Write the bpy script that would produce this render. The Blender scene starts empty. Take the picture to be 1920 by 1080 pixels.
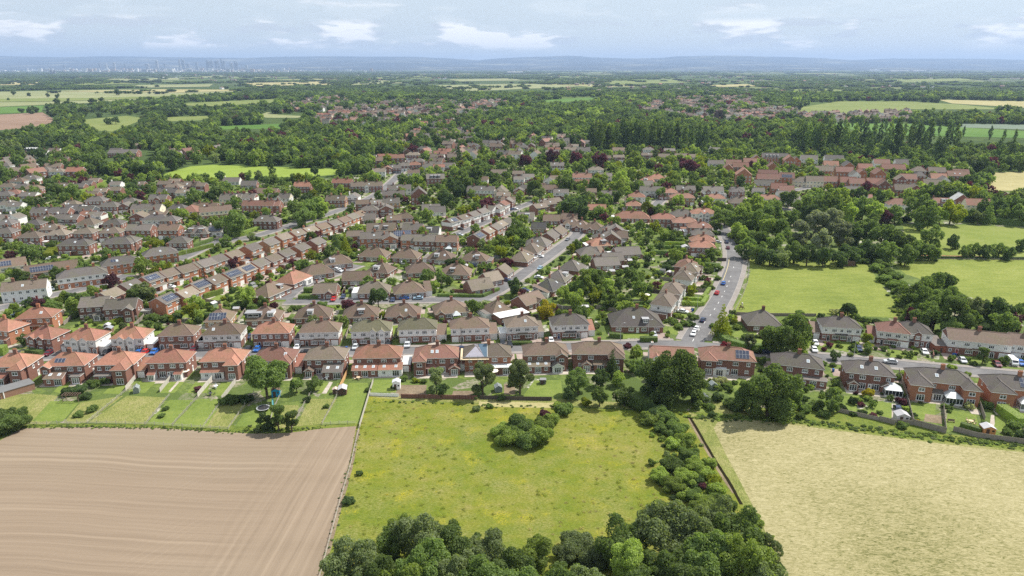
import bpy, math, random
import numpy as np
from mathutils import Vector, Matrix
R = math.radians
random.seed(7)
rng = np.random.default_rng(11)
DENOISE = False
S = bpy.context.scene
COL = S.collection

# ------------------------------------------------------------ camera, sky, sun, exposure
CH = 95.0                      # drone height in metres
FPX = 1297.0                   # focal length in pixels of the 1920 wide photograph
PITCH = R(17.74)
cam = bpy.data.cameras.new("camera"); camo = bpy.data.objects.new("camera", cam); COL.objects.link(camo)
cam.sensor_width = 36; cam.lens = 36 * FPX / 1920
cam.clip_start = 1; cam.clip_end = 120000
camo.location = (0, 0, CH); camo.rotation_euler = (R(90) - PITCH, 0, 0)
S.camera = camo
S.view_settings.view_transform = 'Standard'; S.view_settings.look = 'None'
S.view_settings.exposure = 0.55; S.view_settings.gamma = 1
S.cycles.use_denoising = DENOISE
S.cycles.max_bounces = 6; S.cycles.diffuse_bounces = 3; S.cycles.transparent_max_bounces = 8
S.cycles.volume_bounces = 0
SUN_AZ, SUN_EL = R(60), R(52)

def N(nt, typ, **kw):
    n = nt.nodes.new(typ)
    for k, v in kw.items():
        if k.startswith('i_'):
            key = k[2:]
            n.inputs[int(key) if key.isdigit() else key.replace('_', ' ')].default_value = v
        else: setattr(n, k, v)
    return n
def L(nt, a, b): nt.links.new(a, b)

w = bpy.data.worlds.new("World"); S.world = w; w.use_nodes = True
nt = w.node_tree; nt.nodes.clear()
sky = N(nt, 'ShaderNodeTexSky', sky_type='NISHITA', sun_disc=False, sun_elevation=SUN_EL, sun_rotation=SUN_AZ, altitude=100, air_density=1.0, dust_density=0.6, ozone_density=1.5)
bg = N(nt, 'ShaderNodeBackground', i_Strength=0.10)
out = N(nt, 'ShaderNodeOutputWorld')
tc = N(nt, 'ShaderNodeTexCoord')
def cloud_layer(scale, zs, lo, hi, off, det=5.0, dz=0.0):
    mp = N(nt, 'ShaderNodeMapping'); mp.inputs['Scale'].default_value = (1, 1, zs); mp.inputs['Location'].default_value = (off, off * .7, dz)
    L(nt, tc.outputs['Generated'], mp.inputs[0])
    no = N(nt, 'ShaderNodeTexNoise', i_Scale=scale, i_Detail=det, i_Roughness=0.55); L(nt, mp.outputs[0], no.inputs['Vector'])
    mr = N(nt, 'ShaderNodeMapRange', interpolation_type='SMOOTHSTEP'); mr.inputs[1].default_value = lo; mr.inputs[2].default_value = hi
    L(nt, no.outputs[0], mr.inputs[0]); return mr.outputs[0]
def mathn(op, a, b=None, **kw):
    m = N(nt, 'ShaderNodeMath', operation=op)
    for i, v in enumerate((a, b)):
        if v is None: continue
        if hasattr(v, 'is_linked') or hasattr(v, 'links'): L(nt, v, m.inputs[i])
        else: m.inputs[i].default_value = v
    return m.outputs[0]
sp = N(nt, 'ShaderNodeSeparateXYZ'); L(nt, tc.outputs['Generated'], sp.inputs[0])
def band(a, b, c, d):
    m1 = N(nt, 'ShaderNodeMapRange', interpolation_type='SMOOTHSTEP'); m1.inputs[1].default_value = a; m1.inputs[2].default_value = b; L(nt, sp.outputs[2], m1.inputs[0])
    m2 = N(nt, 'ShaderNodeMapRange', interpolation_type='SMOOTHSTEP'); m2.inputs[1].default_value = d; m2.inputs[2].default_value = c; L(nt, sp.outputs[2], m2.inputs[0])
    return mathn('MULTIPLY', m1.outputs[0], m2.outputs[0])
c_low = mathn('MULTIPLY', cloud_layer(11.0, 4.4, .475, .56, 3.2), band(.018, .030, .050, .062))
c_mid = mathn('MULTIPLY', cloud_layer(4.0, 7.0, .50, .62, 9.1), band(.062, .078, .5, .9))
c_veil = mathn('MULTIPLY', cloud_layer(2.2, 7.0, .2, .8, 5.7), .22)
c1 = mathn('ADD', c_low, mathn('MULTIPLY', c_mid, .6)); c1 = mathn('ADD', c1, c_veil)
call = mathn('MINIMUM', c1, .92)
shade = cloud_layer(11.0, 4.4, .48, .60, 3.2, det=3.0, dz=-.04)
ccol = N(nt, 'ShaderNodeMixRGB'); ccol.inputs[1].default_value = (4.8, 5.2, 5.6, 1); ccol.inputs[2].default_value = (8.6, 8.5, 8.4, 1)
L(nt, shade, ccol.inputs[0])
tint = N(nt, 'ShaderNodeMixRGB', blend_type='MULTIPLY'); tint.inputs[0].default_value = 1; tint.inputs[2].default_value = (1.0, 1.0, 1.0, 1)
L(nt, sky.outputs[0], tint.inputs[1])
vl = N(nt, 'ShaderNodeMixRGB'); vl.inputs[0].default_value = .8; vl.inputs[2].default_value = (5.0, 5.55, 5.95, 1); L(nt, tint.outputs[0], vl.inputs[1])
mx = N(nt, 'ShaderNodeMixRGB'); L(nt, call, mx.inputs[0]); L(nt, vl.outputs[0], mx.inputs[1]); L(nt, ccol.outputs[0], mx.inputs[2])
L(nt, mx.outputs[0], bg.inputs[0]); L(nt, bg.outputs[0], out.inputs[0])

sl = bpy.data.lights.new("sun", 'SUN'); sl.energy = 4.8; sl.angle = R(0.6); sl.color = (1.0, .95, .87)
so = bpy.data.objects.new("sun", sl); COL.objects.link(so)
sd = Vector((math.sin(SUN_AZ) * math.cos(SUN_EL), math.cos(SUN_AZ) * math.cos(SUN_EL), math.sin(SUN_EL)))
so.rotation_euler = sd.to_track_quat('Z', 'Y').to_euler()

# ------------------------------------------------------------ pixel -> place on the ground
FW = np.array([0, math.cos(PITCH), -math.sin(PITCH)]); UP = np.array([0, math.sin(PITCH), math.cos(PITCH)])
def W(px, py, z=0.0):
    d = FW * FPX + np.array([1., 0, 0]) * (px - 960) - UP * (py - 540)
    t = (z - CH) / d[2]
    return (d[0] * t, d[1] * t)
def depth(x, y, z=0): return float(np.dot(np.array([x, y, z - CH]), FW))
def proj(x, y, z=0):
    v = np.array([x, y, z - CH]); dd = float(np.dot(v, FW))
    return (960 + FPX * v[0] / dd, 540 - FPX * float(np.dot(v, UP)) / dd)
FR = dict(A=(0, 560, 4.155), B=(380, 560, 4.155), C=(760, 560, 4.155), D=(1140, 560, 4.155), E=(1520, 560, 3.6), F=(0, 360, 4.155), G=(380, 360, 4.155),
          H=(760, 360, 4.155), I=(1140, 360, 4.155), J=(1520, 360, 4.155), K=(0, 180, 4), L=(460, 180, 4), M=(920, 180, 4), N=(1380, 180, 3.5556),
          P=(0, 370, 6.75), Q=(230, 340, 6.75), R=(640, 300, 7.385), S=(880, 320, 6.857), T=(1140, 320, 7.385), U=(1360, 270, 6.857), V=(1600, 270, 6.4), X=(0, 0, 1))
def PX(fr, u, v):
    a = FR[fr]; return (a[0] + u / a[2], a[1] + v / a[2])

# ------------------------------------------------------------ materials
MATS = {}
def newmat(name):
    m = bpy.data.materials.new(name); m.use_nodes = True; nt = m.node_tree
    return m, nt, nt.nodes['Principled BSDF']
def ramp(nt, fac, cols):
    r = N(nt, 'ShaderNodeValToRGB'); cr = r.color_ramp
    while len(cr.elements) < len(cols): cr.elements.new(.5)
    for e, (p, c) in zip(cr.elements, cols): e.position = p; e.color = (*c, 1)
    L(nt, fac, r.inputs[0]); return r.outputs[0]
def noise(nt, vec, scale, det=3, rough=.55, sc=None, rot=None):
    if sc is not None or rot is not None:
        mp = N(nt, 'ShaderNodeMapping')
        if sc is not None: mp.inputs['Scale'].default_value = sc
        if rot is not None: mp.inputs['Rotation'].default_value = (0, 0, rot)
        L(nt, vec, mp.inputs[0]); vec = mp.outputs[0]
    n = N(nt, 'ShaderNodeTexNoise', i_Scale=scale, i_Detail=det, i_Roughness=rough); L(nt, vec, n.inputs['Vector'])
    return n.outputs[0]
def mixc(nt, fac, a, b, mode='MIX'):
    m = N(nt, 'ShaderNodeMixRGB', blend_type=mode)
    for i, v in ((0, fac), (1, a), (2, b)):
        if isinstance(v, (int, float)): m.inputs[i].default_value = v
        elif isinstance(v, tuple): m.inputs[i].default_value = (*v, 1)
        else: L(nt, v, m.inputs[i])
    return m.outputs[0]
def mr(nt, v, a, b, c=0., d=1.):
    m = N(nt, 'ShaderNodeMapRange'); L(nt, v, m.inputs[0])
    for i, q in zip((1, 2, 3, 4), (a, b, c, d)): m.inputs[i].default_value = q
    return m.outputs[0]
def coords(nt, kind='Object'): return N(nt, 'ShaderNodeTexCoord').outputs[kind]
def worldpos(nt): return N(nt, 'ShaderNodeNewGeometry').outputs['Position']

def M(name, col, rough=.8, var=.18, scale=.6, metal=0., spec=.3, sc=None, objvar=.12):
    """painted / tiled / brick surface: mottled by noise, a little lighter or darker from object to object"""
    if name in MATS: return MATS[name]
    m, nt, b = newmat(name)
    v = worldpos(nt) if scale < 5 else coords(nt)
    n1 = noise(nt, v, scale, 5, .65, sc=sc); n2 = noise(nt, v, scale * 7, 2, .6)
    f = mathn2(nt, 'ADD', mathn2(nt, 'MULTIPLY', n1, .6), mathn2(nt, 'MULTIPLY', n2, .4))
    f = mr(nt, f, .3, .7, 1 - var, 1 + var)
    oi = N(nt, 'ShaderNodeObjectInfo').outputs['Random']
    f = mathn2(nt, 'MULTIPLY', f, mr(nt, oi, 0, 1, 1 - objvar, 1 + objvar))
    cc = N(nt, 'ShaderNodeVectorMath', operation='SCALE'); cc.inputs[0].default_value = col; L(nt, f, cc.inputs['Scale'])
    L(nt, cc.outputs[0], b.inputs['Base Color'])
    b.inputs['Roughness'].default_value = rough; b.inputs['Metallic'].default_value = metal; b.inputs['Specular IOR Level'].default_value = spec
    MATS[name] = m; return m
def mathn2(nt, op, a, b):
    m = N(nt, 'ShaderNodeMath', operation=op)
    for i, v in enumerate((a, b)):
        if isinstance(v, (int, float)): m.inputs[i].default_value = v
        else: L(nt, v, m.inputs[i])
    return m.outputs[0]

ROOF = dict(o=(.30, .143, .098), r=(.235, .105, .075), b=(.150, .103, .078), g=(.152, .118, .092), y=(.138, .119, .106), d=(.062, .058, .058), p=(.26, .13, .095), s=(.108, .095, .090), k=(.090, .076, .070),
            t=(.205, .167, .130), m=(.140, .128, .082), w=(.55, .55, .54), q=(.20, .098, .075))
ROOFNAME = dict(o='orange-roofed', r='red-roofed', b='brown-roofed', g='grey-brown-roofed', y='grey-roofed', d='dark-roofed', p='pink-roofed', s='slate-roofed', k='dark brown-roofed',
                t='tan-roofed', m='mossy-roofed', w='pale-roofed', q='maroon-roofed')
WALL = dict(b=(.222, .112, .083), o=(.37, .165, .095), d=(.16, .085, .065), w=(.70, .69, .66), c=(.70, .62, .47), t=(.38, .24, .14), g=(.09, .10, .11))
WALLNAME = dict(b='brick', o='orange brick', d='dark brick', w='white', c='cream', t='tan brick', g='charcoal')
def roofmat(k):
    name = 'tiles_' + ROOFNAME[k]
    if name in MATS: return MATS[name]
    m, nt, b = newmat(name)
    v = worldpos(nt); o = coords(nt)
    n1 = noise(nt, v, .22, 4, .6); n2 = noise(nt, v, 1.7, 3, .7); n3 = noise(nt, o, 9., 1, .5, sc=(1, 1, .25))
    f = mathn2(nt, 'ADD', mathn2(nt, 'MULTIPLY', n2, .55), mathn2(nt, 'MULTIPLY', n3, .45))
    f = mr(nt, f, .3, .7, .66, 1.30)
    oi = N(nt, 'ShaderNodeObjectInfo').outputs['Random']
    f = mathn2(nt, 'MULTIPLY', f, mr(nt, oi, 0, 1, .78, 1.2))
    c = ROOF[k]; moss = tuple(a * .55 + bb for a, bb in zip(c, (.05, .052, .02)))
    base = mixc(nt, mr(nt, n1, .44, .66, 0, .75), c, moss)
    cc = N(nt, 'ShaderNodeVectorMath', operation='SCALE'); L(nt, base, cc.inputs[0]); L(nt, f, cc.inputs['Scale'])
    L(nt, cc.outputs[0], b.inputs['Base Color']); b.inputs['Roughness'].default_value = .75; b.inputs['Specular IOR Level'].default_value = .3
    wv = N(nt, 'ShaderNodeTexWave', wave_type='BANDS', bands_direction='Z', i_Scale=1.9, i_Distortion=.3); L(nt, o, wv.inputs[0])
    bp = N(nt, 'ShaderNodeBump', i_Strength=.35, i_Distance=.05); L(nt, wv.outputs['Fac'], bp.inputs['Height']); L(nt, bp.outputs[0], b.inputs['Normal'])
    MATS[name] = m; return m
def wallmat(k):
    name = 'wall_' + WALLNAME[k].replace(' ', '_')
    return M(name, WALL[k], .85, .16, .9, sc=(1, 1, 2.0))
WHITE = lambda: M('white_paint', (.78, .78, .76), .5, .05)
RIDGE = lambda k: M('ridge_' + ROOFNAME[k], tuple(min(.7, c * 1.35 + .02) for c in ROOF[k]), .8, .15)
def GLASS():
    if 'glass' in MATS: return MATS['glass']
    m, nt, b = newmat('window_glass')
    oi = N(nt, 'ShaderNodeObjectInfo').outputs['Random']
    L(nt, ramp(nt, oi, [(0, (.012, .016, .02)), (.6, (.03, .036, .04)), (1, (.16, .17, .17))]), b.inputs['Base Color'])
    b.inputs['Roughness'].default_value = .08; b.inputs['Specular IOR Level'].default_value = .6
    MATS['glass'] = m; return m
SOLAR = lambda: M('solar_glass', (.03, .038, .068), .18, .25, 1.5, spec=.8)

def leafmat(name, c1, c2, objvar=.30, trans=.5, purp=False):
    if name in MATS: return MATS[name]
    m, nt, b = newmat(name)
    v = worldpos(nt)
    n1 = noise(nt, v, .55, 3, .6); n2 = noise(nt, v, 3.1, 2, .6)
    f = mathn2(nt, 'ADD', mathn2(nt, 'MULTIPLY', n1, .55), mathn2(nt, 'MULTIPLY', n2, .45))
    base = mixc(nt, mr(nt, f, .36, .64), c1, c2)
    oi = N(nt, 'ShaderNodeObjectInfo').outputs['Random']
    sc = N(nt, 'ShaderNodeVectorMath', operation='SCALE'); L(nt, base, sc.inputs[0]); L(nt, mr(nt, oi, 0, 1, 1 - objvar, 1 + objvar), sc.inputs['Scale'])
    b.inputs['Roughness'].default_value = .65; b.inputs['Specular IOR Level'].default_value = .2
    L(nt, sc.outputs[0], b.inputs['Base Color'])
    tr = N(nt, 'ShaderNodeBsdfTranslucent')
    tcol = N(nt, 'ShaderNodeVectorMath', operation='MULTIPLY'); tcol.inputs[1].default_value = (1.3, 1.35, .5) if not purp else (1.4, .6, .8); L(nt, sc.outputs[0], tcol.inputs[0]); L(nt, tcol.outputs[0], tr.inputs[0])
    ms = N(nt, 'ShaderNodeMixShader'); ms.inputs[0].default_value = trans
    o = nt.nodes['Material Output']; L(nt, b.outputs[0], ms.inputs[1]); L(nt, tr.outputs[0], ms.inputs[2]); L(nt, ms.outputs[0], o.inputs[0])
    MATS[name] = m; return m
LEAF = dict(
    dark=lambda: leafmat('leaf_dark_green', (0.068, 0.108, 0.046), (0.124, 0.180, 0.071)),
    mid=lambda: leafmat('leaf_mid_green', (0.116, 0.172, 0.056), (0.194, 0.262, 0.087)),
    light=lambda: leafmat('leaf_light_green', (0.201, 0.270, 0.067), (0.304, 0.381, 0.105)),
    lime=lambda: leafmat('leaf_lime_green', (.16, .20, .018), (.28, .31, .035)),
    yellow=lambda: leafmat('leaf_golden', (.36, .30, .02), (.55, .47, .05)),
    grey=lambda: leafmat('leaf_silver_green', (0.144, 0.184, 0.086), (0.230, 0.276, 0.132)),
    silver=lambda: leafmat('leaf_silver', (.19, .22, .15), (.29, .32, .23)),
    purple=lambda: leafmat('leaf_purple', (0.083, 0.041, 0.046), (0.154, 0.074, 0.077), purp=True),
    red=lambda: leafmat('leaf_crimson', (.14, .02, .03), (.28, .05, .06), purp=True),
    cream=lambda: leafmat('blossom_cream', (.30, .32, .16), (.55, .55, .36)))
LEAFNAME = dict(dark='dark green', mid='mid-green', light='light green', lime='lime green', yellow='golden yellow', grey='grey-green', silver='silvery', purple='purple-leaved', red='crimson-leaved', cream='cream-blossomed')
BARK = lambda: M('bark', (.10, .075, .055), .9, .3, 2)

# ------------------------------------------------------------ mesh helpers
class MB:
    def __init__(s): s.v, s.f, s.m, s.mats = [], [], [], []
    def mi(s, mat):
        if mat not in s.mats: s.mats.append(mat)
        return s.mats.index(mat)
    def face(s, pts, mat):
        n = len(s.v); s.v += [tuple(p) for p in pts]; s.f.append(tuple(range(n, n + len(pts)))); s.m.append(s.mi(mat))
    def box(s, x0, x1, y0, y1, z0, z1, mat, faces='btlrfk'):
        a = [(x0, y0, z0), (x1, y0, z0), (x1, y1, z0), (x0, y1, z0), (x0, y0, z1), (x1, y0, z1), (x1, y1, z1), (x0, y1, z1)]
        d = dict(b=(0, 3, 2, 1), t=(4, 5, 6, 7), f=(0, 1, 5, 4), r=(1, 2, 6, 5), k=(2, 3, 7, 6), l=(3, 0, 4, 7))
        n = len(s.v); s.v += a; k = s.mi(mat)
        for c in faces: s.f.append(tuple(n + i for i in d[c])); s.m.append(k)
    def beam(s, p, q, r, mat, sides=4):
        p, q = Vector(p), Vector(q); d = (q - p)
        if d.length < 1e-6: return
        d.normalize(); u = d.cross(Vector((0, 0, 1)))
        if u.length < 1e-3: u = Vector((1, 0, 0))
        u.normalize(); v = d.cross(u); n = len(s.v); k = s.mi(mat)
        r0, r1 = (r if isinstance(r, tuple) else (r, r))
        for c, rr in ((p, r0), (q, r1)):
            for i in range(sides):
                t = 2 * math.pi * (i + .5) / sides
                s.v.append(tuple(c + u * (math.cos(t) * rr) + v * (math.sin(t) * rr)))
        for i in range(sides):
            j = (i + 1) % sides; s.f.append((n + i, n + j, n + sides + j, n + sides + i)); s.m.append(k)
        s.f.append(tuple(n + i for i in reversed(range(sides)))); s.m.append(k)
        s.f.append(tuple(n + sides + i for i in range(sides))); s.m.append(k)
    def add(s, o, loc=(0, 0, 0), rz=0, sc=1):
        c, t = math.cos(rz), math.sin(rz); n = len(s.v)
        for x, y, z in o.v:
            x, y, z = x * sc, y * sc, z * sc
            s.v.append((loc[0] + x * c - y * t, loc[1] + x * t + y * c, loc[2] + z))
        for f, m in zip(o.f, o.m): s.f.append(tuple(n + i for i in f)); s.m.append(s.mi(o.mats[m]))
    def mesh(s, name, smooth=False):
        me = bpy.data.meshes.new(name); me.from_pydata(s.v, [], s.f)
        for m in s.mats: me.materials.append(m)
        me.polygons.foreach_set('material_index', s.m)
        if smooth: me.polygons.foreach_set('use_smooth', [True] * len(s.f))
        me.update(); return me
def obj(name, me, parent=None, loc=(0, 0, 0), rz=0, label=None):
    if isinstance(me, MB): me = me.mesh(name)
    o = bpy.data.objects.new(name, me); COL.objects.link(o); o.location = loc; o.rotation_euler = (0, 0, rz)
    if parent is not None: o.parent = parent
    if label: o['label'] = label
    return o
def empty(name, loc, rz=0):
    o = bpy.data.objects.new(name, None); o.empty_display_size = .5; COL.objects.link(o); o.location = loc; o.rotation_euler = (0, 0, rz); return o
def tag(o, label=None, cat=None, group=None, kind=None):
    if label: o['label'] = label
    if cat: o['category'] = cat
    if group: o['group'] = group
    if kind: o['kind'] = kind
    return o
_c = {}
def cached(key, fn):
    if key not in _c: _c[key] = fn()
    return _c[key]

# labels that single one thing out: collected, then resolved at the end
ORD = ['', 'first', 'second', 'third', 'fourth', 'fifth', 'sixth', 'seventh', 'eighth', 'ninth', 'tenth', 'eleventh', 'twelfth', 'thirteenth', 'fourteenth', 'fifteenth', 'sixteenth', 'seventeenth', 'eighteenth', 'nineteenth', 'twentieth']
def ordn(n):
    if n <= 20: return ORD[n]
    t, u = divmod(n, 10); T = {2: 'twenty', 3: 'thirty', 4: 'forty', 5: 'fifty', 6: 'sixty', 7: 'seventy', 8: 'eighty', 9: 'ninety'}
    if t > 9: return '%dth' % n
    return T[t] + '-' + ORD[u] if u else T[t][:-1] + 'ieth'
LAB = []
def lab(o, what, where, px, cat, group=None):
    LAB.append((o, what, where, px)); tag(o, None, cat, group)
def short(t):
    for a in (' from the left', 'loose-crowned ', 'garden '):
        if len(t.split()) > 16: t = t.replace(a, '', 1)
    return t
def resolve_labels():
    g = {}
    for o, a, b, px in LAB: g.setdefault((a, b), []).append((px, o))
    for (a, b), l in g.items():
        l.sort(key=lambda t: t[0])
        if len(l) == 1: l[0][1]['label'] = f"{a} {b}"
        else:
            for i, (_, o) in enumerate(l):
                if i == 0: o['label'] = f"leftmost {a} {b}"
                elif i == len(l) - 1: o['label'] = f"rightmost {a} {b}"
                else: o['label'] = short(f"{ordn(i + 1)} {a} from the left {b}")
# ------------------------------------------------------------ ground materials
def groundmat(name, cols, s1=.05, s2=.6, s3=3., stretch=None, rot=0, bump=.0, fine=.25):
    m, nt, b = newmat(name); v = worldpos(nt)
    a = noise(nt, v, s1, 4, .6); c = noise(nt, v, s2, 4, .65, sc=stretch, rot=rot); d = noise(nt, v, s3, 3, .7, sc=stretch, rot=rot)
    f = mathn2(nt, 'ADD', mathn2(nt, 'MULTIPLY', a, .45), mathn2(nt, 'MULTIPLY', c, .40)); f = mathn2(nt, 'ADD', f, mathn2(nt, 'MULTIPLY', d, .15))
    f = mr(nt, f, .34, .66)
    n = len(cols); base = ramp(nt, f, [(i / (n - 1), q) for i, q in enumerate(cols)])
    sc = N(nt, 'ShaderNodeVectorMath', operation='SCALE'); L(nt, base, sc.inputs[0]); L(nt, mr(nt, d, .3, .7, 1 - fine, 1 + fine), sc.inputs['Scale'])
    L(nt, sc.outputs[0], b.inputs['Base Color']); b.inputs['Roughness'].default_value = .95; b.inputs['Specular IOR Level'].default_value = .1
    if bump:
        bp = N(nt, 'ShaderNodeBump', i_Strength=.8, i_Distance=bump); L(nt, d, bp.inputs['Height']); L(nt, bp.outputs[0], b.inputs['Normal'])
    MATS[name] = m; return m, nt, b, sc

def gm_base():
    m, nt, b = newmat('far_land'); v = worldpos(nt)
    vo = N(nt, 'ShaderNodeTexVoronoi', i_Scale=.0032); mp = N(nt, 'ShaderNodeMapping'); mp.inputs['Scale'].default_value = (1, .6, 1); mp.inputs['Rotation'].default_value = (0, 0, .35)
    L(nt, v, mp.inputs[0]); L(nt, mp.outputs[0], vo.inputs['Vector'])
    s = N(nt, 'ShaderNodeSeparateColor'); L(nt, vo.outputs['Color'], s.inputs[0])
    field = ramp(nt, s.outputs[1], [(0, (.10, .15, .03)), (.35, (.17, .22, .05)), (.6, (.30, .29, .11)), (.85, (.36, .33, .16)), (1, (.06, .12, .025))])
    field = mixc(nt, .35, field, (.10, .13, .05))
    wood = ramp(nt, noise(nt, v, .02, 5, .7), [(.3, (.035, .058, .02)), (.7, (.08, .115, .035))])
    big = noise(nt, v, .00045, 3, .6)
    sy = N(nt, 'ShaderNodeSeparateXYZ'); L(nt, v, sy.inputs[0])
    far = mr(nt, sy.outputs[1], 1500, 2600)
    fm = mathn2(nt, 'MULTIPLY', mathn2(nt, 'LESS_THAN', s.outputs[0], .34), mr(nt, big, .42, .52))
    fm = mathn2(nt, 'MULTIPLY', fm, far)
    col = mixc(nt, fm, wood, field)
    town = N(nt, 'ShaderNodeTexVoronoi', i_Scale=.022); L(nt, v, town.inputs['Vector'])
    ts = N(nt, 'ShaderNodeSeparateColor'); L(nt, town.outputs['Color'], ts.inputs[0])
    tm = mathn2(nt, 'MULTIPLY', mathn2(nt, 'GREATER_THAN', ts.outputs[0], .80), mr(nt, noise(nt, v, .0009, 2, .5), .5, .58))
    tm = mathn2(nt, 'MULTIPLY', tm, mr(nt, sy.outputs[1], 3500, 6000))
    col = mixc(nt, mathn2(nt, 'MULTIPLY', tm, .6), col, (.33, .29, .26))
    L(nt, col, b.inputs['Base Color']); b.inputs['Roughness'].default_value = 1; b.inputs['Specular IOR Level'].default_value = .05
    return m
def gm_garden():
    m, nt, b = newmat('garden_ground'); v = worldpos(nt)
    vo = N(nt, 'ShaderNodeTexVoronoi', i_Scale=.17, i_Randomness=.8); mp = N(nt, 'ShaderNodeMapping'); mp.inputs['Rotation'].default_value = (0, 0, .2); L(nt, v, mp.inputs[0]); L(nt, mp.outputs[0], vo.inputs['Vector'])
    s = N(nt, 'ShaderNodeSeparateColor'); L(nt, vo.outputs['Color'], s.inputs[0])
    c = ramp(nt, s.outputs[0], [(0, (.07, .10, .03)), (.30, (.12, .16, .038)), (.55, (.155, .195, .05)), (.72, (.09, .12, .04)), (.84, (.34, .29, .23)), (.93, (.22, .19, .155)), (.99, (.45, .42, .37))])
    c2 = mixc(nt, mr(nt, noise(nt, v, .7, 4, .7), .4, .62), c, (.08, .115, .03))
    f = mr(nt, noise(nt, v, 2.5, 3, .7), .3, .7, .7, 1.3)
    sc = N(nt, 'ShaderNodeVectorMath', operation='SCALE'); L(nt, c2, sc.inputs[0]); L(nt, f, sc.inputs['Scale'])
    L(nt, sc.outputs[0], b.inputs['Base Color']); b.inputs['Roughness'].default_value = .95; b.inputs['Specular IOR Level'].default_value = .1
    return m

def ploughed():
    m, nt, b = newmat('tilled_soil'); v = worldpos(nt)
    wob = noise(nt, v, .018, 2, .5)
    sx = N(nt, 'ShaderNodeSeparateXYZ'); L(nt, v, sx.inputs[0])
    # passes of the harrow: lines a few metres apart that bow gently, running nearly left to right
    yy = mathn2(nt, 'ADD', sx.outputs[1], mathn2(nt, 'MULTIPLY', wob, 8)); yy = mathn2(nt, 'ADD', yy, mathn2(nt, 'MULTIPLY', sx.outputs[0], .05))
    cv = N(nt, 'ShaderNodeCombineXYZ'); L(nt, mathn2(nt, 'MULTIPLY', sx.outputs[0], .012), cv.inputs[0]); L(nt, yy, cv.inputs[1])
    l1 = noise(nt, cv.outputs[0], .85, 4, .75); l2 = noise(nt, cv.outputs[0], .16, 2, .5)
    # wheel tracks: pairs, 24 m apart
    def track(coord, period, off, wid, gap):
        f = mathn2(nt, 'ABSOLUTE', mathn2(nt, 'SUBTRACT', mathn2(nt, 'MODULO', mathn2(nt, 'ADD', coord, off + 4000), period), period / 2), None) if False else None
        a = N(nt, 'ShaderNodeMath', operation='MODULO'); L(nt, mathn2(nt, 'ADD', coord, off + period * 100), a.inputs[0]); a.inputs[1].default_value = period
        q = mathn2(nt, 'ABSOLUTE', mathn2(nt, 'SUBTRACT', a.outputs[0], period / 2), 0.)
        q = mathn2(nt, 'ABSOLUTE', mathn2(nt, 'SUBTRACT', q, gap / 2), 0.)
        return mr(nt, q, wid, wid * .35)
    t1 = track(yy, 31, 18, .62, 2.5)
    # headland passes along the right hand fence and a cross set
    dx = mathn2(nt, 'ADD', sx.outputs[0], mathn2(nt, 'MULTIPLY', sx.outputs[1], -.055))
    head = mr(nt, dx, -74, -56)
    cv2 = N(nt, 'ShaderNodeCombineXYZ'); L(nt, mathn2(nt, 'ADD', dx, mathn2(nt, 'MULTIPLY', wob, 6)), cv2.inputs[0]); L(nt, mathn2(nt, 'MULTIPLY', sx.outputs[1], .012), cv2.inputs[1])
    h1 = noise(nt, cv2.outputs[0], .9, 4, .7); h2 = track(dx, 7.5, 0, .45, 2.3)
    cross = track(mathn2(nt, 'ADD', sx.outputs[0], mathn2(nt, 'MULTIPLY', sx.outputs[1], -.62)), 4.4, 1, .3, 1.9)
    cm = mathn2(nt, 'MULTIPLY', cross, mathn2(nt, 'MULTIPLY', mr(nt, noise(nt, v, .028, 2, .5), .47, .58), mr(nt, dx, -70, -80)))
    lines = mixc(nt, head, mr(nt, l1, .3, .7), mr(nt, h1, .3, .7))
    f = mathn2(nt, 'ADD', mathn2(nt, 'MULTIPLY', lines, .24), mathn2(nt, 'ADD', mathn2(nt, 'MULTIPLY', l2, .18), .12)); f = mathn2(nt, 'ADD', f, mathn2(nt, 'MULTIPLY', noise(nt, v, 3.0, 5, .85), .30))
    f = mathn2(nt, 'ADD', f, mathn2(nt, 'MULTIPLY', mathn2(nt, 'MULTIPLY', t1, mathn2(nt, 'SUBTRACT', 1., head)), .09)); f = mathn2(nt, 'ADD', f, mathn2(nt, 'MULTIPLY', mathn2(nt, 'MULTIPLY', h2, head), .09)); f = mathn2(nt, 'ADD', f, mathn2(nt, 'MULTIPLY', cm, .07))
    col = ramp(nt, f, [(.28, (.165, .124, .088)), (.5, (.235, .180, .130)), (.70, (.290, .226, .165)), (1., (.36, .29, .22))])
    tone = mixc(nt, mr(nt, noise(nt, v, .012, 3, .5), .42, .6, 0, .5), col, (.25, .205, .15))
    L(nt, tone, b.inputs['Base Color']); b.inputs['Roughness'].default_value = .95; b.inputs['Specular IOR Level'].default_value = .08
    bp = N(nt, 'ShaderNodeBump', i_Strength=.35, i_Distance=.12); L(nt, f, bp.inputs['Height']); L(nt, bp.outputs[0], b.inputs['Normal'])
    return m
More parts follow.
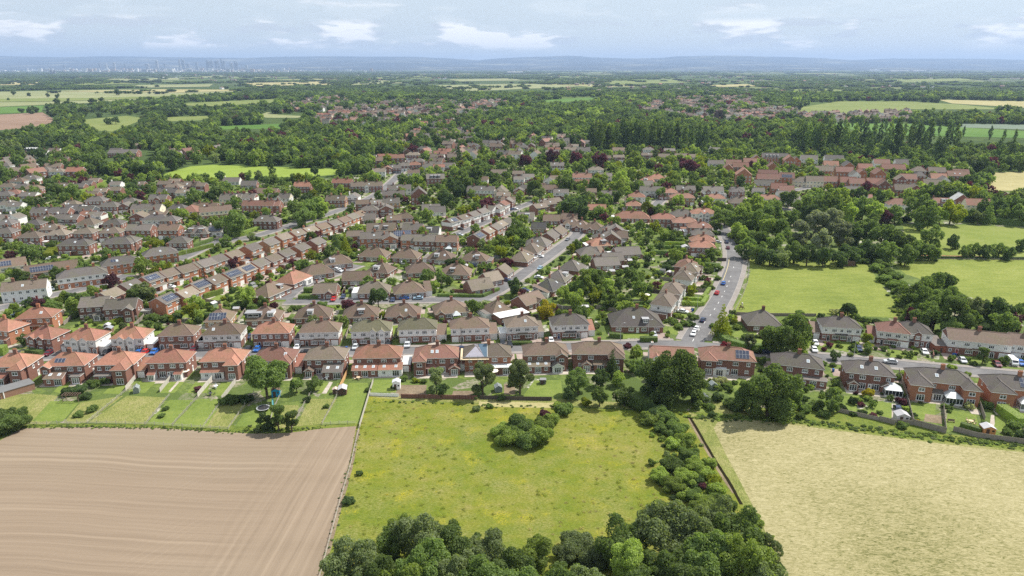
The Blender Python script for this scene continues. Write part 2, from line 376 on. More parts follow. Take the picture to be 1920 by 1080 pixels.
def meadow():
    m, nt, b = newmat('meadow_grass'); v = worldpos(nt)
    big = noise(nt, v, .035, 4, .6); mid = noise(nt, v, .22, 5, .7, sc=(1, 1.7, 1), rot=.2); fn = noise(nt, v, 1.5, 5, .8, sc=(1, 2.0, 1), rot=.5)
    g = ramp(nt, mathn2(nt, 'ADD', mathn2(nt, 'MULTIPLY', mid, .45), mathn2(nt, 'MULTIPLY', big, .55)), [(.34, (.092, .135, .018)), (.44, (.128, .160, .020)), (.55, (.165, .178, .026)), (.66, (.215, .195, .060))])
    straw = mr(nt, noise(nt, v, .11, 6, .75), .42, .70, 0, .7)
    g = mixc(nt, mathn2(nt, 'MULTIPLY', straw, mr(nt, fn, .42, .58)), g, (.27, .23, .11))
    yel = mathn2(nt, 'MULTIPLY', mr(nt, noise(nt, v, .12, 4, .6), .56, .64), mr(nt, noise(nt, v, 2.6, 3, .7), .45, .6))
    g = mixc(nt, mathn2(nt, 'MULTIPLY', yel, .6), g, (.36, .31, .02))
    sc = N(nt, 'ShaderNodeVectorMath', operation='SCALE'); L(nt, g, sc.inputs[0]); L(nt, mr(nt, fn, .32, .68, .66, 1.34), sc.inputs['Scale'])
    L(nt, sc.outputs[0], b.inputs['Base Color']); b.inputs['Roughness'].default_value = .95; b.inputs['Specular IOR Level'].default_value = .08
    bp = N(nt, 'ShaderNodeBump', i_Strength=.6, i_Distance=.25); L(nt, fn, bp.inputs['Height']); L(nt, bp.outputs[0], b.inputs['Normal'])
    return m
def hayfield():
    m, nt, b = newmat('mown_hay'); v = worldpos(nt)
    mp = N(nt, 'ShaderNodeMapping'); mp.inputs['Rotation'].default_value = (0, 0, .7); mp.inputs['Scale'].default_value = (.5, 1.25, 1); L(nt, v, mp.inputs[0])
    dn = N(nt, 'ShaderNodeTexNoise', i_Scale=1.0, i_Detail=5, i_Roughness=.75, i_Distortion=1.6); L(nt, mp.outputs[0], dn.inputs['Vector'])
    n2 = noise(nt, mp.outputs[0], 2.2, 5, .8); n3 = noise(nt, v, .03, 3, .5)
    f = mathn2(nt, 'ADD', mathn2(nt, 'MULTIPLY', dn.outputs[0], .62), mathn2(nt, 'MULTIPLY', n2, .38))
    f = mathn2(nt, 'ADD', f, mathn2(nt, 'MULTIPLY', mathn2(nt, 'SUBTRACT', n3, .5), .22))
    col = ramp(nt, f, [(.35, (.085, .090, .028)), (.42, (.18, .172, .068)), (.48, (.275, .246, .120)), (.56, (.345, .307, .165)), (.68, (.44, .395, .24))])
    L(nt, col, b.inputs['Base Color']); b.inputs['Roughness'].default_value = .9; b.inputs['Specular IOR Level'].default_value = .1
    bp = N(nt, 'ShaderNodeBump', i_Strength=1., i_Distance=.28); L(nt, f, bp.inputs['Height']); L(nt, bp.outputs[0], b.inputs['Normal'])
    return m
def grass(name, cols, **k): return groundmat(name, cols, **k)[0]
PAST = grass('pasture_grass', [(.115, .152, .030), (.175, .208, .044), (.235, .255, .068)], s1=.03, s2=.25, s3=1.6, stretch=(.5, 1.5, 1), bump=.25)
LAWN = grass('lawn_grass', [(.10, .142, .030), (.145, .19, .042), (.195, .23, .058)], s1=.1, s2=.5, s3=2., fine=.12)
ROUGH = grass('rough_grass', [(.12, .15, .035), (.20, .21, .065), (.29, .26, .12)], s1=.12, s2=.6, s3=2.2, bump=.3, stretch=(1.8, .6, 1), fine=.35)
VERGE = grass('verge_grass', [(.07, .105, .02), (.13, .165, .03), (.20, .20, .05)], s1=.1, s2=.6, s3=2.2, bump=.3)
FPALE = grass('barley', [(.16, .18, .075), (.22, .235, .11), (.29, .285, .16)], s1=.004, s2=.03, s3=.3)
FGREEN = grass('green_crop', [(.055, .12, .02), (.085, .16, .03), (.12, .19, .045)], s1=.004, s2=.03, s3=.3, fine=.1)
FMID = grass('grazing', [(.11, .15, .04), (.16, .19, .055), (.21, .225, .08)], s1=.008, s2=.06, s3=.4, fine=.15)
FBROWN = grass('bare_soil', [(.17, .11, .075), (.23, .155, .11), (.29, .20, .15)], s1=.01, s2=.06, s3=.4)
FGOLD = grass('ripe_hay', [(.25, .225, .10), (.32, .285, .135), (.39, .345, .18)], s1=.01, s2=.1, s3=.8, fine=.12)
ASPH = groundmat('asphalt', [(.105, .102, .104), (.15, .146, .148), (.20, .194, .193)], s1=.08, s2=.35, s3=4., fine=.14)[0]
PAVE = groundmat('pavement_slabs', [(.20, .18, .165), (.25, .225, .205), (.30, .27, .25)], s1=.2, s2=1., s3=5., fine=.12)[0]
PATIO = groundmat('paving', [(.30, .26, .22), (.40, .35, .30), (.50, .45, .39)], s1=.2, s2=1., s3=4., fine=.15)[0]
DRIVE = groundmat('driveway_blocks', [(.23, .17, .145), (.33, .26, .225), (.42, .36, .32)], s1=.08, s2=.8, s3=4., fine=.15)[0]
SOIL = groundmat('bare_earth', [(.12, .09, .06), (.20, .155, .105), (.28, .22, .15)], s1=.2, s2=1., s3=4.)[0]
CLAY = M('red_clay', (.42, .17, .09), .9, .15, .3)
LINE = M('road_line', (.70, .70, .68), .7, .2, 3)
YLINE = M('yellow_road_line', (.62, .50, .22), .7, .2, 3)

# ------------------------------------------------------------ ground
def ground():
    ys = [-4000, -600, -100, 50, 200, 400, 700, 1100, 1700, 2600, 4000, 6500, 10000, 16000, 26000, 45000]
    xs = sorted(set([s * q for q in (0, 150, 350, 700, 1400, 3000, 7000, 16000, 40000) for s in (-1, 1)]))
    mb = MB(); m = gm_base()
    for j in range(len(ys) - 1):
        for i in range(len(xs) - 1):
            mb.face([(xs[i], ys[j], 0), (xs[i + 1], ys[j], 0), (xs[i + 1], ys[j + 1], 0), (xs[i], ys[j + 1], 0)], m)
    tag(obj('ground', mb), 'the wide plain the whole scene lies on', None, None, 'structure')
ground()
FIELDS = []       # world polygons kept clear of trees and houses
def tri_poly(pts):
    import mathutils.geometry as mg
    return mg.tessellate_polygon([[Vector((x, y, 0)) for x, y in pts]])
def sheet(name, pts, mat, z, keep=True, px=True, label=None, mb=None):
    wp = [W(*p) for p in pts] if px else pts
    own = mb is None
    mb = mb or MB(); n = len(mb.v); mb.v += [(x, y, z) for x, y in wp]; k = mb.mi(mat)
    for t in tri_poly(wp):
        a, b_, c = [wp[i] for i in t]; up = (b_[0] - a[0]) * (c[1] - a[1]) - (b_[1] - a[1]) * (c[0] - a[0]) > 0
        mb.f.append(tuple(n + i for i in (t if up else t[::-1]))); mb.m.append(k)
    if keep: FIELDS.append(wp)
    if own:
        o = obj(name, mb); tag(o, label, None, None, 'structure'); return o
def inpoly(x, y, poly):
    c = False; j = len(poly) - 1
    for i in range(len(poly)):
        xi, yi = poly[i]; xj, yj = poly[j]
        if (yi > y) != (yj > y) and x < (xj - xi) * (y - yi) / (yj - yi) + xi: c = not c
        j = i
    return c

GARD = gm_garden()
sheet('garden_ground', [(-700, 812), (40, 806), (668, 800), (700, 752), (1200, 764), (1290, 772), (1560, 800), (1920, 842), (2500, 900), (2500, 400), (1920, 365), (1850, 345), (1830, 310), (1700, 305), (1480, 292), (1300, 284), (1100, 282), (960, 275), (860, 282), (760, 300), (700, 318), (650, 335), (300, 338), (170, 345), (0, 360), (-500, 380)], GARD, .004, keep=False, label='mixed lawns, beds and paving between the houses')
sheet('ploughed_field', [(40, 803), (150, 800.5), (290, 802), (400, 809), (470, 813), (540, 812), (600, 804), (668, 799), (655, 870), (600, 1080), (560, 1250), (-900, 1250), (-500, 950), (0, 826)], ploughed(), .012)
sheet('meadow', [(690, 743), (760, 752), (900, 757), (1040, 762), (1200, 770), (1290, 772), (1392, 945), (1500, 1250), (558, 1250), (600, 1080), (655, 870), (668, 799)], meadow(), .010)
sheet('mown_hayfield', [(1338, 803), (1345, 792), (1370, 786), (1420, 788), (1480, 796), (1560, 806), (1700, 824), (1830, 840), (1920, 848), (2600, 920), (2600, 1250), (1520, 1250), (1462, 1080), (1432, 989), (1395, 916), (1360, 850)], hayfield(), .012)
sheet('field_verge', [(1290, 772), (1400, 775), (1480, 788), (1600, 803), (1700, 815), (1830, 830), (1920, 836), (2600, 905), (2600, 925), (1920, 852), (1700, 828), (1480, 800), (1370, 790), (1350, 803), (1365, 850), (1400, 916), (1437, 989), (1470, 1080), (1530, 1250), (1480, 1250), (1440, 1080), (1392, 945)], ROUGH, .009)
sheet('left_field_verge', [(30, 806), (150, 803), (290, 805), (400, 812), (470, 816), (540, 815), (600, 807), (666, 802), (670, 795), (600, 797), (380, 797), (60, 793), (0, 815), (0, 832)], VERGE, .0105)
sheet('horse_paddock', [(1405, 486), (1621, 488), (1650, 530), (1685, 575), (1690, 596), (1530, 590), (1375, 590), (1376, 577), (1395, 545), (1407, 512)], PAST, .012)
sheet('east_pasture', [(1676, 495), (1760, 486), (1920, 486), (2300, 486), (2300, 600), (1920, 592), (1880, 585), (1800, 548), (1698, 514)], PAST, .012)
sheet('sports_field', [(1693, 420), (1780, 421), (1920, 427), (2300, 435), (2300, 488), (1920, 482), (1700, 477)], grass('sports_turf', [(.13, .17, .035), (.17, .205, .045), (.21, .23, .07)], s1=.02, s2=.1, s3=.8, fine=.1), .02)
sheet('clay_path', [(1700, 477.5), (1920, 482.5), (2300, 488.5), (2300, 490), (1920, 484.5), (1700, 479.5)], CLAY, .03)
sheet('playing_field', [(295, 332), (320, 322), (357, 312), (400, 309), (480, 312), (640, 317), (648, 325), (600, 330), (440, 335), (330, 336)], grass('mown_turf', [(.165, .225, .035), (.195, .26, .045), (.23, .29, .06)], s1=.02, s2=.1, s3=.8, fine=.08), .03)
far = [('barley_field', [(-300, 172), (0, 172), (230, 168), (447, 168.5), (440, 172), (330, 181), (170, 193), (0, 200), (-300, 205)], FPALE),
       ('green_crop_field', [(-300, 206), (0, 201), (82, 198), (78, 210), (0, 213), (-300, 218)], FGREEN),
       ('bare_soil_field', [(-300, 222), (0, 215), (80, 211), (107, 227), (65, 239), (0, 244), (-300, 252)], FBROWN),
       ('rough_grass_field', [(150, 225), (237, 217), (275, 222), (210, 247), (180, 245)], FMID),
       ('narrow_grass_field', [(305, 220), (407, 217), (375, 226), (312, 228)], FMID),
       ('long_grass_field', [(312, 195), (515, 186), (515, 193), (380, 200)], FMID),
       ('dark_crop_field', [(407, 237), (530, 232), (532, 241), (410, 243)], FGREEN),
       ('small_crop_field', [(590, 222), (620, 222), (618, 231), (600, 231)], FGREEN),
       ('bright_grass_field', [(484, 217), (502, 210), (522, 215), (572, 218), (574, 221), (500, 221)], FPALE),
       ('copse_side_field', [(893, 191), (932, 191), (926, 198), (900, 198)], FGREEN),
       ('wooded_crop_field', [(990, 191), (1060, 185), (1127, 183), (1120, 187), (1045, 193)], FGREEN),
       ('stubble_strip', [(113, 171.5), (300, 167.6), (447, 168.6), (440, 170.6), (330, 174), (200, 173)], FGOLD), ('olive_strip', [(-200, 187), (170, 184), (330, 180), (300, 184), (120, 190), (-200, 194)], FMID),
       ('park_pasture', [(1487, 203), (1574, 190), (1698, 190), (1800, 196), (1895, 205), (1700, 205), (1680, 216), (1560, 213), (1490, 210)], FMID),
       ('wheat_field', [(1760, 187), (1920, 190), (2200, 192), (2200, 204), (1920, 202), (1785, 194)], FGOLD),
       ('riverside_field', [(1560, 231), (1695, 232), (1920, 246), (2200, 250), (2200, 262), (1920, 259), (1793, 256), (1690, 254), (1570, 240)], FGREEN),
       ('hay_meadow', [(1858, 324), (1920, 322), (2200, 322), (2200, 360), (1920, 358), (1850, 358)], FGOLD),
       ('far_barley_field', [(813, 160), (993, 157), (1090, 162), (980, 167), (860, 172)], FPALE),
       ('far_grass_field', [(1480, 168), (1570, 166), (1600, 170), (1500, 173)], FMID),
       ('far_hay_field', [(0, 155), (80, 154), (76, 159), (0, 160)], FGOLD), ('far_pale_field', [(250, 160), (400, 158), (392, 163), (270, 165)], FPALE),
       ('far_cream_field', [(120, 156), (210, 154), (260, 157), (150, 160)], FMID), ('far_green_field', [(690, 144), (800, 142), (812, 146), (700, 148)], FMID),
       ('far_tan_field', [(460, 156), (600, 153), (640, 159), (480, 162)], FGOLD), ('far_lime_field', [(640, 153), (720, 151), (760, 156), (660, 160)], FPALE),
       ('far_olive_field', [(1120, 152), (1260, 150), (1300, 155), (1150, 159)], FMID), ('far_ochre_field', [(1330, 160), (1400, 158), (1420, 162), (1340, 164)], FGOLD),
       ('far_straw_field', [(200, 148), (330, 146), (350, 150), (220, 152)], FPALE), ('far_cut_field', [(840, 149), (960, 147), (980, 151), (860, 153)], FPALE),
       ('far_mown_field', [(1680, 150), (1800, 147), (1830, 151), (1700, 155)], FMID)]
for i, (n, p, m) in enumerate(far):
    yb = max(q[1] for q in p); sheet(n, p, m, (.15 if yb > 200 else (.5 if yb > 168 else 1.5)) + (.4 if 'strip' in n else 0))

# ------------------------------------------------------------ roads with kerbed pavements
ROADS = [('near_road', 3.1, 1.9, [(-260, 668), (60, 667), (180, 666), (470, 662), (760, 658), (974, 653), (1130, 648), (1262, 644), (1330, 648), (1450, 663), (1617, 677), (1826, 697), (2000, 712), (2200, 735)]),
         ('main_road', 4.0, 2.2, [(1296, 645), (1309, 620), (1343, 577), (1368, 528), (1380, 485), (1373, 456), (1358, 432), (1335, 416), (1270, 404)]),
         ('curving_road', 3.2, 1.8, [(904, 562), (916, 555), (964.6, 526), (989, 507), (1025, 483), (1061, 456), (1083, 441), (1084, 432), (1070, 426), (1040, 419)]),
         ('bungalow_road', 3.0, 1.7, [(534, 566), (620, 565), (765, 563), (904, 561)]),
         ('side_road', 3.0, 1.7, [(534, 562), (553, 543), (584.6, 528), (632.7, 511.6), (672, 497)]),
         ('left_road', 3.1, 1.8, [(-120, 602), (12, 576), (72, 558), (144, 545), (204, 529), (240, 515)]),
         ('cul_de_sac', 2.8, 1.5, [(262, 560), (290, 546), (330, 526), (400, 493), (470, 463), (560, 432), (640, 408)]),
         ('cross_road', 3.2, 1.8, [(325, 491), (361, 475), (404, 452), (464, 448), (540, 424), (608, 404), (700, 372), (747, 330), (770, 300)]),
         ('estate_road', 2.8, 1.6, [(852, 441), (900, 421), (950, 399), (985, 384), (1020, 372)]),
         ('north_road', 3.2, 1.8, [(1225, 392), (1240, 372), (1290, 366), (1400, 378), (1500, 398)]),
         ('newbuild_road', 2.8, 1.5, [(1480, 358), (1560, 345), (1700, 352), (1780, 350)])]
def resample(pl, step=2.0):
    out = []
    for i in range(len(pl) - 1):
        a, b_ = Vector(pl[i]), Vector(pl[i + 1]); n = max(1, int((b_ - a).length / step))
        for k in range(n): out.append(tuple(a.lerp(b_, k / n)))
    out.append(pl[-1]); return out
def smooth(pl, it=2):
    for _ in range(it):
        q = [pl[0]]
        for i in range(len(pl) - 1):
            a, b_ = Vector(pl[i]), Vector(pl[i + 1]); q += [tuple(a.lerp(b_, .25)), tuple(a.lerp(b_, .75))]
        q.append(pl[-1]); pl = q
    return pl
RD = []
for n, hw, pw, pts in ROADS:
    RD.append((n, hw, pw, resample(smooth([W(*p) for p in pts]))))
RPTS = np.array([(x, y, hw, i) for i, (n, hw, pw, pl) in enumerate(RD) for x, y in pl])
def roaddist(x, y, skip=-1):
    d = np.hypot(RPTS[:, 0] - x, RPTS[:, 1] - y) - RPTS[:, 2]
    if skip >= 0: d = np.where(RPTS[:, 3] == skip, 1e9, d)
    return float(d.min())
def strip(mb, L_, R_, z, mat, side=None):
    k = mb.mi(mat)
    for i in range(len(L_) - 1):
        if L_[i] is None or L_[i + 1] is None: continue
        n = len(mb.v); a, b_, c, d = L_[i], L_[i + 1], R_[i + 1], R_[i]
        mb.v += [(*a, z), (*d, z), (*c, z), (*b_, z)]; mb.f.append((n, n + 1, n + 2, n + 3)); mb.m.append(k)
        if side is not None:
            for p, q in ((a, b_), (d, c)): mb.face([(*p, 0), (*q, 0), (*q, z), (*p, z)], side)
def offset(pl, d):
    out = []
    for i, p in enumerate(pl):
        a = Vector(pl[max(0, i - 1)]); b_ = Vector(pl[min(len(pl) - 1, i + 1)]); t = (b_ - a).normalized(); out.append((p[0] - t.y * d, p[1] + t.x * d))
    return out
KERB = M('kerb_stone', (.34, .32, .30), .8, .1)
for i, (n, hw, pw, pl) in enumerate(RD):
    mb = MB(); strip(mb, offset(pl, hw), offset(pl, -hw), .016 + .004 * (i % 3), ASPH); tag(obj(n, mb), None, None, None, 'structure')
    mb = MB()
    for s in (1, -1):
        a, b_ = offset(pl, s * (hw + pw)), offset(pl, s * hw)
        ok = [roaddist(*((Vector(p) + Vector(q)) / 2), skip=i) > pw * .5 + .3 for p, q in zip(a, b_)]
        A_ = [p if o else None for p, o in zip(a, ok)]
        k_ = offset(pl, s * (hw + .14)); K_ = [p if o else None for p, o in zip(k_, ok)]
        if s > 0: strip(mb, A_, k_, .11, PAVE, PAVE); strip(mb, K_, b_, .113, KERB, KERB)
        else: strip(mb, [q if o else None for q, o in zip(k_, ok)], a, .11, PAVE, PAVE); strip(mb, [q if o else None for q, o in zip(b_, ok)], k_, .113, KERB, KERB)
    tag(obj(n + '_pavement', mb), None, None, None, 'structure')
# centre dashes and edge markings of the main road
mb = MB(); pl = RD[1][3]
for i in range(2, len(pl) - 3, 4):
    if i % 8 == 2 or i < 40:
        o = offset(pl[i:i + 3], .09); q = offset(pl[i:i + 3], -.09); strip(mb, o[:2], q[:2], .034, LINE)
pl2 = pl[len(pl) // 2 - 18: len(pl) // 2 + 4]; o = offset(pl2, 2.9); q = offset(pl2, 2.72); strip(mb, o, q, .034, YLINE)
tag(obj('road_markings', mb), None, None, None, 'structure')
# the dark field ditch beside the scrub hedge, with a worn sandy edge
def ribbon(name, pts, wd, mat, z, label=None, keep=False):
    pl = resample(smooth([W(*p) for p in pts])); mb = MB()
    ww = [wd * (.7 + .6 * random.random()) for _ in pl]; a = offset(pl, wd / 2); b_ = offset(pl, -wd / 2)
    a = [tuple(Vector(p).lerp(Vector(q), random.uniform(-.12, .12))) for p, q in zip(a, b_)]
    strip(mb, a, b_, z, mat); return tag(obj(name, mb), label, None, None, 'structure')
ribbon('ditch', [(1291, 778), (1310, 810), (1340, 862), (1368, 905), (1390, 946)], .75, M('ditch_mud', (.020, .018, .010), .95, .2, spec=0.), .02)
ribbon('worn_track', [(1288, 778), (1306, 811), (1336, 864), (1362, 905), (1376, 925)], .7, SOIL, .016)
ribbon('worn_field_edge', [(672, 806), (660, 870), (632, 965), (606, 1070), (560, 1230)], .9, SOIL, .018)
ribbon('cut_grass_strip', [(898, 757), (960, 759), (1040, 760)], 3.2, FGOLD, .02)
# the yard of gravel left of the new houses, the school court
sheet('gravel_court', [(1470, 412), (1545, 411), (1560, 420), (1480, 422)], PATIO, .02)
sheet('sports_courts', [(1800, 232), (1920, 234), (2000, 236), (2000, 246), (1920, 243), (1800, 239)], groundmat('court_surface', [(.10, .14, .10), (.14, .18, .13), (.18, .20, .16)])[0], .2)
# ------------------------------------------------------------ house pieces
def win_mb(wd, h, n=2, frame=None, bars=False):
    f = frame or WHITE(); g = GLASS(); mb = MB(); t = .13
    mb.box(-wd / 2, wd / 2, -.05, 0, 0, t, f); mb.box(-wd / 2, wd / 2, -.05, 0, h - t, h, f)
    for i in range(n + 1):
        x = -wd / 2 + t / 2 + (wd - t) * i / n; mb.box(x - t / 2, x + t / 2, -.052, 0, t, h - t, f)
    if bars: mb.box(-wd / 2 + t, wd / 2 - t, -.045, 0, h * .68, h * .68 + .05, f)
    mb.box(-wd / 2 - .06, wd / 2 + .06, -.12, 0, -.07, 0, f)
    mb.face([(-wd / 2, -.02, 0), (wd / 2, -.02, 0), (wd / 2, -.02, h), (-wd / 2, -.02, h)], g); return mb
def door_mb(wd, h, mat, arch=False):
    mb = MB(); f = WHITE(); mb.box(-wd / 2, wd / 2, -.05, 0, 0, h, f); mb.box(-wd / 2 + .1, wd / 2 - .1, -.07, -.05, .05, h - .12, mat)
    mb.face([(-wd * .22, -.075, h * .5), (wd * .22, -.075, h * .5), (wd * .22, -.075, h * .85), (-wd * .22, -.075, h * .85)], GLASS())
    mb.box(wd * .28, wd * .36, -.10, -.07, h * .45, h * .49, M('door_handle_metal', (.5, .5, .5), .3, .05, metal=1)); return mb
def garage_mb(wd, h, mat):
    mb = MB(); mb.box(-wd / 2, wd / 2, -.05, 0, 0, h, mat)
    for i in range(1, 5): mb.box(-wd / 2 + .05, wd / 2 - .05, -.065, -.05, h * i / 5, h * i / 5 + .04, M('garage_groove', (.45, .45, .44), .6, .05))
    return mb
def arch_mb():
    mb = MB(); f = WHITE(); n = 8; pts = [(-.75, 0), (.75, 0)] + [(.75 * math.cos(math.pi * i / n), 1.7 + .6 * math.sin(math.pi * i / n)) for i in range(n + 1)]
    mb.face([(x, -.04, z) for x, z in pts], f)
    mb.box(-.5, -.06, -.06, -.04, .15, 1.75, GLASS()); mb.box(.06, .5, -.06, -.04, .15, 1.75, GLASS()); mb.box(-.4, .4, -.055, -.04, 1.85, 2.1, GLASS()); return mb
def roof_mb(x0, x1, y0, y1, e, kind, rk, pitch=35, oh=.35, fascia=None):
    """kinds: hip, gable (ridge along x), gabley (ridge along y), flat, lean (falls to -y), leanx (falls to +x)"""
    mb = MB(); R_ = roofmat(rk); F = fascia or WHITE(); C = RIDGE(rk); t = .12
    a0, a1, b0, b1 = x0 - oh, x1 + oh, y0 - oh, y1 + oh; tn = math.tan(R(pitch))
    if kind == 'flat':
        mb.box(a0 + .1, a1 - .1, b0 + .1, b1 - .1, e, e + .16, F, 'bflrk'); mb.face([(a0 + .1, b0 + .1, e + .16), (a1 - .1, b0 + .1, e + .16), (a1 - .1, b1 - .1, e + .16), (a0 + .1, b1 - .1, e + .16)], M('flat_roofing_' + rk, tuple(c * 1.1 for c in ROOF[rk]), .9, .2)); return mb, e + .16
    if kind == 'lean':
        top = e + (b1 - b0) * math.tan(R(pitch)); mb.face([(a0, b0, e), (a1, b0, e), (a1, y1, top), (a0, y1, top)], R_)
        mb.face([(a0, b0, e - t), (a0, y1, top - t), (a1, y1, top - t), (a1, b0, e - t)], F)
        mb.face([(a0, b0, e - t), (a1, b0, e - t), (a1, b0, e), (a0, b0, e)], F); mb.face([(a1, b0, e - t), (a1, y1, top - t), (a1, y1, top), (a1, b0, e)], F); mb.face([(a0, b0, e), (a0, y1, top), (a0, y1, top - t), (a0, b0, e - t)], F)
        return mb, top
    if kind == 'gabley':
        m2, top = roof_mb(y0, y1, -x1, -x0, e, 'gable', rk, pitch, oh, fascia); mb.add(m2, (0, 0, 0), R(90)); return mb, top
    if kind == 'hip' and (x1 - x0) < (y1 - y0) - .01:
        m2, top = roof_mb(y0, y1, -x1, -x0, e, 'hip', rk, pitch, oh, fascia); mb.add(m2, (0, 0, 0), R(90)); return mb, top
    hd = (b1 - b0) / 2; top = e + hd * tn; ym = (b0 + b1) / 2
    if kind == 'hip':
        rx0, rx1 = a0 + hd, a1 - hd
        if rx1 < rx0: rx0 = rx1 = (a0 + a1) / 2
        mb.face([(a0, b0, e), (a1, b0, e), (rx1, ym, top), (rx0, ym, top)], R_); mb.face([(a1, b1, e), (a0, b1, e), (rx0, ym, top), (rx1, ym, top)], R_)
        mb.face([(a1, b0, e), (a1, b1, e), (rx1, ym, top)], R_); mb.face([(a0, b1, e), (a0, b0, e), (rx0, ym, top)], R_)
        for p in ((a0, b0), (a0, b1)): mb.beam((*p, e + .01), (rx0, ym, top + .01), .11, C)
        for p in ((a1, b0), (a1, b1)): mb.beam((*p, e + .01), (rx1, ym, top + .01), .11, C)
        if rx1 - rx0 > .1: mb.beam((rx0, ym, top + .02), (rx1, ym, top + .02), .13, C)
        mb.box(a0, a1, b0, b1, e - .16, e - .002, F, 'bflrk')
    else:
        g0, g1 = x0 - .12, x1 + .12
        mb.face([(g0, b0, e), (g1, b0, e), (g1, ym, top), (g0, ym, top)], R_); mb.face([(g1, b1, e), (g0, b1, e), (g0, ym, top), (g1, ym, top)], R_)
        mb.face([(g0, b0, e - t), (g0, ym, top - t), (g1, ym, top - t), (g1, b0, e - t)], F); mb.face([(g0, b1, e - t), (g1, b1, e - t), (g1, ym, top - t), (g0, ym, top - t)], F)
        for g in (g0, g1):
            mb.face([(g, b0, e - t * 1.6), (g, b0, e), (g, ym, top), (g, ym, top - t * 1.6)], F); mb.face([(g, b1, e - t * 1.6), (g, ym, top - t * 1.6), (g, ym, top), (g, b1, e)], F)
        for b_ in (b0, b1): mb.face([(g0, b_, e - t), (g1, b_, e - t), (g1, b_, e), (g0, b_, e)], F)
        mb.beam((g0, ym, top + .02), (g1, ym, top + .02), .12, C)
    return mb, top
def walls_mb(x0, x1, y0, y1, e, kind, lo, up, split=None, pitch=35, oh=.35, rightm=None):
    mb = MB(); zs = [(0, split, lo), (split, e, up)] if split and split < e else [(0, e, lo)]
    for z0, z1, m in zs: mb.box(x0, x1, y0, y1, z0, z1, m, 'flrk' if m is lo or True else '')
    tn = math.tan(R(pitch)); um = lo if kind != 'x' else up
    if kind == 'gable':
        ym = (y0 + y1) / 2; t = e + ((y1 - y0) / 2 + oh) * tn - .13; e2 = e + 0
        for x in (x0, x1): mb.face([(x, y0, e2), (x, y1, e2), (x, y1, e2 + oh * tn - .14), (x, ym, t), (x, y0, e2 + oh * tn - .14)], um)
    if kind == 'gabley':
        xm = (x0 + x1) / 2; t = e + ((x1 - x0) / 2 + oh) * tn - .13
        for y in (y0, y1): mb.face([(x0, y, e), (x1, y, e), (x1, y, e + oh * tn - .14), (xm, y, t), (x0, y, e + oh * tn - .14)], up if split else um)
    if kind == 'lean':
        t = e + (y1 - y0 + oh * 1) * tn - .13; z0 = e + oh * tn * .9 - .13
        for x in (x0, x1): mb.face([(x, y0, e), (x, y1, e), (x, y1, t), (x, y0, z0)], lo)
    mb.face([(x0, y0, e), (x1, y0, e), (x1, y1, e), (x0, y1, e)], lo) if kind == 'x' else None
    return mb
def chimney_mb(pots=3, mat=None):
    mb = MB(); b = mat or wallmat('d'); mb.box(-.55, .55, -.3, .3, -1.2, 1.25, b); mb.box(-.62, .62, -.37, .37, 1.25, 1.4, b)
    for i in range(pots):
        x = -.38 + .76 * i / max(1, pots - 1); mb.beam((x, 0, 1.4), (x, 0, 1.75), (.12, .10), M('clay_pot', (.42, .17, .08), .8, .15), 6)
    return mb
def solar_mb(nx, ny):
    mb = MB(); s = SOLAR(); f = M('solar_frame', (.35, .36, .38), .4, .05)
    for i in range(nx):
        for j in range(ny):
            x, y = i * 1.05, j * 1.65; mb.box(x, x + 1.0, y, y + 1.6, .06, .10, f, 'tflrk'); mb.face([(x + .04, y + .04, .104), (x + .96, y + .04, .104), (x + .96, y + 1.56, .104), (x + .04, y + 1.56, .104)], s)
    return mb
def skylight_mb():
    mb = MB(); mb.box(-.45, .45, -.6, .6, 0, .10, WHITE(), 'tflrk'); mb.face([(-.36, -.5, .104), (.36, -.5, .104), (.36, .5, .104), (-.36, .5, .104)], M('skylight_glass', (.35, .4, .44), .1, .05)); return mb
def dormer_mb(wd, h, d, mat, n=2):
    mb = MB(); mb.box(-wd / 2, wd / 2, 0, d, 0, h, mat, 'flr'); mb.box(-wd / 2 - .15, wd / 2 + .15, -.15, d, h, h + .14, M('lead_grey', (.30, .30, .31), .6, .1)); mb.add(win_mb(wd * .7, h * .62, n), (0, 0, h * .2)); return mb
def conserv_mb(wd, d, h=2.2):
    mb = MB(); W_ = WHITE(); g = GLASS(); n = max(3, int(wd / .8))
    mb.box(-wd / 2, wd / 2, -d, 0, 0, .5, W_, 'flr')
    mb.box(-wd / 2 + .03, wd / 2 - .03, -d + .03, 0, .5, h, g, 'flr')
    for i in range(n + 1):
        x = -wd / 2 + wd * i / n; mb.box(x - .05, x + .05, -d - .01, -d + .05, .5, h, W_)
    for s in (-1, 1):
        for k in range(4):
            y = -d + d * k / 3; mb.box(s * wd / 2 - .05, s * wd / 2 + .05, y - .05, y + .05, .5, h, W_)
    rm = M('polycarbonate_roof', (.50, .53, .54), .35, .06)
    mb.face([(-wd / 2 - .1, -d - .1, h), (wd / 2 + .1, -d - .1, h), (wd * .12, -d * .35, h + 1.1), (-wd * .12, -d * .35, h + 1.1)], rm)
    mb.face([(wd / 2 + .1, -d - .1, h), (wd / 2 + .1, 0, h), (wd * .12, 0, h + 1.1), (wd * .12, -d * .35, h + 1.1)], rm)
    mb.face([(-wd / 2 - .1, 0, h), (-wd / 2 - .1, -d - .1, h), (-wd * .12, -d * .35, h + 1.1), (-wd * .12, 0, h + 1.1)], rm)
    mb.face([(-wd * .12, 0, h + 1.1), (-wd * .12, -d * .35, h + 1.1), (wd * .12, -d * .35, h + 1.1), (wd * .12, 0, h + 1.1)], rm); return mb

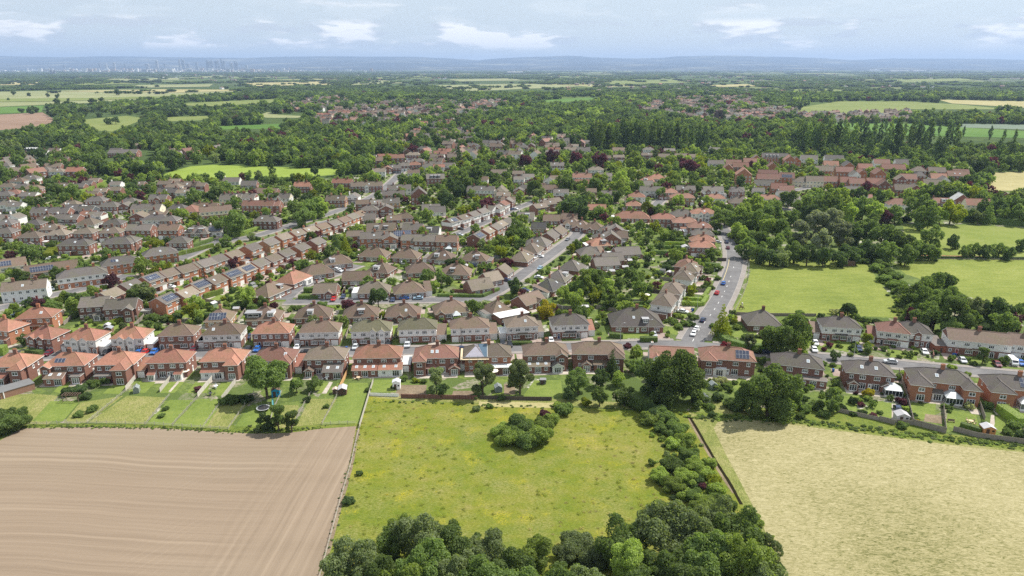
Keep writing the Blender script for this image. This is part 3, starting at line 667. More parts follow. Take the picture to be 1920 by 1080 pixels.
class House:
    """collects the pieces of one house: (name, parent piece, mesh, place, turn)"""
    def __init__(s): s.p = []
    def add(s, name, mb, par=None, loc=(0, 0, 0), rz=0, key=None, mat=None, label=None):
        s.p.append((name, par, mb, loc, rz, key, mat, label)); return len(s.p) - 1
    def win(s, side, u, z, wd, h, face, par=None, n=2):
        key = ('win', wd, h, n); mb = cached(('wmb',) + key, lambda: win_mb(wd, h, n, bars=h > 1)); s.put('window', mb, side, u, z, face, par, key)
    def put(s, name, mb, side, u, z, face, par=None, key=None):
        if side == 'f': loc, rz = (u, face - .004, z), 0
        elif side == 'k': loc, rz = (u, face + .004, z), R(180)
        elif side == 'r': loc, rz = (face + .004, u, z), R(90)
        else: loc, rz = (face - .004, u, z), R(-90)
        s.add(name, mb, par, loc, rz, key)
    def block(s, wname, x0, x1, y0, y1, e, kind, rk, lo, up=None, split=None, pitch=35, oh=.35, par=None, fascia=None):
        up = up or lo
        i = s.add(wname, walls_mb(x0, x1, y0, y1, e, kind, wallmat(lo), wallmat(up), split, pitch, oh), par)
        rm, top = roof_mb(x0, x1, y0, y1, e, kind, rk, pitch, oh, fascia)
        j = s.add('roof', rm, None if wname == 'wall' else i); return i, j, top
    def slope(s, name, mb, x, t, y0, e, pitch, oh, par, key=None):
        """lay a flat piece on the roof slope that faces -y, t metres up the slope"""
        a = R(pitch); m2 = MB(); k = len(m2.v)
        for X, Y, Z in mb.v: m2.v.append((X, Y * math.cos(a) - Z * math.sin(a), Y * math.sin(a) + Z * math.cos(a)))
        m2.f = mb.f; m2.m = mb.m; m2.mats = mb.mats
        s.add(name, m2, par, (x, y0 - oh + t * math.cos(a), e + t * math.sin(a) + .02), 0)

def emit(h, root_name, x, y, ang, near=True, shared=None):
    if near:
        root = empty(root_name, (x, y, 0), ang); objs = []
        for name, par, mb, loc, rz, key, mat, label in h.p:
            if key is not None: me = cached(('mesh',) + key, lambda: mb.mesh(name))
            else: me = mb.mesh(name)
            objs.append(obj(name, me, root if par is None else objs[par], loc, rz, label))
        return root
    m2 = MB()
    for name, par, mb, loc, rz, key, mat, label in h.p: m2.add(mb, loc, rz)
    if shared is not None and shared in _c: me = _c[shared]
    else:
        me = m2.mesh(root_name)
        if shared is not None: _c[shared] = me
    return obj(root_name, me, None, (x, y, 0), ang)

DOORC = ['white', 'black', 'red', 'navy', 'green', 'oak']
def dmat(k): return {'white': WHITE, 'black': lambda: M('black_paint', (.03, .03, .03), .4), 'red': lambda: M('red_paint', (.42, .03, .03), .4), 'navy': lambda: M('navy_paint', (.03, .05, .14), .4), 'green': lambda: M('green_paint', (.04, .12, .06), .5), 'oak': lambda: M('oak_varnish', (.30, .15, .06), .5)}[k]()

def build(kind, o, rnd, near=True):
    """kind: semi det bung bungg terr block; o: dict of options. The -y side is the one the camera sees."""
    h = House(); rk = o.get('roof', 'b'); lo = o.get('lo', 'b'); up = o.get('up', lo)
    g = o.get; PI_ = None
    if kind == 'semi':
        w, d, e, pitch, oh = float(g('w', 14.2)), float(g('d', 8.2)), 5.25, 32, .4; rt = g('rt', 'hip')
    elif kind == 'det': w, d, e, pitch, oh = float(g('w', 8.4)), float(g('d', 8.2)), 4.9, 27, .35; rt = g('rt', 'gable')
    elif kind == 'bung': w, d, e, pitch, oh = float(g('w', 14.5)), float(g('d', 9.6)), 2.6, 36, .45; rt = g('rt', 'hip')
    elif kind == 'bungg': w, d, e, pitch, oh = float(g('w', 9.5)), float(g('d', 9)), 2.6, 33, .35; rt = g('rt', 'gable')
    elif kind == 'terr': w, d, e, pitch, oh = float(g('w', 24)), float(g('d', 8.2)), 5.0, 34, .3; rt = g('rt', 'gable')
    else: w, d, e, pitch, oh = float(g('w', 12)), float(g('d', 9)), float(g('e', 7.6)), float(g('pitch', 40)), .3; rt = g('rt', 'gable')
    X0, X1, Y0, Y1 = -w / 2, w / 2, -d / 2, d / 2
    if kind == 'semi' and w < 14:       # features were noted for a 14 m pair: draw them in with the width
        o = dict(o); sx = w / 14.2
        for k2, nsc in (('wing', 2), ('ext', 2), ('gab', 2), ('dorm', 2)):
            if k2 in o:
                qs = []
                for q in o[k2].split('+'):
                    c = q.split(',')
                    for ii in range(nsc): c[ii] = '%.2f' % (float(c[ii]) * sx)
                    qs.append(','.join(c))
                o[k2] = '+'.join(qs)
        if 'sky' in o: o['sky'] = ','.join('%.2f' % (float(v) * sx) for v in o['sky'].split(','))
        g = o.get
    two = e > 4
    wi, ri, top = h.block('wall', X0, X1, Y0, Y1, e, rt, rk, lo, up, 2.55 if (two and up != lo) else None, pitch, oh)
    tall = g('ch', 1)
    cm = cached(('chm', 3, lo), lambda: chimney_mb(3, wallmat('b' if lo in 'wc' else lo)))
    if kind in ('semi', 'bung'): h.add('chimney', cm, ri, (float(g('cx', .4)), 0, top), 0, ('chimney', 3, lo))
    elif kind == 'terr':
        n = max(2, int(w / 8))
        for i in range(n): h.add('chimney', cm, ri, (X0 + w * (i + .5) / n, 0, top), 0, ('chimney', 3, lo))
    elif kind in ('det', 'bungg'): h.add('chimney', cached(('chm', 2, lo), lambda: chimney_mb(2, wallmat(lo))), ri, (X0 + .9, .5, top - .3), R(90), ('chimney', 2, lo))
    wings = g('wing', '')
    wx = []
    for q in [t for t in wings.split('+') if t]:
        c = [float(v) for v in q.split(',')[:3]]; k2 = q.split(',')[3] if q.count(',') >= 3 else 'hip'
        cx, cw, cd = c; y0 = Y0 - cd
        wi2, ri2, t2 = h.block('wing', cx - cw / 2, cx + cw / 2, y0, Y0 + (.0 if k2 == 'flat' else .02), e - .05, 'flat' if k2 == 'flat' else 'gabley', rk, lo, None, None, pitch, oh)
        # bring the wing roof back into the main slope
        if k2 != 'flat':
            h.p[ri2] = (h.p[ri2][0], h.p[ri2][1], (wing_roof(cx, cw, y0, Y0, e - .05, rk, pitch, oh, k2 == 'hip')), *h.p[ri2][3:])
            if k2 == 'hip': h.p[wi2] = (h.p[wi2][0], h.p[wi2][1], walls_mb(cx - cw / 2, cx + cw / 2, y0, Y0, e - .05, 'hip', wallmat(lo), wallmat(lo)), *h.p[wi2][3:])
        h.win('f', cx, 3.3, min(1.7, cw * .5), 1.2, y0, wi2, 2); h.win('f', cx, .6 if cw < 4 else .3, min(2.2, cw * .6), 1.4 if cw < 4 else 2.0, y0, wi2, 3); wx.append((cx - cw / 2 - .9, cx + cw / 2 + .9))
    for q in [t for t in g('ext', '').split('+') if t]:     # cx,w,d,h,kind,roofkey,wallkey
        c = q.split(','); cx, cw, cd, ch = [float(v) for v in c[:4]]; k2 = c[4]; rk2 = c[5]; wl = c[6]; y0 = Y0 - cd
        if k2 == 'cons': h.add('conservatory', conserv_mb(cw, cd), None, (cx, Y0, 0)); wx.append((cx - cw / 2, cx + cw / 2, 1)); continue
        i2 = h.add('extension', walls_mb(cx - cw / 2, cx + cw / 2, y0, Y0, ch, k2 if k2 != 'hip' else 'flat', wallmat(wl), wallmat(wl), None, 18 if k2 == 'lean' else pitch, .25))
        rm, _t = roof_mb(cx - cw / 2, cx + cw / 2, y0, Y0 - (.0 if k2 != 'flat' else .12), ch, 'gabley' if k2 == 'gabley' else ('lean' if k2 in ('lean', 'hip') else 'flat'), rk2, 18 if k2 in ('lean', 'hip') else pitch, .25)
        r2 = h.add('roof', rm, i2)
        nn = max(1, int(cw / 2.6))
        for i in range(nn):
            u = cx - cw / 2 + cw * (i + .5) / nn; big = (i % 2 == 1) or nn == 1
            h.win('f', u, .1 if big else .9, min(2.2, cw / nn * .75) if big else 1.1, 2.05 if big else 1.05, y0, i2, 3 if big else 2)
        if 'sk' in c[7:]:
            sk = cached(('sk',), skylight_mb)
            for i in range(max(2, int(cw / 2.6))):
                u = cx - cw / 2 + cw * (i + .5) / max(2, int(cw / 2.6))
                if k2 == 'flat': h.add('skylight', sk, i2, (u, (y0 + Y0) / 2, ch + .16))
                else: h.slope('skylight', sk, u, cd * .55, y0, ch, 18, .25, i2)
        wx.append((cx - cw / 2, cx + cw / 2, 1))
    def blocked(u, low):
        for q in wx:
            if q[0] < u < q[1] and (len(q) == 2 or low): return True
        return False
    rear = g('rear', '0') == '1'
    if kind == 'semi':
        xs = [-.41, -.19, .0, .19, .41] if w > 12.5 and not rear else [-.38, -.15, .15, .38]
        for i, t in enumerate(xs):
            u = t * w
            if not blocked(u, False): h.win('f', u, 3.35, 1.75 if i in (1, len(xs) - 2) else 1.15, 1.25, Y0, None, 3 if i in (1, len(xs) - 2) else 2)
        if rear:
            for i, t in enumerate([-.36, -.14, .14, .36]):
                if not blocked(t * w, True): h.win('f', t * w, .15 if i in (1, 2) else .9, 2.1 if i in (1, 2) else 1.2, 2.0 if i in (1, 2) else 1.1, Y0, None, 3)
            if not blocked(.02 * w, True): h.put('door', cached(('d', 'white'), lambda: door_mb(.95, 2.05, WHITE())), 'f', .02 * w, 0, Y0, None, ('door', 'white'))
        else:
            lay = g('lay', rnd.choice('abc'))
            if lay == 'a':
                h.put('door', cached(('arch',), arch_mb), 'f', w * .43, 0, Y0, None, ('arch',)); h.put('door', cached(('arch',), arch_mb), 'f', -w * .43, 0, Y0, None, ('arch',))
                for u in (-w * .2, w * .2): h.win('f', u, .7, 2.5, 1.45, Y0, None, 4)
            elif lay == 'b':
                h.put('door', cached(('arch',), arch_mb), 'f', w * .43, 0, Y0, None, ('arch',)); h.put('garage_door', cached(('gar', 'w'), lambda: garage_mb(2.4, 2.1, WHITE())), 'f', -w * .39, 0, Y0, None, ('gar', 'w'))
                h.put('door', cached(('arch',), arch_mb), 'f', -w * .22, 0, Y0, None, ('arch',)); h.win('f', -w * .05, .7, 1.9, 1.4, Y0, None, 3); h.win('f', w * .22, .7, 2.4, 1.45, Y0, None, 4)
            else:
                k = rnd.choice(DOORC); h.put('door', cached(('d', k), lambda: door_mb(.95, 2.05, dmat(k))), 'f', -w * .33, 0, Y0, None, ('door', k)); h.put('garage_door', cached(('gar', 'w'), lambda: garage_mb(2.4, 2.1, WHITE())), 'f', w * .39, 0, Y0, None, ('gar', 'w'))
                h.put('door', cached(('arch',), arch_mb), 'f', w * .22, 0, Y0, None, ('arch',)); h.win('f', -w * .14, .7, 2.3, 1.4, Y0, None, 4); h.win('f', w * .06, .7, 2., 1.4, Y0, None, 3); h.win('f', -w * .44, .9, 1., 1.1, Y0, None, 2)
            if lay != 'b' and g('bay', '1') == '1':
                pr = cached(('porchroof', rk), lambda: roof_mb(-w * .16, w * .16, -.9, 0, 2.45, 'lean', rk, 20, .1)[0]); h.add('canopy', pr, ri, (0, Y0, 0), 0, ('porchroof', rk, w))
        h.win('r', -1.2, 3.4, .9, 1.1, X1, None, 1); h.win('r', 1.4, 3.4, .6, 1.0, X1, None, 1); h.put('door', cached(('d', 'white'), lambda: door_mb(.95, 2.05, WHITE())), 'r', .6, 0, X1, None, ('door', 'white'))
        h.win('l', 1.0, 3.4, .9, 1.1, X0, None, 1)
    elif kind == 'det':
        h.win('f', -w * .25, 3.3, 2.3, 1.15, Y0, None, 3); h.win('f', w * .28, 3.3, 1.7, 1.15, Y0, None, 2)
        ex = g('fr', rnd.choice('abc'))
        if ex == 'a':     # lean-to canopy over garage and porch
            h.put('garage_door', cached(('gar', 'w'), lambda: garage_mb(2.4, 2.1, WHITE())), 'f', w * .28, 0, Y0 - 1.2, None, ('gar', 'w'))
            i2 = h.add('porch', walls_mb(-.3, w / 2, Y0 - 1.2, Y0, 2.3, 'flat', wallmat(lo), wallmat(lo))); h.add('roof', roof_mb(-w / 2, w / 2, Y0 - 1.25, Y0, 2.32, 'lean', rk, 22, .1)[0], i2); h.win('f', -w * .26, .7, 2.4, 1.35, Y0, None, 3)
        elif ex == 'b':
            i2 = h.add('garage', walls_mb(.5, w / 2, Y0 - 2.8, Y0, 2.4, 'flat', wallmat(lo), wallmat(lo))); h.add('roof', roof_mb(.5, w / 2, Y0 - 2.8, Y0 - .1, 2.42, 'flat', 'y', 20, .15)[0], i2)
            h.put('garage_door', cached(('gar', 'w'), lambda: garage_mb(2.4, 2.1, WHITE())), 'f', w * .29, 0, Y0 - 2.8, i2, ('gar', 'w')); h.win('f', -w * .25, .7, 2.4, 1.35, Y0, None, 3)
        else:
            k = rnd.choice(DOORC); h.put('door', cached(('d', k), lambda: door_mb(.95, 2.05, dmat(k))), 'f', .3, 0, Y0, None, ('door', k)); h.win('f', -w * .26, .7, 2.4, 1.35, Y0, None, 3); h.put('garage_door', cached(('gar', 'w'), lambda: garage_mb(2.4, 2.1, WHITE())), 'f', w * .3, 0, Y0, None, ('gar', 'w'))
        h.win('k', -w * .25, 3.3, 1.7, 1.15, Y1, None, 2); h.win('k', w * .25, .5, 2.1, 1.7, Y1, None, 3)
        if rnd.random() < .5: h.win('l', 0, 3.3, .7, 1., X0, None, 1)
    elif kind in ('bung', 'bungg'):
        nn = 4 if w > 12 else 2
        for i in range(nn):
            u = -w / 2 + w * (i + .5) / nn
            if not blocked(u, True): h.win('f', u, .75, 2.0, 1.3, Y0, None, 3)
        if not blocked(0, True): h.put('door', cached(('d', 'white'), lambda: door_mb(.95, 2.05, WHITE())), 'f', 0 if nn == 4 else w * .02, 0, Y0, None, ('door', 'white'))
        h.win('r', -1.5, .9, 1.1, 1.1, X1, None, 2); h.win('r', 1.6, .9, .8, 1.1, X1, None, 1)
    else:
        nn = max(2, int(w / 2.6)); fl = 3 if e > 7 else 2
        for i in range(nn):
            u = -w / 2 + w * (i + .5) / nn
            for f in range(fl):
                if f == 0 and i % 3 == 1: k = rnd.choice(DOORC); h.put('door', cached(('d', k), lambda: door_mb(.95, 2.05, dmat(k))), 'f', u, 0, Y0, None, ('door', k)); continue
                h.win('f', u, .8 + f * 2.55, 1.35, 1.25, Y0, None, 2)
        if w > 4:
            for f in range(fl): h.win('r', 0, .8 + f * 2.55, 1.0, 1.2, X1, None, 1)
    if g('white') == '1' and kind.startswith('bung'): pass
    if 'sol' in o:
        c = [float(v) for v in o['sol'].split(',')]; nx, ny = int(c[1]), int(c[2]); h.slope('solar_panel', cached(('sol', nx, ny), lambda: solar_mb(nx, ny)), c[0] - nx * .52, float(c[3]) if len(c) > 3 else .9, Y0, e, pitch, oh, ri)
    for q in [t for t in g('sky', '').split(',') if t]: h.slope('skylight', cached(('sk',), skylight_mb), float(q), d * .32, Y0, e, pitch, oh, ri)
    for q in [t for t in g('dorm', '').split('+') if t]:
        c = q.split(','); cx, cw = float(c[0]), float(c[1]); mk = c[2] if len(c) > 2 else 'w'
        h.add('dormer', dormer_mb(cw, 1.75, d * .42, wallmat(mk)), ri, (cx, Y0 + .9, e + .75))
    for q in [t for t in g('gab', '').split('+') if t]:     # small gable on the front: cx,w,wall
        c = q.split(','); cx, cw = float(c[0]), float(c[1]); wl = c[2]
        gb = h.add('bay', walls_mb(cx - cw / 2, cx + cw / 2, Y0 - .7, Y0, e - .05, 'gabley', wallmat(lo if wl == 'x' else wl), wallmat(wl if wl != 'x' else lo), None, 38, .2)); h.add('roof', wing_roof(cx, cw, Y0 - .7, Y0, e - .05, rk, 38, .2, False), gb)
        if two: h.win('f', cx, 3.2, cw * .6, 1.3, Y0 - .7, gb, 3)
        h.win('f', cx, .7, cw * .6, 1.4, Y0 - .7, gb, 3)
    for q in [t for t in g('side', '').split('+') if t]:      # side garage: r|l, w, roof key, wall
        c = q.split(','); sx = 1 if c[0] == 'r' else -1; sw = float(c[1]); x0, x1 = (X1, X1 + sw) if sx > 0 else (X0 - sw, X0)
        yy0 = Y0 + float(c[4]) if len(c) > 4 else Y0 + 1.2
        i2 = h.add('garage', walls_mb(x0, x1, yy0, Y1 - .5, 2.4, 'flat', wallmat(c[3]), wallmat(c[3]))); h.add('roof', roof_mb(x0 + .2, x1, yy0, Y1 - .5, 2.42, 'flat' if c[2] in 'wyd' else 'lean', c[2], 16, .15)[0], i2)
        h.put('garage_door', cached(('gar', 'w2'), lambda: garage_mb(2.1, 2.05, WHITE())), 'f', (x0 + x1) / 2, 0, yy0, i2, ('gar', 'w2'))
    return h, (w, d, top)
def wing_roof(cx, cw, y0, Y0, e, rk, pitch, oh, hip):
    """two slopes whose ridge runs back into the main roof slope"""
    mb = MB(); R_ = roofmat(rk); F = WHITE(); C = RIDGE(rk); tn = math.tan(R(pitch)); hw = cw / 2 + oh; top = e + hw * tn; a0, a1 = cx - hw, cx + hw; b0 = y0 - oh; main0 = Y0 - oh
    yr = main0 + (top - e) / tn + .05; yb = main0 + .05; rf = b0 + hw if hip else b0
    mb.face([(a0, b0, e), (cx, rf, top), (cx, yr, top), (a0, yb, e)], R_); mb.face([(a1, b0, e), (a1, yb, e), (cx, yr, top), (cx, rf, top)], R_)
    if hip:
        mb.face([(a0, b0, e), (a1, b0, e), (cx, rf, top)], R_); mb.beam((a0, b0, e + .01), (cx, rf, top + .01), .1, C); mb.beam((a1, b0, e + .01), (cx, rf, top + .01), .1, C)
        mb.box(a0, a1, b0, Y0, e - .15, e - .002, F, 'bflr')
    else:
        for s in (a0, a1): mb.face([(s, b0, e), (cx, b0, top), (cx, b0, top - .2), (s, b0, e - .2)], F)
        for s in (a0, a1): mb.face([(s, b0, e - .15), (s, Y0, e - .15), (s, Y0, e), (s, b0, e)], F)
    mb.beam((cx, rf, top + .02), (cx, yr, top + .02), .11, C); return mb

KINDN = dict(semi='semi_detached_house', det='detached_house', bung='bungalow', bungg='bungalow', terr='terraced_house', block='townhouse')
KINDL = dict(semi='semi-detached house', det='detached house', bung='bungalow', bungg='gabled bungalow', terr='terrace', block='tall house')
RIDGEH = dict(semi=5.25 + 4.5 * math.tan(R(32)), det=4.9 + 4.45 * math.tan(R(27)), bung=2.6 + 5.25 * math.tan(R(36)), bungg=2.6 + 4.85 * math.tan(R(33)), terr=5.0 + 4.4 * math.tan(R(34)), block=11.5)
HOUSES = []     # x, y, half w, half d, angle, ref, px, py
# ------------------------------------------------------------ house rows, read off the photograph: frame u v kind roof/lower/upper options
ROWS = []
def row(key, rname, where, text, ang=None, base=0, cat=None, near=None): ROWS.append((key, rname, where, text, ang, base, cat, near))
row('front', 'the front row', 'in the front row by the fields', '''
A 110 425 semi o/b/b wing=4.2,4.5,2.6;ext=-3.5,6.5,2.6,2.4,lean,r,b;rear=1;w=11.6
A 535 418 semi o/b/b w=12.4;wing=-5.6,2.9,1.6,gable;ext=-2.2,6.2,3.6,2.5,lean,b,b,sk+4.9,3.4,2.6,2.5,flat,y,b;sol=-1.5,3,1,1.4;rear=1
A 920 410 semi o/b/b wing=3.9,5,4.2;ext=-3.4,6,2.2,2.4,flat,y,b;side=r,2.6,o,b;rear=1;w=12
A 1325 395 semi r/b/b ext=-5.2,2.4,2.3,2.1,lean,r,w+4.6,2.6,2.3,2.1,lean,r,w;rear=1;w=12
B 165 385 semi o/b/b wing=4.4,4.4,3.2;ext=-2.6,7.8,2.2,2.4,lean,r,w;rear=1;w=13
B 565 380 semi q/b/b wing=4.4,4.6,2.8;sky=4.2;rear=1;side=r,2.4,r,b;w=12.6
B 960 370 semi g/b/b ext=-5.2,3,2.6,2.2,gabley,b,b+3.5,6.8,4,2.5,lean,y,d,sk;rear=1;w=12.6
B 1365 360 semi o/b/b w=15;ext=-3.6,8,3.2,2.4,lean,r,b,sk+4.4,7.6,3.2,2.4,lean,o,w,sk;side=r,3.2,w,b,0.3;rear=1
C 240 360 semi q/b/b wing=-5.1,3.8,2.6+0,0.1,0.1,flat;ext=-1.6,2.6,1.5,2.3,lean,q,b+6,3.4,2.4,2.2,gabley,q,b;sky=-1.2,.4;rear=1;side=r,2.8,q,b;w=14
C 640 350 semi g/o/o ext=4.2,7,3,2.5,flat,w,b,sk;rear=1;w=15;half=1
C 1090 338 semi b/b/b wing=4.8,3.2,1.6,gable;ext=-3,8,2.6,2.4,lean,g,b,sk+3.4,3.4,3.2,2.3,gabley,y,w;rear=1;w=14.4
C 1500 333 semi b/b/b w=16.5;wing=5.6,4.6,3,hip;ext=-3.9,3,2.4,2.3,gabley,b,b+.6,4.4,2,2.4,lean,b,b;rear=1
D 495 365 bungg p/w/w w=14.6;d=8;gab=-5,3.2,w+5,3.6,w;rear=1
D 930 375 semi p/b/b w=17;wing=-5.9,4.6,1.5;sol=4.6,4,2,1.0;ext=-2.4,4,1.6,2.4,flat,w,w;rear=1
D 1480 425 semi k/b/b w=15;sky=3;ext=4.6,7.8,3,2.4,flat,y,b;rear=1
E 395 418 semi k/b/b ext=-4.9,3.2,2,2.2,gabley,g,b+5,3.2,1.6,2.3,gabley,b,b+6.6,5,3.6,2.3,cons,w,w;sky=-2.4,1.8;rear=1;w=13.6
E 880 472 semi k/o/o w=17;wing=-6.4,5.6,3.6+6.9,4.2,3.2;ext=-1.4,2.8,1.8,2.3,lean,y,w+2.6,4.4,3.8,2.3,cons,w,w;sky=-1.5;rear=1
E 1400 518 semi k/o/o w=16.5;wing=-5.6,6,3.4;sol=2,4,2,1.1;ext=1,3,3,2.3,cons,w,w+5.6,5,3.5,2.3,cons,w,w;rear=1''')
row('second', 'the second row', 'in the second row facing the near road', '''
A 30 155 semi o/o/o ext=4,6,1.4,2.4,lean,o,b;w=12
A 355 215 semi r/b/b gab=-3.2,3.2,x+1.6,3.2,x;lay=a;bay=0;w=10.4
A 665 228 semi r/b/w gab=-2,3.2,w+2.2,3.2,w;lay=a;bay=0;side=r,3,w,w+l,2.6,d,b;w=11.6
A 1020 218 semi o/b/w gab=-2.6,3,w+1.6,3,w;lay=a;bay=0;side=r,2.8,w,b;w=11
A 1390 197 semi b/b/b lay=a;side=r,2.6,y,d;w=11.8
B 165 190 semi b/b/w lay=c;sky=-3.4;side=l,2.8,w,b;w=12.8
B 545 180 semi o/b/b lay=c;w=12.6
B 915 172 semi b/b/w lay=c;side=l,2.6,d,b;w=13.6
B 1315 165 semi m/b/w lay=a;gab=.8,2.2,w+4,2.2,w;w=13.8
C 95 150 semi m/b/w lay=b;side=r,3.6,b,w;w=13.4
C 500 142 semi b/b/w lay=b;side=r,3,b,w;w=13.8
C 900 130 semi g/b/w w=11.4;lay=a;side=l,2.6,w,w+r,2.4,g,w;sky=1.6
C 1275 118 semi k/b/w lay=c;side=r,2.7,r,w;w=13.2
D 215 95 bung k/b/b w=19;d=13;dorm=3,2.4,g;sky=-1.2
D 1200 95 bung y/d/d w=12;d=11
E 200 120 semi k/b/w lay=c;side=l,3,b,b;w=13.2
E 560 152 semi q/b/w w=10;lay=c;side=l,3,r,b
E 690 155 semi k/b/w w=12;lay=a;side=r,3.4,y,o;gab=1.5,2.6,x
E 1130 215 semi b/b/w rt=gable;w=19;lay=c;side=r,3.6,b,w
E 1440 238 semi b/b/w rt=gable;w=9;lay=b''')
row('bung1', 'the third row', 'behind the second row', '''
B 130 70 bung b/t/t w=10;sol=0,6,2,.8
B 480 62 bung b/b/b w=13;dorm=-3.5,6,g+3,2.4,w
B 860 45 bung b/b/w dorm=-.6,2.2,w;ext=1.6,3,2.2,2.1,flat,w,w
B 1230 40 bung b/b/w dorm=.4,2.6,d
B 1560 35 bung b/b/b gab=-1,2.6,b+2.6,2.6,b
C 350 10 bung b/b/b ext=1.5,3,2.4,2.3,cons,w,w;gab=-4.5,3,b
C 715 8 bung b/b/b w=10;ext=2,13,6,2.8,flat,w,b,sk
C 960 -45 bungg b/b/b w=13;gab=2,3.4,b
H 1120 670 bung d/b/b w=13
H 1195 605 bung y/b/w w=12;dorm=1,3,w
H 1300 525 bung y/b/b w=12;ext=3,4,2,2.4,flat,y,w''')
row('bung2', 'the white-fronted bungalow row', 'in the white-fronted row', '''
G 960 710 bungg g/b/b w=11;gab=2,3.4,b
G 1335 695 bung t/b/w side=l,3,w,w
G 1605 695 bung b/b/w side=r,3,b,w
H 570 680 bungg t/b/w w=12;d=10
H 665 620 bungg t/b/w w=9
H 750 570 bungg t/b/w w=9''')
row('bung3', 'the middle bungalow row', 'in the middle bungalow row', '''
G 525 705 bung b/b/w w=16
G 705 615 bung o/b/b w=15;ext=3,5,1.4,2.3,flat,w,w
G 885 560 bung b/b/w w=15
G 1050 485 bung b/b/w w=14;dorm=-3,2.4,w
G 1200 615 bungg b/b/b w=14
G 1390 545 bung b/b/w w=12;dorm=-1,3,w
H 110 545 bung b/b/b w=14;gab=3,3,b
H 395 560 bung b/b/b w=15''')
row('bung4', 'the upper bungalow row', 'in the upper bungalow row', '''
G 1335 430 bung b/b/w w=16
G 1590 440 bung b/b/w
H 280 450 bung b/b/w dorm=-1.6,2.4,w
H 545 460 bung b/b/w w=14''')
row('est_a', 'the upper estate row', 'in the upper diagonal row', '''
F 845 760 det t/b/b
F 1000 695 det y/b/b fr=b
F 1165 640 det y/o/o sol=-.5,6,2,1;fr=a
F 1305 600 det g/o/o fr=a
F 1435 570 det g/o/o fr=c
F 1560 530 det y/o/o fr=b
G 10 525 det y/o/o fr=a
G 100 495 det y/o/o fr=a
G 225 460 det g/o/o fr=b
G 370 405 det y/o/o fr=a
G 510 365 det y/t/t fr=c
G 615 325 det t/o/o fr=b
G 725 295 det t/o/o fr=b
G 825 270 det t/o/o fr=c
G 920 245 det b/o/o fr=a
G 1010 220 det y/b/b fr=b
G 1085 195 det b/o/o fr=a
G 1150 170 det y/o/o fr=c
G 1210 150 det b/o/o fr=a''')
row('est_b', 'the lower estate row', 'in the lower diagonal row', '''
F 1275 800 det y/o/o sol=.6,6,2,.8;fr=c
F 1435 755 det t/o/o fr=c
F 1540 690 det y/o/o sol=0,7,2,.8;fr=c
G 80 655 det g/o/o fr=c
G 210 610 det y/o/o sol=0,7,2,.8;fr=c
G 320 570 det t/o/o sol=.4,6,2,.8;fr=b
G 425 525 det y/o/o fr=b
G 530 490 det g/b/b fr=b
G 630 450 det y/b/b fr=b
G 750 405 det y/o/o fr=b
G 875 360 det y/b/b fr=b''')
row('left_a', 'the far left semis', 'in the far left group', '''
P 75 265 semi s/b/b w=11.0
P 75 372 semi y/b/b w=11.0
P 440 272 semi s/b/b w=10.2
P 400 425 semi g/b/b w=12.8
P 660 330 semi g/b/b w=11.9
P 740 395 semi t/b/b w=11.9;gab=1,2.6,x
P 1075 375 semi t/b/b w=11.9
P 1410 370 semi g/b/b w=12.8
P 1440 265 semi s/b/b w=11.9
P 960 520 semi s/b/b w=17.8;cx=3
P 1500 500 semi s/b/b w=17.0;cx=-3
Q 60 680 semi s/b/b w=11.9
Q 720 690 semi s/b/b w=11.0;cx=-1''', ang=4)
row('left_b', 'the left-road terraces', 'beside the left road', '''
F 630 590 terr s/o/w w=24;rt=hip
F 930 500 terr s/o/o w=20;rt=hip;sol=-3,2,1,2
F 1240 430 terr s/b/o w=19;rt=hip;sky=0''', ang=33)
row('left_c', 'the solar-roofed terraces', 'left of the estate', '''
F 50 520 bungg b/c/c w=17;sol=-1,5,2,1
F 395 550 bungg b/b/b w=24;sol=-4,9,2,1''', ang=35)
row('left_d', 'the white terrace', 'at the left edge above the near gardens', '''
F 190 690 terr g/w/w w=20''', ang=22)
row('left_h', 'the left-edge group', 'at left behind the second row', '''
A 290 68 semi o/o/o w=13.5
F 745 815 semi y/d/d w=12;rt=gable
F 950 830 semi y/d/d w=13;rt=gable;wing=4,4,2,gable''', ang=10)
row('left_e', 'the old village houses', 'among the village houses upper left', '''
P 200 60 det y/w/w w=11
P 60 215 det y/w/w w=9
P 190 205 det y/w/w w=9;rt=gabley
P 650 122 terr s/b/b w=30
P 925 90 det s/w/w w=14
P 1100 110 det s/g/g w=12
P 590 205 bung g/b/b w=13
P 790 210 det y/w/w w=9
P 930 215 det y/b/b w=9
P 1130 170 det r/b/b w=11
P 1120 250 bung g/w/w w=12
P 1220 180 det y/b/w w=10;gab=0,3,w
P 1390 50 semi s/b/b w=14
P 900 35 bung g/b/b w=16
Q 90 205 semi s/b/b w=13
Q 40 260 det y/b/b w=8;rt=gabley
Q 460 165 semi s/b/b w=14;rt=gable;gab=0,5,b
Q 600 80 terr s/b/b w=22
Q 770 100 det t/b/w w=11
Q 640 20 semi g/b/c w=14
Q 850 15 det g/b/b w=13
Q 970 15 det g/b/b w=12
Q 310 285 terr y/c/c w=24
Q 700 285 bung s/b/w w=16
Q 870 290 block p/c/c w=15;d=15;e=4;rt=hip;pitch=28
Q 1050 270 terr b/b/b w=20
Q 210 395 det g/b/b w=11;rt=gabley
Q 430 420 semi s/b/w w=18
Q 600 425 semi s/b/b w=11
Q 390 355 bung g/w/w w=12
Q 225 540 semi y/b/b w=16;rt=gable
Q 600 540 semi b/o/b w=13;rt=gable
Q 950 555 bung y/b/b w=16;dorm=-3,3,b+3,3,b
Q 1185 555 bungg y/w/w w=10;sol=0,7,2,1''', ang=0)
row('left_f', 'the diagonal terrace', 'beside the big oak upper left', '''
Q 1170 310 terr b/b/c w=24''', ang=28)
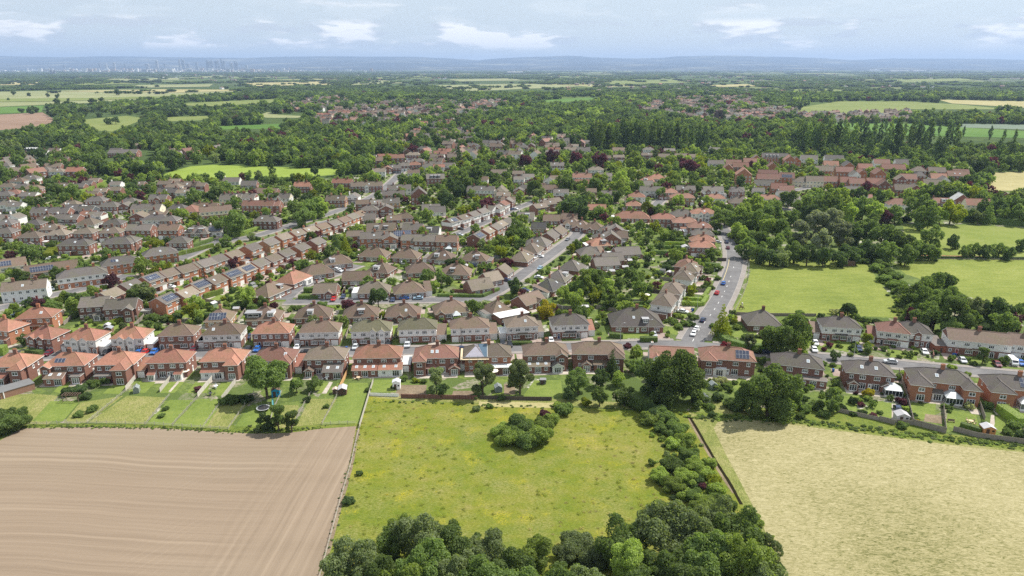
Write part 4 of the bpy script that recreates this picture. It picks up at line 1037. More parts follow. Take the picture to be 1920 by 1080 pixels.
row('mid_a', 'the village terraces', 'in the village terraces', '''
Q 1340 160 terr y/c/c w=14
Q 1500 150 terr y/w/w w=13;gab=0,3.6,b
G 440 65 terr q/b/b w=27
G 560 65 terr q/b/b w=11
G 240 10 terr y/w/w w=16
G 350 10 terr y/b/w w=15
G 600 10 terr y/c/w w=20;gab=0,4,w
G 500 180 terr y/d/d w=18;rt=hip
G 1040 25 terr g/t/b w=17
G 1175 8 det y/w/w w=9;rt=gabley''', ang=-3)
row('mid_b', 'the high-street houses', 'left of the high street', '''
G 1300 100 semi y/b/b w=12
G 1400 90 det y/b/t w=9;rt=gabley
G 1260 60 det b/b/b w=13
G 1350 60 det y/b/b w=9
G 1490 180 det b/b/b w=10
G 1570 160 semi b/b/b w=12
G 1290 165 bungg y/b/b w=10
G 1390 240 bung g/o/o w=19;rt=gable;dorm=-2.5,2.6,w+2.8,2.6,b
G 1610 235 det y/o/o w=12
G 1185 300 det g/o/o w=10
G 1335 310 semi y/o/o w=17;rt=gable
G 1460 325 det y/o/o w=9;rt=gabley
G 1555 305 det y/o/o w=11;sol=0,9,3,.6
R 350 300 terr g/r/r w=30;gab=0,3,w
R 800 340 terr y/w/w w=22
R 720 420 terr y/w/b w=20
R 1070 370 block y/b/b w=13;d=10;e=7;rt=gabley
R 690 520 terr y/b/t w=14
R 620 620 det y/b/b w=10;rt=gabley
R 1240 610 bungg y/w/w w=14
R 1330 640 bungg s/w/w w=12
R 1300 190 block y/b/b w=17;d=11;e=6;pitch=30;dorm=-3,2,g+0,2,g+3,2,g
R 520 110 terr t/w/w w=14
R 740 60 terr y/g/b w=13
R 1000 130 semi b/b/w w=12;rt=gable
R 640 80 det r/b/b w=9;rt=gabley
R 870 30 terr y/w/b w=12
R 1010 20 semi r/b/b w=13
R 1200 40 semi y/b/w w=12
R 1350 60 det r/b/w w=12''', ang=8)
ROWS[-1] = (*ROWS[-1][:3], ROWS[-1][3].replace('g/r/r', 'g/b/b'), *ROWS[-1][4:])
row('est_c', 'the white-gabled row', 'in the white-gabled middle row', '''
H 355 200 det y/b/w sol=.8,4,2,.8;fr=c
H 440 178 det g/b/w fr=c
H 520 152 det y/b/w fr=c
H 592 128 det y/b/w fr=c
H 660 105 det y/b/w fr=c;rt=gabley
H 715 98 det y/b/w fr=c
H 755 70 det r/b/w fr=c
H 800 42 det y/b/b fr=c''')
row('est_d', 'the lower middle row', 'in the lower middle row', '''
H 555 315 det y/b/b sol=0,6,2,.8
H 625 278 det t/o/o
H 690 250 det y/o/o
H 735 225 det t/b/b
H 785 205 det y/b/w''')
row('est_e', 'the brown gabled pair', 'beside the large round tree upper centre', '''
H 1040 88 det g/b/b w=10
H 1110 62 det g/b/b w=10
H 1155 45 det g/b/b w=10''', ang=35)
row('mid_c', 'the infill houses', 'above the paired bungalows', '''
H 60 245 semi y/o/o w=13;rt=gable
H 30 330 det y/o/o w=9
H 185 265 bungg d/w/w w=14;dorm=.5,3,w
H 155 330 semi y/b/b w=13;rt=gable
H 325 335 semi b/o/b w=13;rt=gable;ext=2,4,3,2.3,cons,w,w
H 940 155 bungg y/w/w w=12;dorm=1,3,w
H 1140 175 bungg b/b/w w=12
H 1040 235 bungg d/b/b w=10
H 1020 345 bung y/b/b w=12''', ang=-4)
row('curve_w', 'the left curving row', 'in the row left of the curving road', '''
H 905 460 bung g/b/b w=13;sky=2
H 985 395 bung g/b/b w=14
H 1055 345 bung y/b/b w=12
H 1125 300 bungg y/b/b w=13
H 1185 270 bungg g/b/b w=13''')
row('curve_n', 'the upper curving terrace', 'in the terrace above the curving road', '''
H 1280 165 bungg b/b/b w=12
H 1300 195 bung b/b/w w=11;gab=-2,3,w
H 1370 215 bung b/b/w w=11;gab=-2,3,b
H 1470 230 bung b/b/b w=13;gab=-2,3,b''', ang=-12)
row('curve_e', 'the right curving row', 'in the row right of the curving road', '''
H 1430 415 bung y/b/b w=12
H 1505 350 bung o/b/b w=12;dorm=2,3,r
H 1560 300 bung y/b/b w=14;gab=1,4,b
H 1600 252 bung y/b/b w=14;gab=0,4,b
H 1560 505 bungg y/b/b w=14
I 145 425 bungg y/b/w w=15;side=l,3,w,w
I 30 470 bungg y/b/w w=12''', ang=10)
ROWS[-1] = (*ROWS[-1][:3], ROWS[-1][3].replace('dorm=2,3,r', 'dorm=2,3,b'), *ROWS[-1][4:])
row('road_w', 'the main-road semis', 'along the main road', '''
I 450 790 semi g/b/w w=16;gab=4,3,w
I 510 705 semi g/b/w w=14;gab=3,3,w
I 600 610 semi g/b/w w=13;gab=3,3,w
I 650 550 semi g/b/b w=12;gab=3,3,b
I 610 520 semi q/b/b w=12''')
row('road_n', 'the orange-roofed semis', 'above the main road', '''
T 1310 965 semi o/b/b w=14
T 1310 885 semi o/b/b w=14
T 1310 800 semi y/b/b w=13
T 1270 705 semi p/b/b w=15
T 1065 640 semi p/b/b w=16;ext=0,6,2.5,2.4,lean,o,b
T 770 590 semi r/b/b w=16
T 1320 520 semi o/b/w w=17;rt=hip;gab=-2,3,w+2,3,w
T 1035 535 bung y/b/b w=17
T 340 560 bung o/b/b w=24
T 360 415 semi o/b/b w=11;wing=-6,4,.5,flat
T 400 300 semi o/w/w w=13
T 600 215 semi y/w/w w=19;rt=gable
T 500 135 bungg y/c/c w=16
T 545 80 bung o/b/w w=13
T 680 45 bung o/b/b w=15
T 1030 310 semi p/b/t w=19
T 1075 205 semi y/d/b w=16;rt=gable;gab=-3,3,b+3,3,b
T 1455 215 semi y/d/w w=17;rt=gable;gab=-4,3,b
T 1490 320 semi o/b/w w=15;ext=-5.5,5.5,1,4.6,flat,o,o
T 1790 225 det s/b/b w=11;gab=0,3,b
T 1830 360 bung g/b/b w=16;dorm=4,4,g
I 470 -30 semi p/b/b w=15
U 550 650 semi o/b/w w=19;gab=-4,3,w+4,3,w
U 740 600 det y/w/w w=9
U 430 560 det y/w/w w=9
U 150 555 semi s/b/b w=11;gab=1,3,b
U 880 665 det y/w/w w=9
I 60 262 bungg y/b/b w=12;rt=gabley
I 25 315 bungg y/b/b w=12;rt=gabley
I 110 300 bungg b/b/b w=7
S 1560 225 det b/t/b w=10
S 1800 255 semi y/c/w w=13;rt=gable;gab=0,3,w
S 1640 430 bungg o/b/o w=14''', ang=-5)
row('new_a', 'the new brick estate', 'in the new brick estate', '''
U 640 115 block s/o/o w=28;dorm=-8,1.6,w+-4.5,1.6,w+-1,1.6,w+2.5,1.6,w
U 830 140 block p/o/o w=12;d=12;e=8;rt=gabley
U 910 160 block g/o/o w=10;e=6;rt=gabley
U 400 135 block g/o/o w=10;e=6;rt=gabley
U 320 180 block p/o/o w=14;e=5.4
U 110 200 block q/o/b w=16;e=5
U 200 235 block r/o/b w=16;e=5.4
U 40 250 block p/o/o w=9;e=6.5;rt=gabley
U 240 310 block o/o/o w=14;d=12;e=8;rt=gabley
U 610 230 block p/o/o w=10;e=7;rt=gabley
U 550 330 block q/o/o w=18;e=5.4
U 550 380 block q/o/o w=20;e=5
U 790 365 block q/o/o w=14;e=5.2;sol=0,8,2,.6
U 500 460 block s/o/d w=17;e=3.4
U 690 500 block r/o/o w=13;e=4.8
U 790 530 block q/o/o w=12;e=4.8
U 1010 420 block t/c/c w=17;e=4;rt=hip
U 1150 410 block g/c/c w=15;e=5
U 1330 410 block q/o/b w=15;e=4.6
U 1250 280 block g/o/b w=20;e=4
U 1360 215 block o/o/c w=15;e=5;gab=-4,4,c+3,4,c
U 1580 220 block s/o/o w=10;d=14;e=7.5;rt=gabley
U 1530 290 block q/o/o w=16;e=6.4
U 1670 345 block y/o/w w=8;d=13;e=5.2;rt=gabley
U 1750 320 block p/o/o w=8;d=12;e=5.6;rt=gabley
U 1580 420 block r/o/o w=14;e=5
U 1690 435 block q/o/o w=13;e=5
U 1800 250 block r/o/o w=14;e=4.6
U 1640 540 bungg s/o/b w=14
U 1080 140 block y/w/w w=18;e=5
U 1400 140 block s/w/w w=20;e=6;gab=-4,3,w+4,3,w
V 310 290 block p/o/o w=10;d=14;e=8.5;rt=gabley
V 480 240 block r/o/o w=22;e=6.5
V 340 180 block q/w/w w=16;e=6
V 580 180 block y/w/w w=13;e=6
V 790 265 block g/o/b w=13;e=5;rt=hip
V 800 320 block s/o/b w=10;e=4.6;rt=hip
V 1000 275 block g/o/b w=16;e=4.8
V 1020 350 block o/b/w w=14;e=4.8
V 1240 320 block p/o/b w=17;e=4.8;sky=-2,2
V 1290 300 block q/o/b w=14;e=4.8
V 660 355 block q/o/b w=14;e=4.8
V 570 370 block t/b/b w=9;e=4.8;rt=gabley
V 260 405 block r/o/b w=14;e=4.8
V 370 425 block q/o/b w=11;e=4.8;rt=gabley
V 950 420 block g/o/b w=15;e=4.8
V 1090 385 block y/b/w w=9;e=4.8;rt=gabley
V 590 480 block g/o/b w=13;e=4.4
V 740 480 block g/b/b w=9;e=5;rt=gabley
V 880 555 bungg g/o/b w=15
V 1290 590 block w/w/b w=13;e=4.8;rt=gabley
V 1500 655 block r/c/c w=18;e=4.8
V 1090 645 bungg r/b/w w=17;dorm=-1,2.6,w+2.5,2.6,w
V 540 650 block p/w/w w=15;e=4;rt=hip
V 100 600 bungg r/b/w w=16;dorm=-3,2.6,w+2.5,2.6,w''', ang=-12)
row('up_a', 'the upper village', 'among the village houses upper centre', '''
S 90 70 terr b/b/w w=24
S 150 195 terr s/b/w w=26
S 410 195 block t/c/c w=11;d=12;e=5;rt=gabley
S 440 270 det g/b/t w=11
S 500 330 det b/b/w w=11
S 640 215 det s/b/b w=9;rt=gabley
S 740 180 det s/b/b w=11;gab=1,3,b
S 760 40 det y/b/w w=11
S 640 70 det y/b/w w=10
S 1030 95 det s/w/w w=11;rt=gabley
S 1110 60 det b/b/w w=11
S 1060 180 bungg b/b/b w=16
S 880 160 bungg b/b/b w=14
S 1180 235 det y/b/w w=13
S 1450 35 terr p/b/w w=20
S 1450 110 bungg r/b/b w=14
S 1740 30 det y/c/c w=14
M 230 365 semi y/b/b w=17
M 120 440 semi p/b/b w=15
M 620 360 det t/b/w w=14
M 720 330 det s/b/w w=13
M 450 270 semi b/b/t w=16
M 960 385 bungg b/b/b w=16
M 1185 382 semi y/w/w w=14
M 1340 392 det y/b/b w=14
M 960 440 det g/b/b w=13
M 1080 455 bungg y/b/b w=14
M 1170 425 det g/b/b w=13
M 1300 432 bungg g/b/b w=14
M 1430 430 bungg g/b/b w=16
M 1520 435 bungg g/b/b w=14
M 1680 385 det y/w/w w=13
M 1690 480 bungg y/w/w w=17
M 790 528 semi t/b/w w=15
M 500 495 terr y/w/b w=16
M 60 550 bungg g/b/b w=16
M 210 560 det g/b/b w=12
M 690 575 det g/b/b w=15
M 860 575 det y/w/w w=13
M 870 445 det b/b/b w=10
L 940 355 det s/b/b w=13
L 1340 375 semi s/b/b w=16
L 1460 320 det y/w/w w=11
L 1560 325 det t/w/w w=9
L 1700 350 semi s/o/b w=16;gab=3,4,o
L 1590 420 terr b/b/w w=21
L 1260 420 semi t/b/b w=17
L 1290 465 semi y/b/b w=15
L 1410 490 terr y/b/w w=20
L 1530 500 det y/b/w w=12
L 430 645 terr o/b/b w=16
L 730 620 terr r/b/b w=20
L 160 690 bungg b/b/w w=20
L 940 440 det y/c/c w=14''', ang=-4)
row('vill_w', 'the left village edge', 'along the left village edge', '''
K 480 650 terr g/b/b w=18
K 690 715 det g/b/b w=11
K 760 690 det g/b/b w=11
K 860 680 det g/b/b w=12
K 720 750 semi s/b/b w=14
K 870 640 det y/w/w w=10
K 1040 640 det g/b/b w=11
K 600 655 det s/b/b w=9
K 660 635 det s/b/b w=9
K 710 615 det g/b/b w=9
K 1240 635 det g/b/b w=12
K 1310 620 det g/b/b w=10
K 1410 640 terr g/b/b w=22
K 1740 610 bungg y/w/b w=15
K 1870 635 bungg s/b/b w=14
K 250 665 semi b/b/b w=15
K 170 655 semi s/b/b w=14
K 130 610 semi b/b/w w=14
K 60 650 semi g/b/w w=14
K 230 590 semi y/b/w w=14
K 330 530 semi y/b/b w=14
K 430 540 semi t/b/w w=14
K 580 490 semi y/b/w w=15
K 60 430 det y/b/b w=13
K 30 500 semi y/w/w w=15
K 220 720 det y/w/b w=13
K 30 710 semi s/b/b w=14
K 100 700 semi q/b/b w=14
K 60 780 semi y/b/w w=14
K 930 400 block s/b/b w=34;d=13;e=5;rt=gable;pitch=26
K 870 390 block s/b/b w=14;e=5
K 1000 355 det t/b/b w=14
K 900 480 terr y/b/b w=14
K 960 460 terr y/b/b w=12
K 240 385 block w/g/g w=14;e=3.4;pitch=14''', ang=4)

CNT = [0]
def place_rows():
    for key, rname, where, text, rang, base, cat, near in ROWS:
        items = []
        for ln in text.strip().splitlines():
            t = ln.split(); px, py = PX(t[0], float(t[1]), float(t[2])); kind = t[3]; c = t[4].split('/')
            o = dict(roof=c[0], lo=c[1], up=c[2] if len(c) > 2 else c[1])
            if len(t) > 5:
                for q in t[5].split(';'):
                    k, v = q.split('='); o[k] = v
            z = RIDGEH[kind]
            if key not in ('front', 'second') and not key.startswith('est'): o['w'] = str(float(o.get('w', {'semi': 14.2, 'det': 8.4, 'bung': 14.5, 'bungg': 9.5, 'terr': 24, 'block': 12}[kind])) * (.9 if kind != 'terr' else .82))
            if kind == 'block': z = float(o.get('e', 7.6)) + (float(o.get('w' if o.get('rt') == 'gabley' else 'd', 9)) / 2 + .3) * math.tan(R(float(o.get('pitch', 40)))); z = min(z, 13)
            if key not in ('front', 'second'):      # the small differences every street has
                q_ = random.Random(int(px * 7 + py * 31)); r1, r2, r3 = q_.random(), q_.random(), q_.random()
                if kind in ('semi', 'bung') and 'side' not in o and r1 < .42: o['side'] = q_.choice('rl') + ',2.6,' + q_.choice('wyb') + ',' + q_.choice('bbw')
                if kind in ('semi', 'bung', 'terr', 'det') and 'sky' not in o and r2 < .3: o['sky'] = '%.1f' % q_.uniform(-2.5, 2.5)
                if kind == 'bung' and 'dorm' not in o and 'gab' not in o and r3 < .3: o['dorm'] = '%.1f,2.4,%s' % (q_.uniform(-3, 3), q_.choice('wgb'))
                if kind == 'semi' and 'ext' not in o and 'gab' not in o and r3 < .5: o['ext'] = '%.1f,3.0,%.1f,2.3,%s,%s,%s' % (q_.uniform(-4, 4), q_.uniform(1.2, 3), q_.choice(['lean', 'flat', 'gabley']), q_.choice([o['roof'], 'y']), q_.choice('bbw'))
                if kind == 'det' and not key.startswith('est') and 'ext' not in o and r3 < .3: o['ext'] = '1.5,3.0,%.1f,2.3,flat,y,w' % q_.uniform(1.2, 3)
            x, y = W(px, py, z); items.append([px, py, kind, o, x, y])
        items.sort(key=lambda q: q[0]); n = len(items)
        for i, it in enumerate(items):
            px, py, kind, o, x, y = it; rnd = random.Random(int(px * 13 + py * 7))
            if rang is not None: a = R(rang)
            else:
                j0, j1 = max(0, i - 2), min(n - 1, i + 2); a = math.atan2(items[j1][5] - items[j0][5], items[j1][4] - items[j0][4])
            if 'a' in o: a = R(float(o['a']))
            isnear = math.hypot(x, y) < 520
            h, (w, d, top) = build(kind, o, rnd, isnear)
            if o.get('half') == '1': half_roof(h, w, d)
            if math.hypot(x, y) > 330 and isnear is False: pass
            root = emit(h, KINDN[kind], x, y, a, isnear)
            nm = KINDL[kind]; up, lo = o['up'], o['lo']
            ws = WALLNAME[lo] if up == lo else ('white and brick' if up == 'w' and lo in 'bod' else WALLNAME[up])
            extra = ''
            if 'sol' in o: extra = ' with solar panels'
            what = f"{ROOFNAME[o['roof']]} {ws} {nm}{extra}"
            if o.get('half') == '1': what = 'half re-roofed brick semi with scaffolding'
            if o.get('half') != '1' and len((what + where).split()) > 12: what = what.replace(' with solar panels', '').replace('semi-detached house', 'semi').replace('white and brick', 'white-and-brick')
            tag(root, f"{what}, {ordn(i + 1)} from left {where}" if n > 1 else f"{what} {where}", 'house' if kind not in ('bung', 'bungg') else 'bungalow', 'houses ' + where)
            ref = f"the {ordn(i + 1)} house in {rname}" if n > 1 else rname
            HOUSES.append((x, y, w / 2, d / 2, a, ref, px, py, top)); CNT[0] += 1
def half_roof(h, w, d):
    """the left half of this roof is open: blue membrane, battens, white verge boards"""
    blue = M('roof_membrane', (.10, .16, .22), .5, .15, 1); lil = M('new_felt', (.40, .39, .46), .6, .08, 1); mb = MB(); oh, e, tn = .4, 5.25, math.tan(R(32))
    a0, b0, hd = -w / 2 - oh, -d / 2 - oh, d / 2 + oh; top = e + hd * tn
    q = lambda x, t: (x, b0 + t * hd, e + t * hd * tn + .06)
    mb.face([q(a0 + .6, .02), q(-1.2, .02), q(-2.6, .72), q(-4.4, .95), q(a0 + hd + .1, .97)], lil)
    mb.face([q(-1.2, .02), q(-.2, .02), q(-.2, .98), q(a0 + hd + .4, .98), q(-2.7, .72)], blue)
    for i in range(1, 9): mb.beam(q(a0 + .6 + hd * .95 * i / 9, .02 + .95 * i / 9), q(-1.3 - 2.6 * i / 9 * .6, .02 + .95 * i / 9 * .8), .03, M('batten_wood', (.5, .38, .24), .8))
    mb.box(-.25, -.05, b0, -b0 * 0, e, e + .1, WHITE()) if False else mb.beam(q(-.1, .0), q(-.1, .99), .09, WHITE())
    h.add('roof_membrane', mb, 1)
    sc = MB(); st = M('scaffold_tube', (.45, .46, .47), .4, .1, metal=.6)
    for x in (-w / 2 - 1.1, -w / 2 + 1.6, -w / 2 + 4.3, -.2):
        sc.beam((x, -d / 2 - 1.2, 0), (x, -d / 2 - 1.2, 6.2), .06, st); sc.beam((x, -d / 2 - .35, 0), (x, -d / 2 - .35, 5.3), .06, st)
    for z in (2.4, 4.6, 5.6): sc.beam((-w / 2 - 1.2, -d / 2 - 1.2, z), (.1, -d / 2 - 1.2, z), .05, st)
    bd = M('scaffold_board', (.55, .45, .30), .8, .2, 2); sc.box(-w / 2 - 1.3, .4, -d / 2 - 1.3, -d / 2 - .5, 4.66, 4.74, bd); sc.box(-w / 2 - 1.4, -w / 2 - .6, -d / 2 - 1.3, d / 2, 4.76, 4.84, bd)
    h.sc = sc
place_rows()
def scaffold():
    for q in HOUSES:
        if q[5] == 'the tenth house in the front row':
            w, d = 15, 8.2; h = House(); half_roof_dummy = None
            class Z: pass
            z = House(); half_roof(z, w, d); o = obj('scaffolding', z.sc, None, (q[0], q[1], 0), q[4]); tag(o, 'scaffolding with boards against the half re-roofed semi', 'scaffold')
scaffold()
def hits_house(x, y, r):
    for hx, hy, hw, hd, a, *_ in HOUSES:
        dx, dy = x - hx, y - hy
        if abs(dx) + abs(dy) > 60: continue
        u = dx * math.cos(a) + dy * math.sin(a); v = -dx * math.sin(a) + dy * math.cos(a)
        if abs(u) < hw + r and abs(v) < hd + r: return True
    return False
# ------------------------------------------------------------ trees, bushes, hedges
def leaf_quads(P_, Nn, size, seed, jit=.75):
    """P_ points, Nn outward directions -> arrays of quads (many small leaf sprays)"""
    r = np.random.default_rng(seed); n = len(P_)
    d = Nn + r.normal(0, jit, (n, 3)); d /= np.linalg.norm(d, axis=1)[:, None] + 1e-9
    a = np.cross(d, r.normal(0, 1, (n, 3))); a /= np.linalg.norm(a, axis=1)[:, None] + 1e-9; b = np.cross(d, a)
    s = size * r.uniform(.55, 1.3, n)[:, None]; e = r.uniform(.55, 1., n)[:, None]
    q = np.stack([P_ - a * s, P_ - b * s * e * .8, P_ + a * s, P_ + b * s * e], 1)
    return q.reshape(-1, 3)
def quads_mesh(name, V, mats, extra=None):
    n = len(V) // 4; me = bpy.data.meshes.new(name)
    ev, ef = extra if extra else ([], [])
    allv = np.concatenate([V, np.array(ev).reshape(-1, 3)]) if ev else V
    me.vertices.add(len(allv)); me.vertices.foreach_set('co', allv.astype(np.float32).ravel())
    loops = list(range(4 * n)); starts = list(range(0, 4 * n, 4)); tot = [4] * n; k = 4 * n
    for f in ef: starts.append(len(loops)); tot.append(len(f)); loops += [k + i for i in f]
    me.loops.add(len(loops)); me.loops.foreach_set('vertex_index', loops)
    me.polygons.add(len(starts)); me.polygons.foreach_set('loop_start', starts)
    for m in mats: me.materials.append(m)
    if len(mats) > 1: me.polygons.foreach_set('material_index', [0] * n + [1] * len(ef))
    me.update(calc_edges=True); me.validate(); return me
def crown_pts(shape, n, seed):
    r = np.random.default_rng(seed)
    if shape == 'round':
        C_ = [(0, 0, .95, .5)]; ex, ey = r.uniform(.85, 1.12), r.uniform(.85, 1.12)
        for i in range(11):
            t = r.uniform(0, 2 * math.pi); z = r.uniform(-.9, 1); rr = math.sqrt(max(0, 1 - z * z)); k = r.uniform(.42, .66); q = r.uniform(.24, .40); c = np.array([k * rr * math.cos(t) * ex, k * rr * math.sin(t) * ey, .93 + k * z * 1.0]); C_.append((*c, q))
            for j in range(5):
                u = r.normal(0, 1, 3) + (c - np.array([0, 0, 1.])) * 2.2; u /= np.linalg.norm(u); C_.append((*(c + u * q * r.uniform(.7, 1.1)), q * r.uniform(.35, .6)))
    elif shape == 'bush':
        nb = 16; C_ = [(0, 0, .42, .5)]
        for i in range(nb):
            t = r.uniform(0, 2 * math.pi); k = r.uniform(.25, .68); C_.append((k * math.cos(t), k * math.sin(t), r.uniform(.2, .95 - .4 * k), r.uniform(.16, .36)))
    elif shape == 'tall':
        C_ = []
        for i in range(15):
            z = .10 + 1.83 * i / 14; w_ = .27 * math.sin(math.pi * min(1, (z / 2.15)) ** .8) + .03; t = r.uniform(0, 6.3)
            C_.append((w_ * .45 * math.cos(t), w_ * .45 * math.sin(t), z, max(.09, w_ * r.uniform(.75, 1.05))))
    elif shape == 'cone':
        C_ = []
        for i in range(26):
            z = .12 + 1.85 * (i / 26); w_ = .62 * (1 - z / 2.1); t = i * 2.4
            C_.append((w_ * .6 * math.cos(t), w_ * .6 * math.sin(t), z, max(.08, w_ * .55)))
    elif shape == 'open':     # birch or willow: looser, gaps between the sprays
        C_ = []
        for i in range(15):
            t = r.uniform(0, 6.3); z = r.uniform(.35, 1.95); k = r.uniform(.1, .62) * (1.15 - abs(z - 1.0) * .55); C_.append((k * math.cos(t), k * math.sin(t), z, r.uniform(.20, .33)))
    C_ = np.array([c for c in C_]); wgt = C_[:, 3] ** 2; wgt /= wgt.sum(); idx = r.choice(len(C_), n, p=wgt)
    d = r.normal(0, 1, (n, 3)); d[:, 2] = np.where(r.random(n) < .45, np.abs(d[:, 2]), d[:, 2]); d /= np.linalg.norm(d, axis=1)[:, None]
    rad = C_[idx, 3] * (1 - .30 * r.random(n) ** 2.2 + .07 * r.normal(0, 1, n)); P_ = C_[idx, :3] + d * rad[:, None] * np.array([1, 1, .88])
    # drop what lies deep inside another clump
    keep = np.ones(n, bool)
    for c in C_: keep &= ~(np.linalg.norm(P_ - c[:3], axis=1) < c[3] * .62)
    keep &= P_[:, 2] > .03
    return P_[keep], d[keep]
def crown_mesh(shape, lod, seed):
    n, s = {'hi': (17000, .040), 'mid': (4800, .070), 'lo': (1300, .12), 'tiny': (320, .23)}[lod]
    if shape in ('tall', 'cone'): n = int(n * .6); s *= .62
    if shape == 'open': s *= .85
    P_, d = crown_pts(shape, n, seed); return leaf_quads(P_, d, s, seed + 5)
def trunk_geo(shape, sc=1.):
    mb = MB(); k = BARK()
    if shape in ('bush',): return mb
    h = {'tall': .5, 'cone': .5}.get(shape, .95)
    mb.beam((0, 0, -.02), (.01, .02, h), (.062 * sc, .036 * sc), k, 7)
    if shape in ('round', 'open'):
        for i in range(6):
            t = i * 1.05 + .3; z0 = .35 + .09 * i; mb.beam((.0, .0, z0), (.42 * math.cos(t), .42 * math.sin(t), z0 + .55), (.032, .012), k, 5)
    return mb
def tree_mesh(shape, lod, seed, tone):
    def mk():
        V = crown_mesh(shape, lod, seed); t = trunk_geo(shape)
        return quads_mesh('tree_' + shape, V, [LEAF[tone](), BARK()], (t.v, t.f)) if t.v else quads_mesh('bush', V, [LEAF[tone]()])
    return cached(('tree', shape, lod, seed, tone), mk)
def crown_only(shape, lod, seed, tone): return cached(('crown', shape, lod, seed, tone), lambda: quads_mesh('crown', crown_mesh(shape, lod, seed), [LEAF[tone]()]))
def trunk_only(shape): return cached(('trunk', shape), lambda: trunk_geo(shape).mesh('trunk'))
SHAPEN = dict(round='broadleaf_tree', open='birch_tree', tall='poplar_tree', cone='conifer_tree', bush='shrub')
NT = {}
PLANTS = []
def nearest_house(x, y, px):
    best = min(HOUSES, key=lambda q: (q[0] - x) ** 2 + (q[1] - y) ** 2); return best
def place_phrase(x, y):
    h = nearest_house(x, y, 0); dx, dy = x - h[0], y - h[1]
    rel = ('right of' if dx > 0 else 'left of') if abs(dx) > abs(dy) * 1.1 else ('behind' if dy > 0 else 'in front of')
    return f"{rel} {h[5]}"
def put_plant(x, y, r, hgt, shape, tone, where=None, what=None, lod=None, group=None, parts=None):
    """r radius in metres, hgt full height"""
    dist = math.hypot(x, y); appr = r / dist * 690     # radius in pixels of the 1024 picture
    lod = lod or ('hi' if appr > 14 else 'mid' if appr > 3.5 else 'lo')
    seed = random.randrange(5 if lod == 'hi' else 6); kind = SHAPEN[shape]
    zs = {'round': 2.0, 'open': 2.2, 'tall': 2.05, 'cone': 2.05, 'bush': 1.15}[shape]; xr = {'tall': .30, 'cone': .62, 'open': .88}.get(shape, 1.0)
    sc = (r / xr, r / xr * random.uniform(.9, 1.1), hgt / zs); rz = random.uniform(0, 6.28)
    if parts is None: parts = appr > 5 and shape != 'bush'
    if parts:
        o = empty(kind, (x, y, 0), rz); c = obj('crown', crown_only(shape, lod, seed, tone), o); t = obj('trunk', trunk_only(shape), o)
        o.scale = sc
    else:
        o = obj(kind, tree_mesh(shape, lod, seed, tone), None, (x, y, 0), rz); o.scale = sc
    size = 'big' if r > 6 else 'small' if r < (1.3 if shape == 'bush' else 2.6) else ''
    noun = what or {'round': 'tree', 'open': 'loose-crowned tree', 'tall': 'poplar', 'cone': 'conifer', 'bush': 'shrub'}[shape]
    w_ = ' '.join(t for t in (size, LEAFNAME[tone], noun) if t)
    cat = {'bush': 'shrub'}.get(shape, 'tree')
    lab(o, w_, where or place_phrase(x, y), proj(x, y)[0], cat, group or {'bush': 'shrubs in the gardens', 'tall': 'poplars', 'cone': 'conifers'}.get(shape, 'broadleaf trees'))
    NT[shape] = NT.get(shape, 0) + 1; PLANTS.append((x, y, r)); return o
def at_crown(px, py, rpx, k):
    """centre of a crown seen at a pixel, its middle k radii above the ground"""
    r = rpx / 5.
    for _ in range(6):
        x, y = W(px, py, k * r); r = rpx * depth(x, y, k * r) / FPX
    return x, y, r
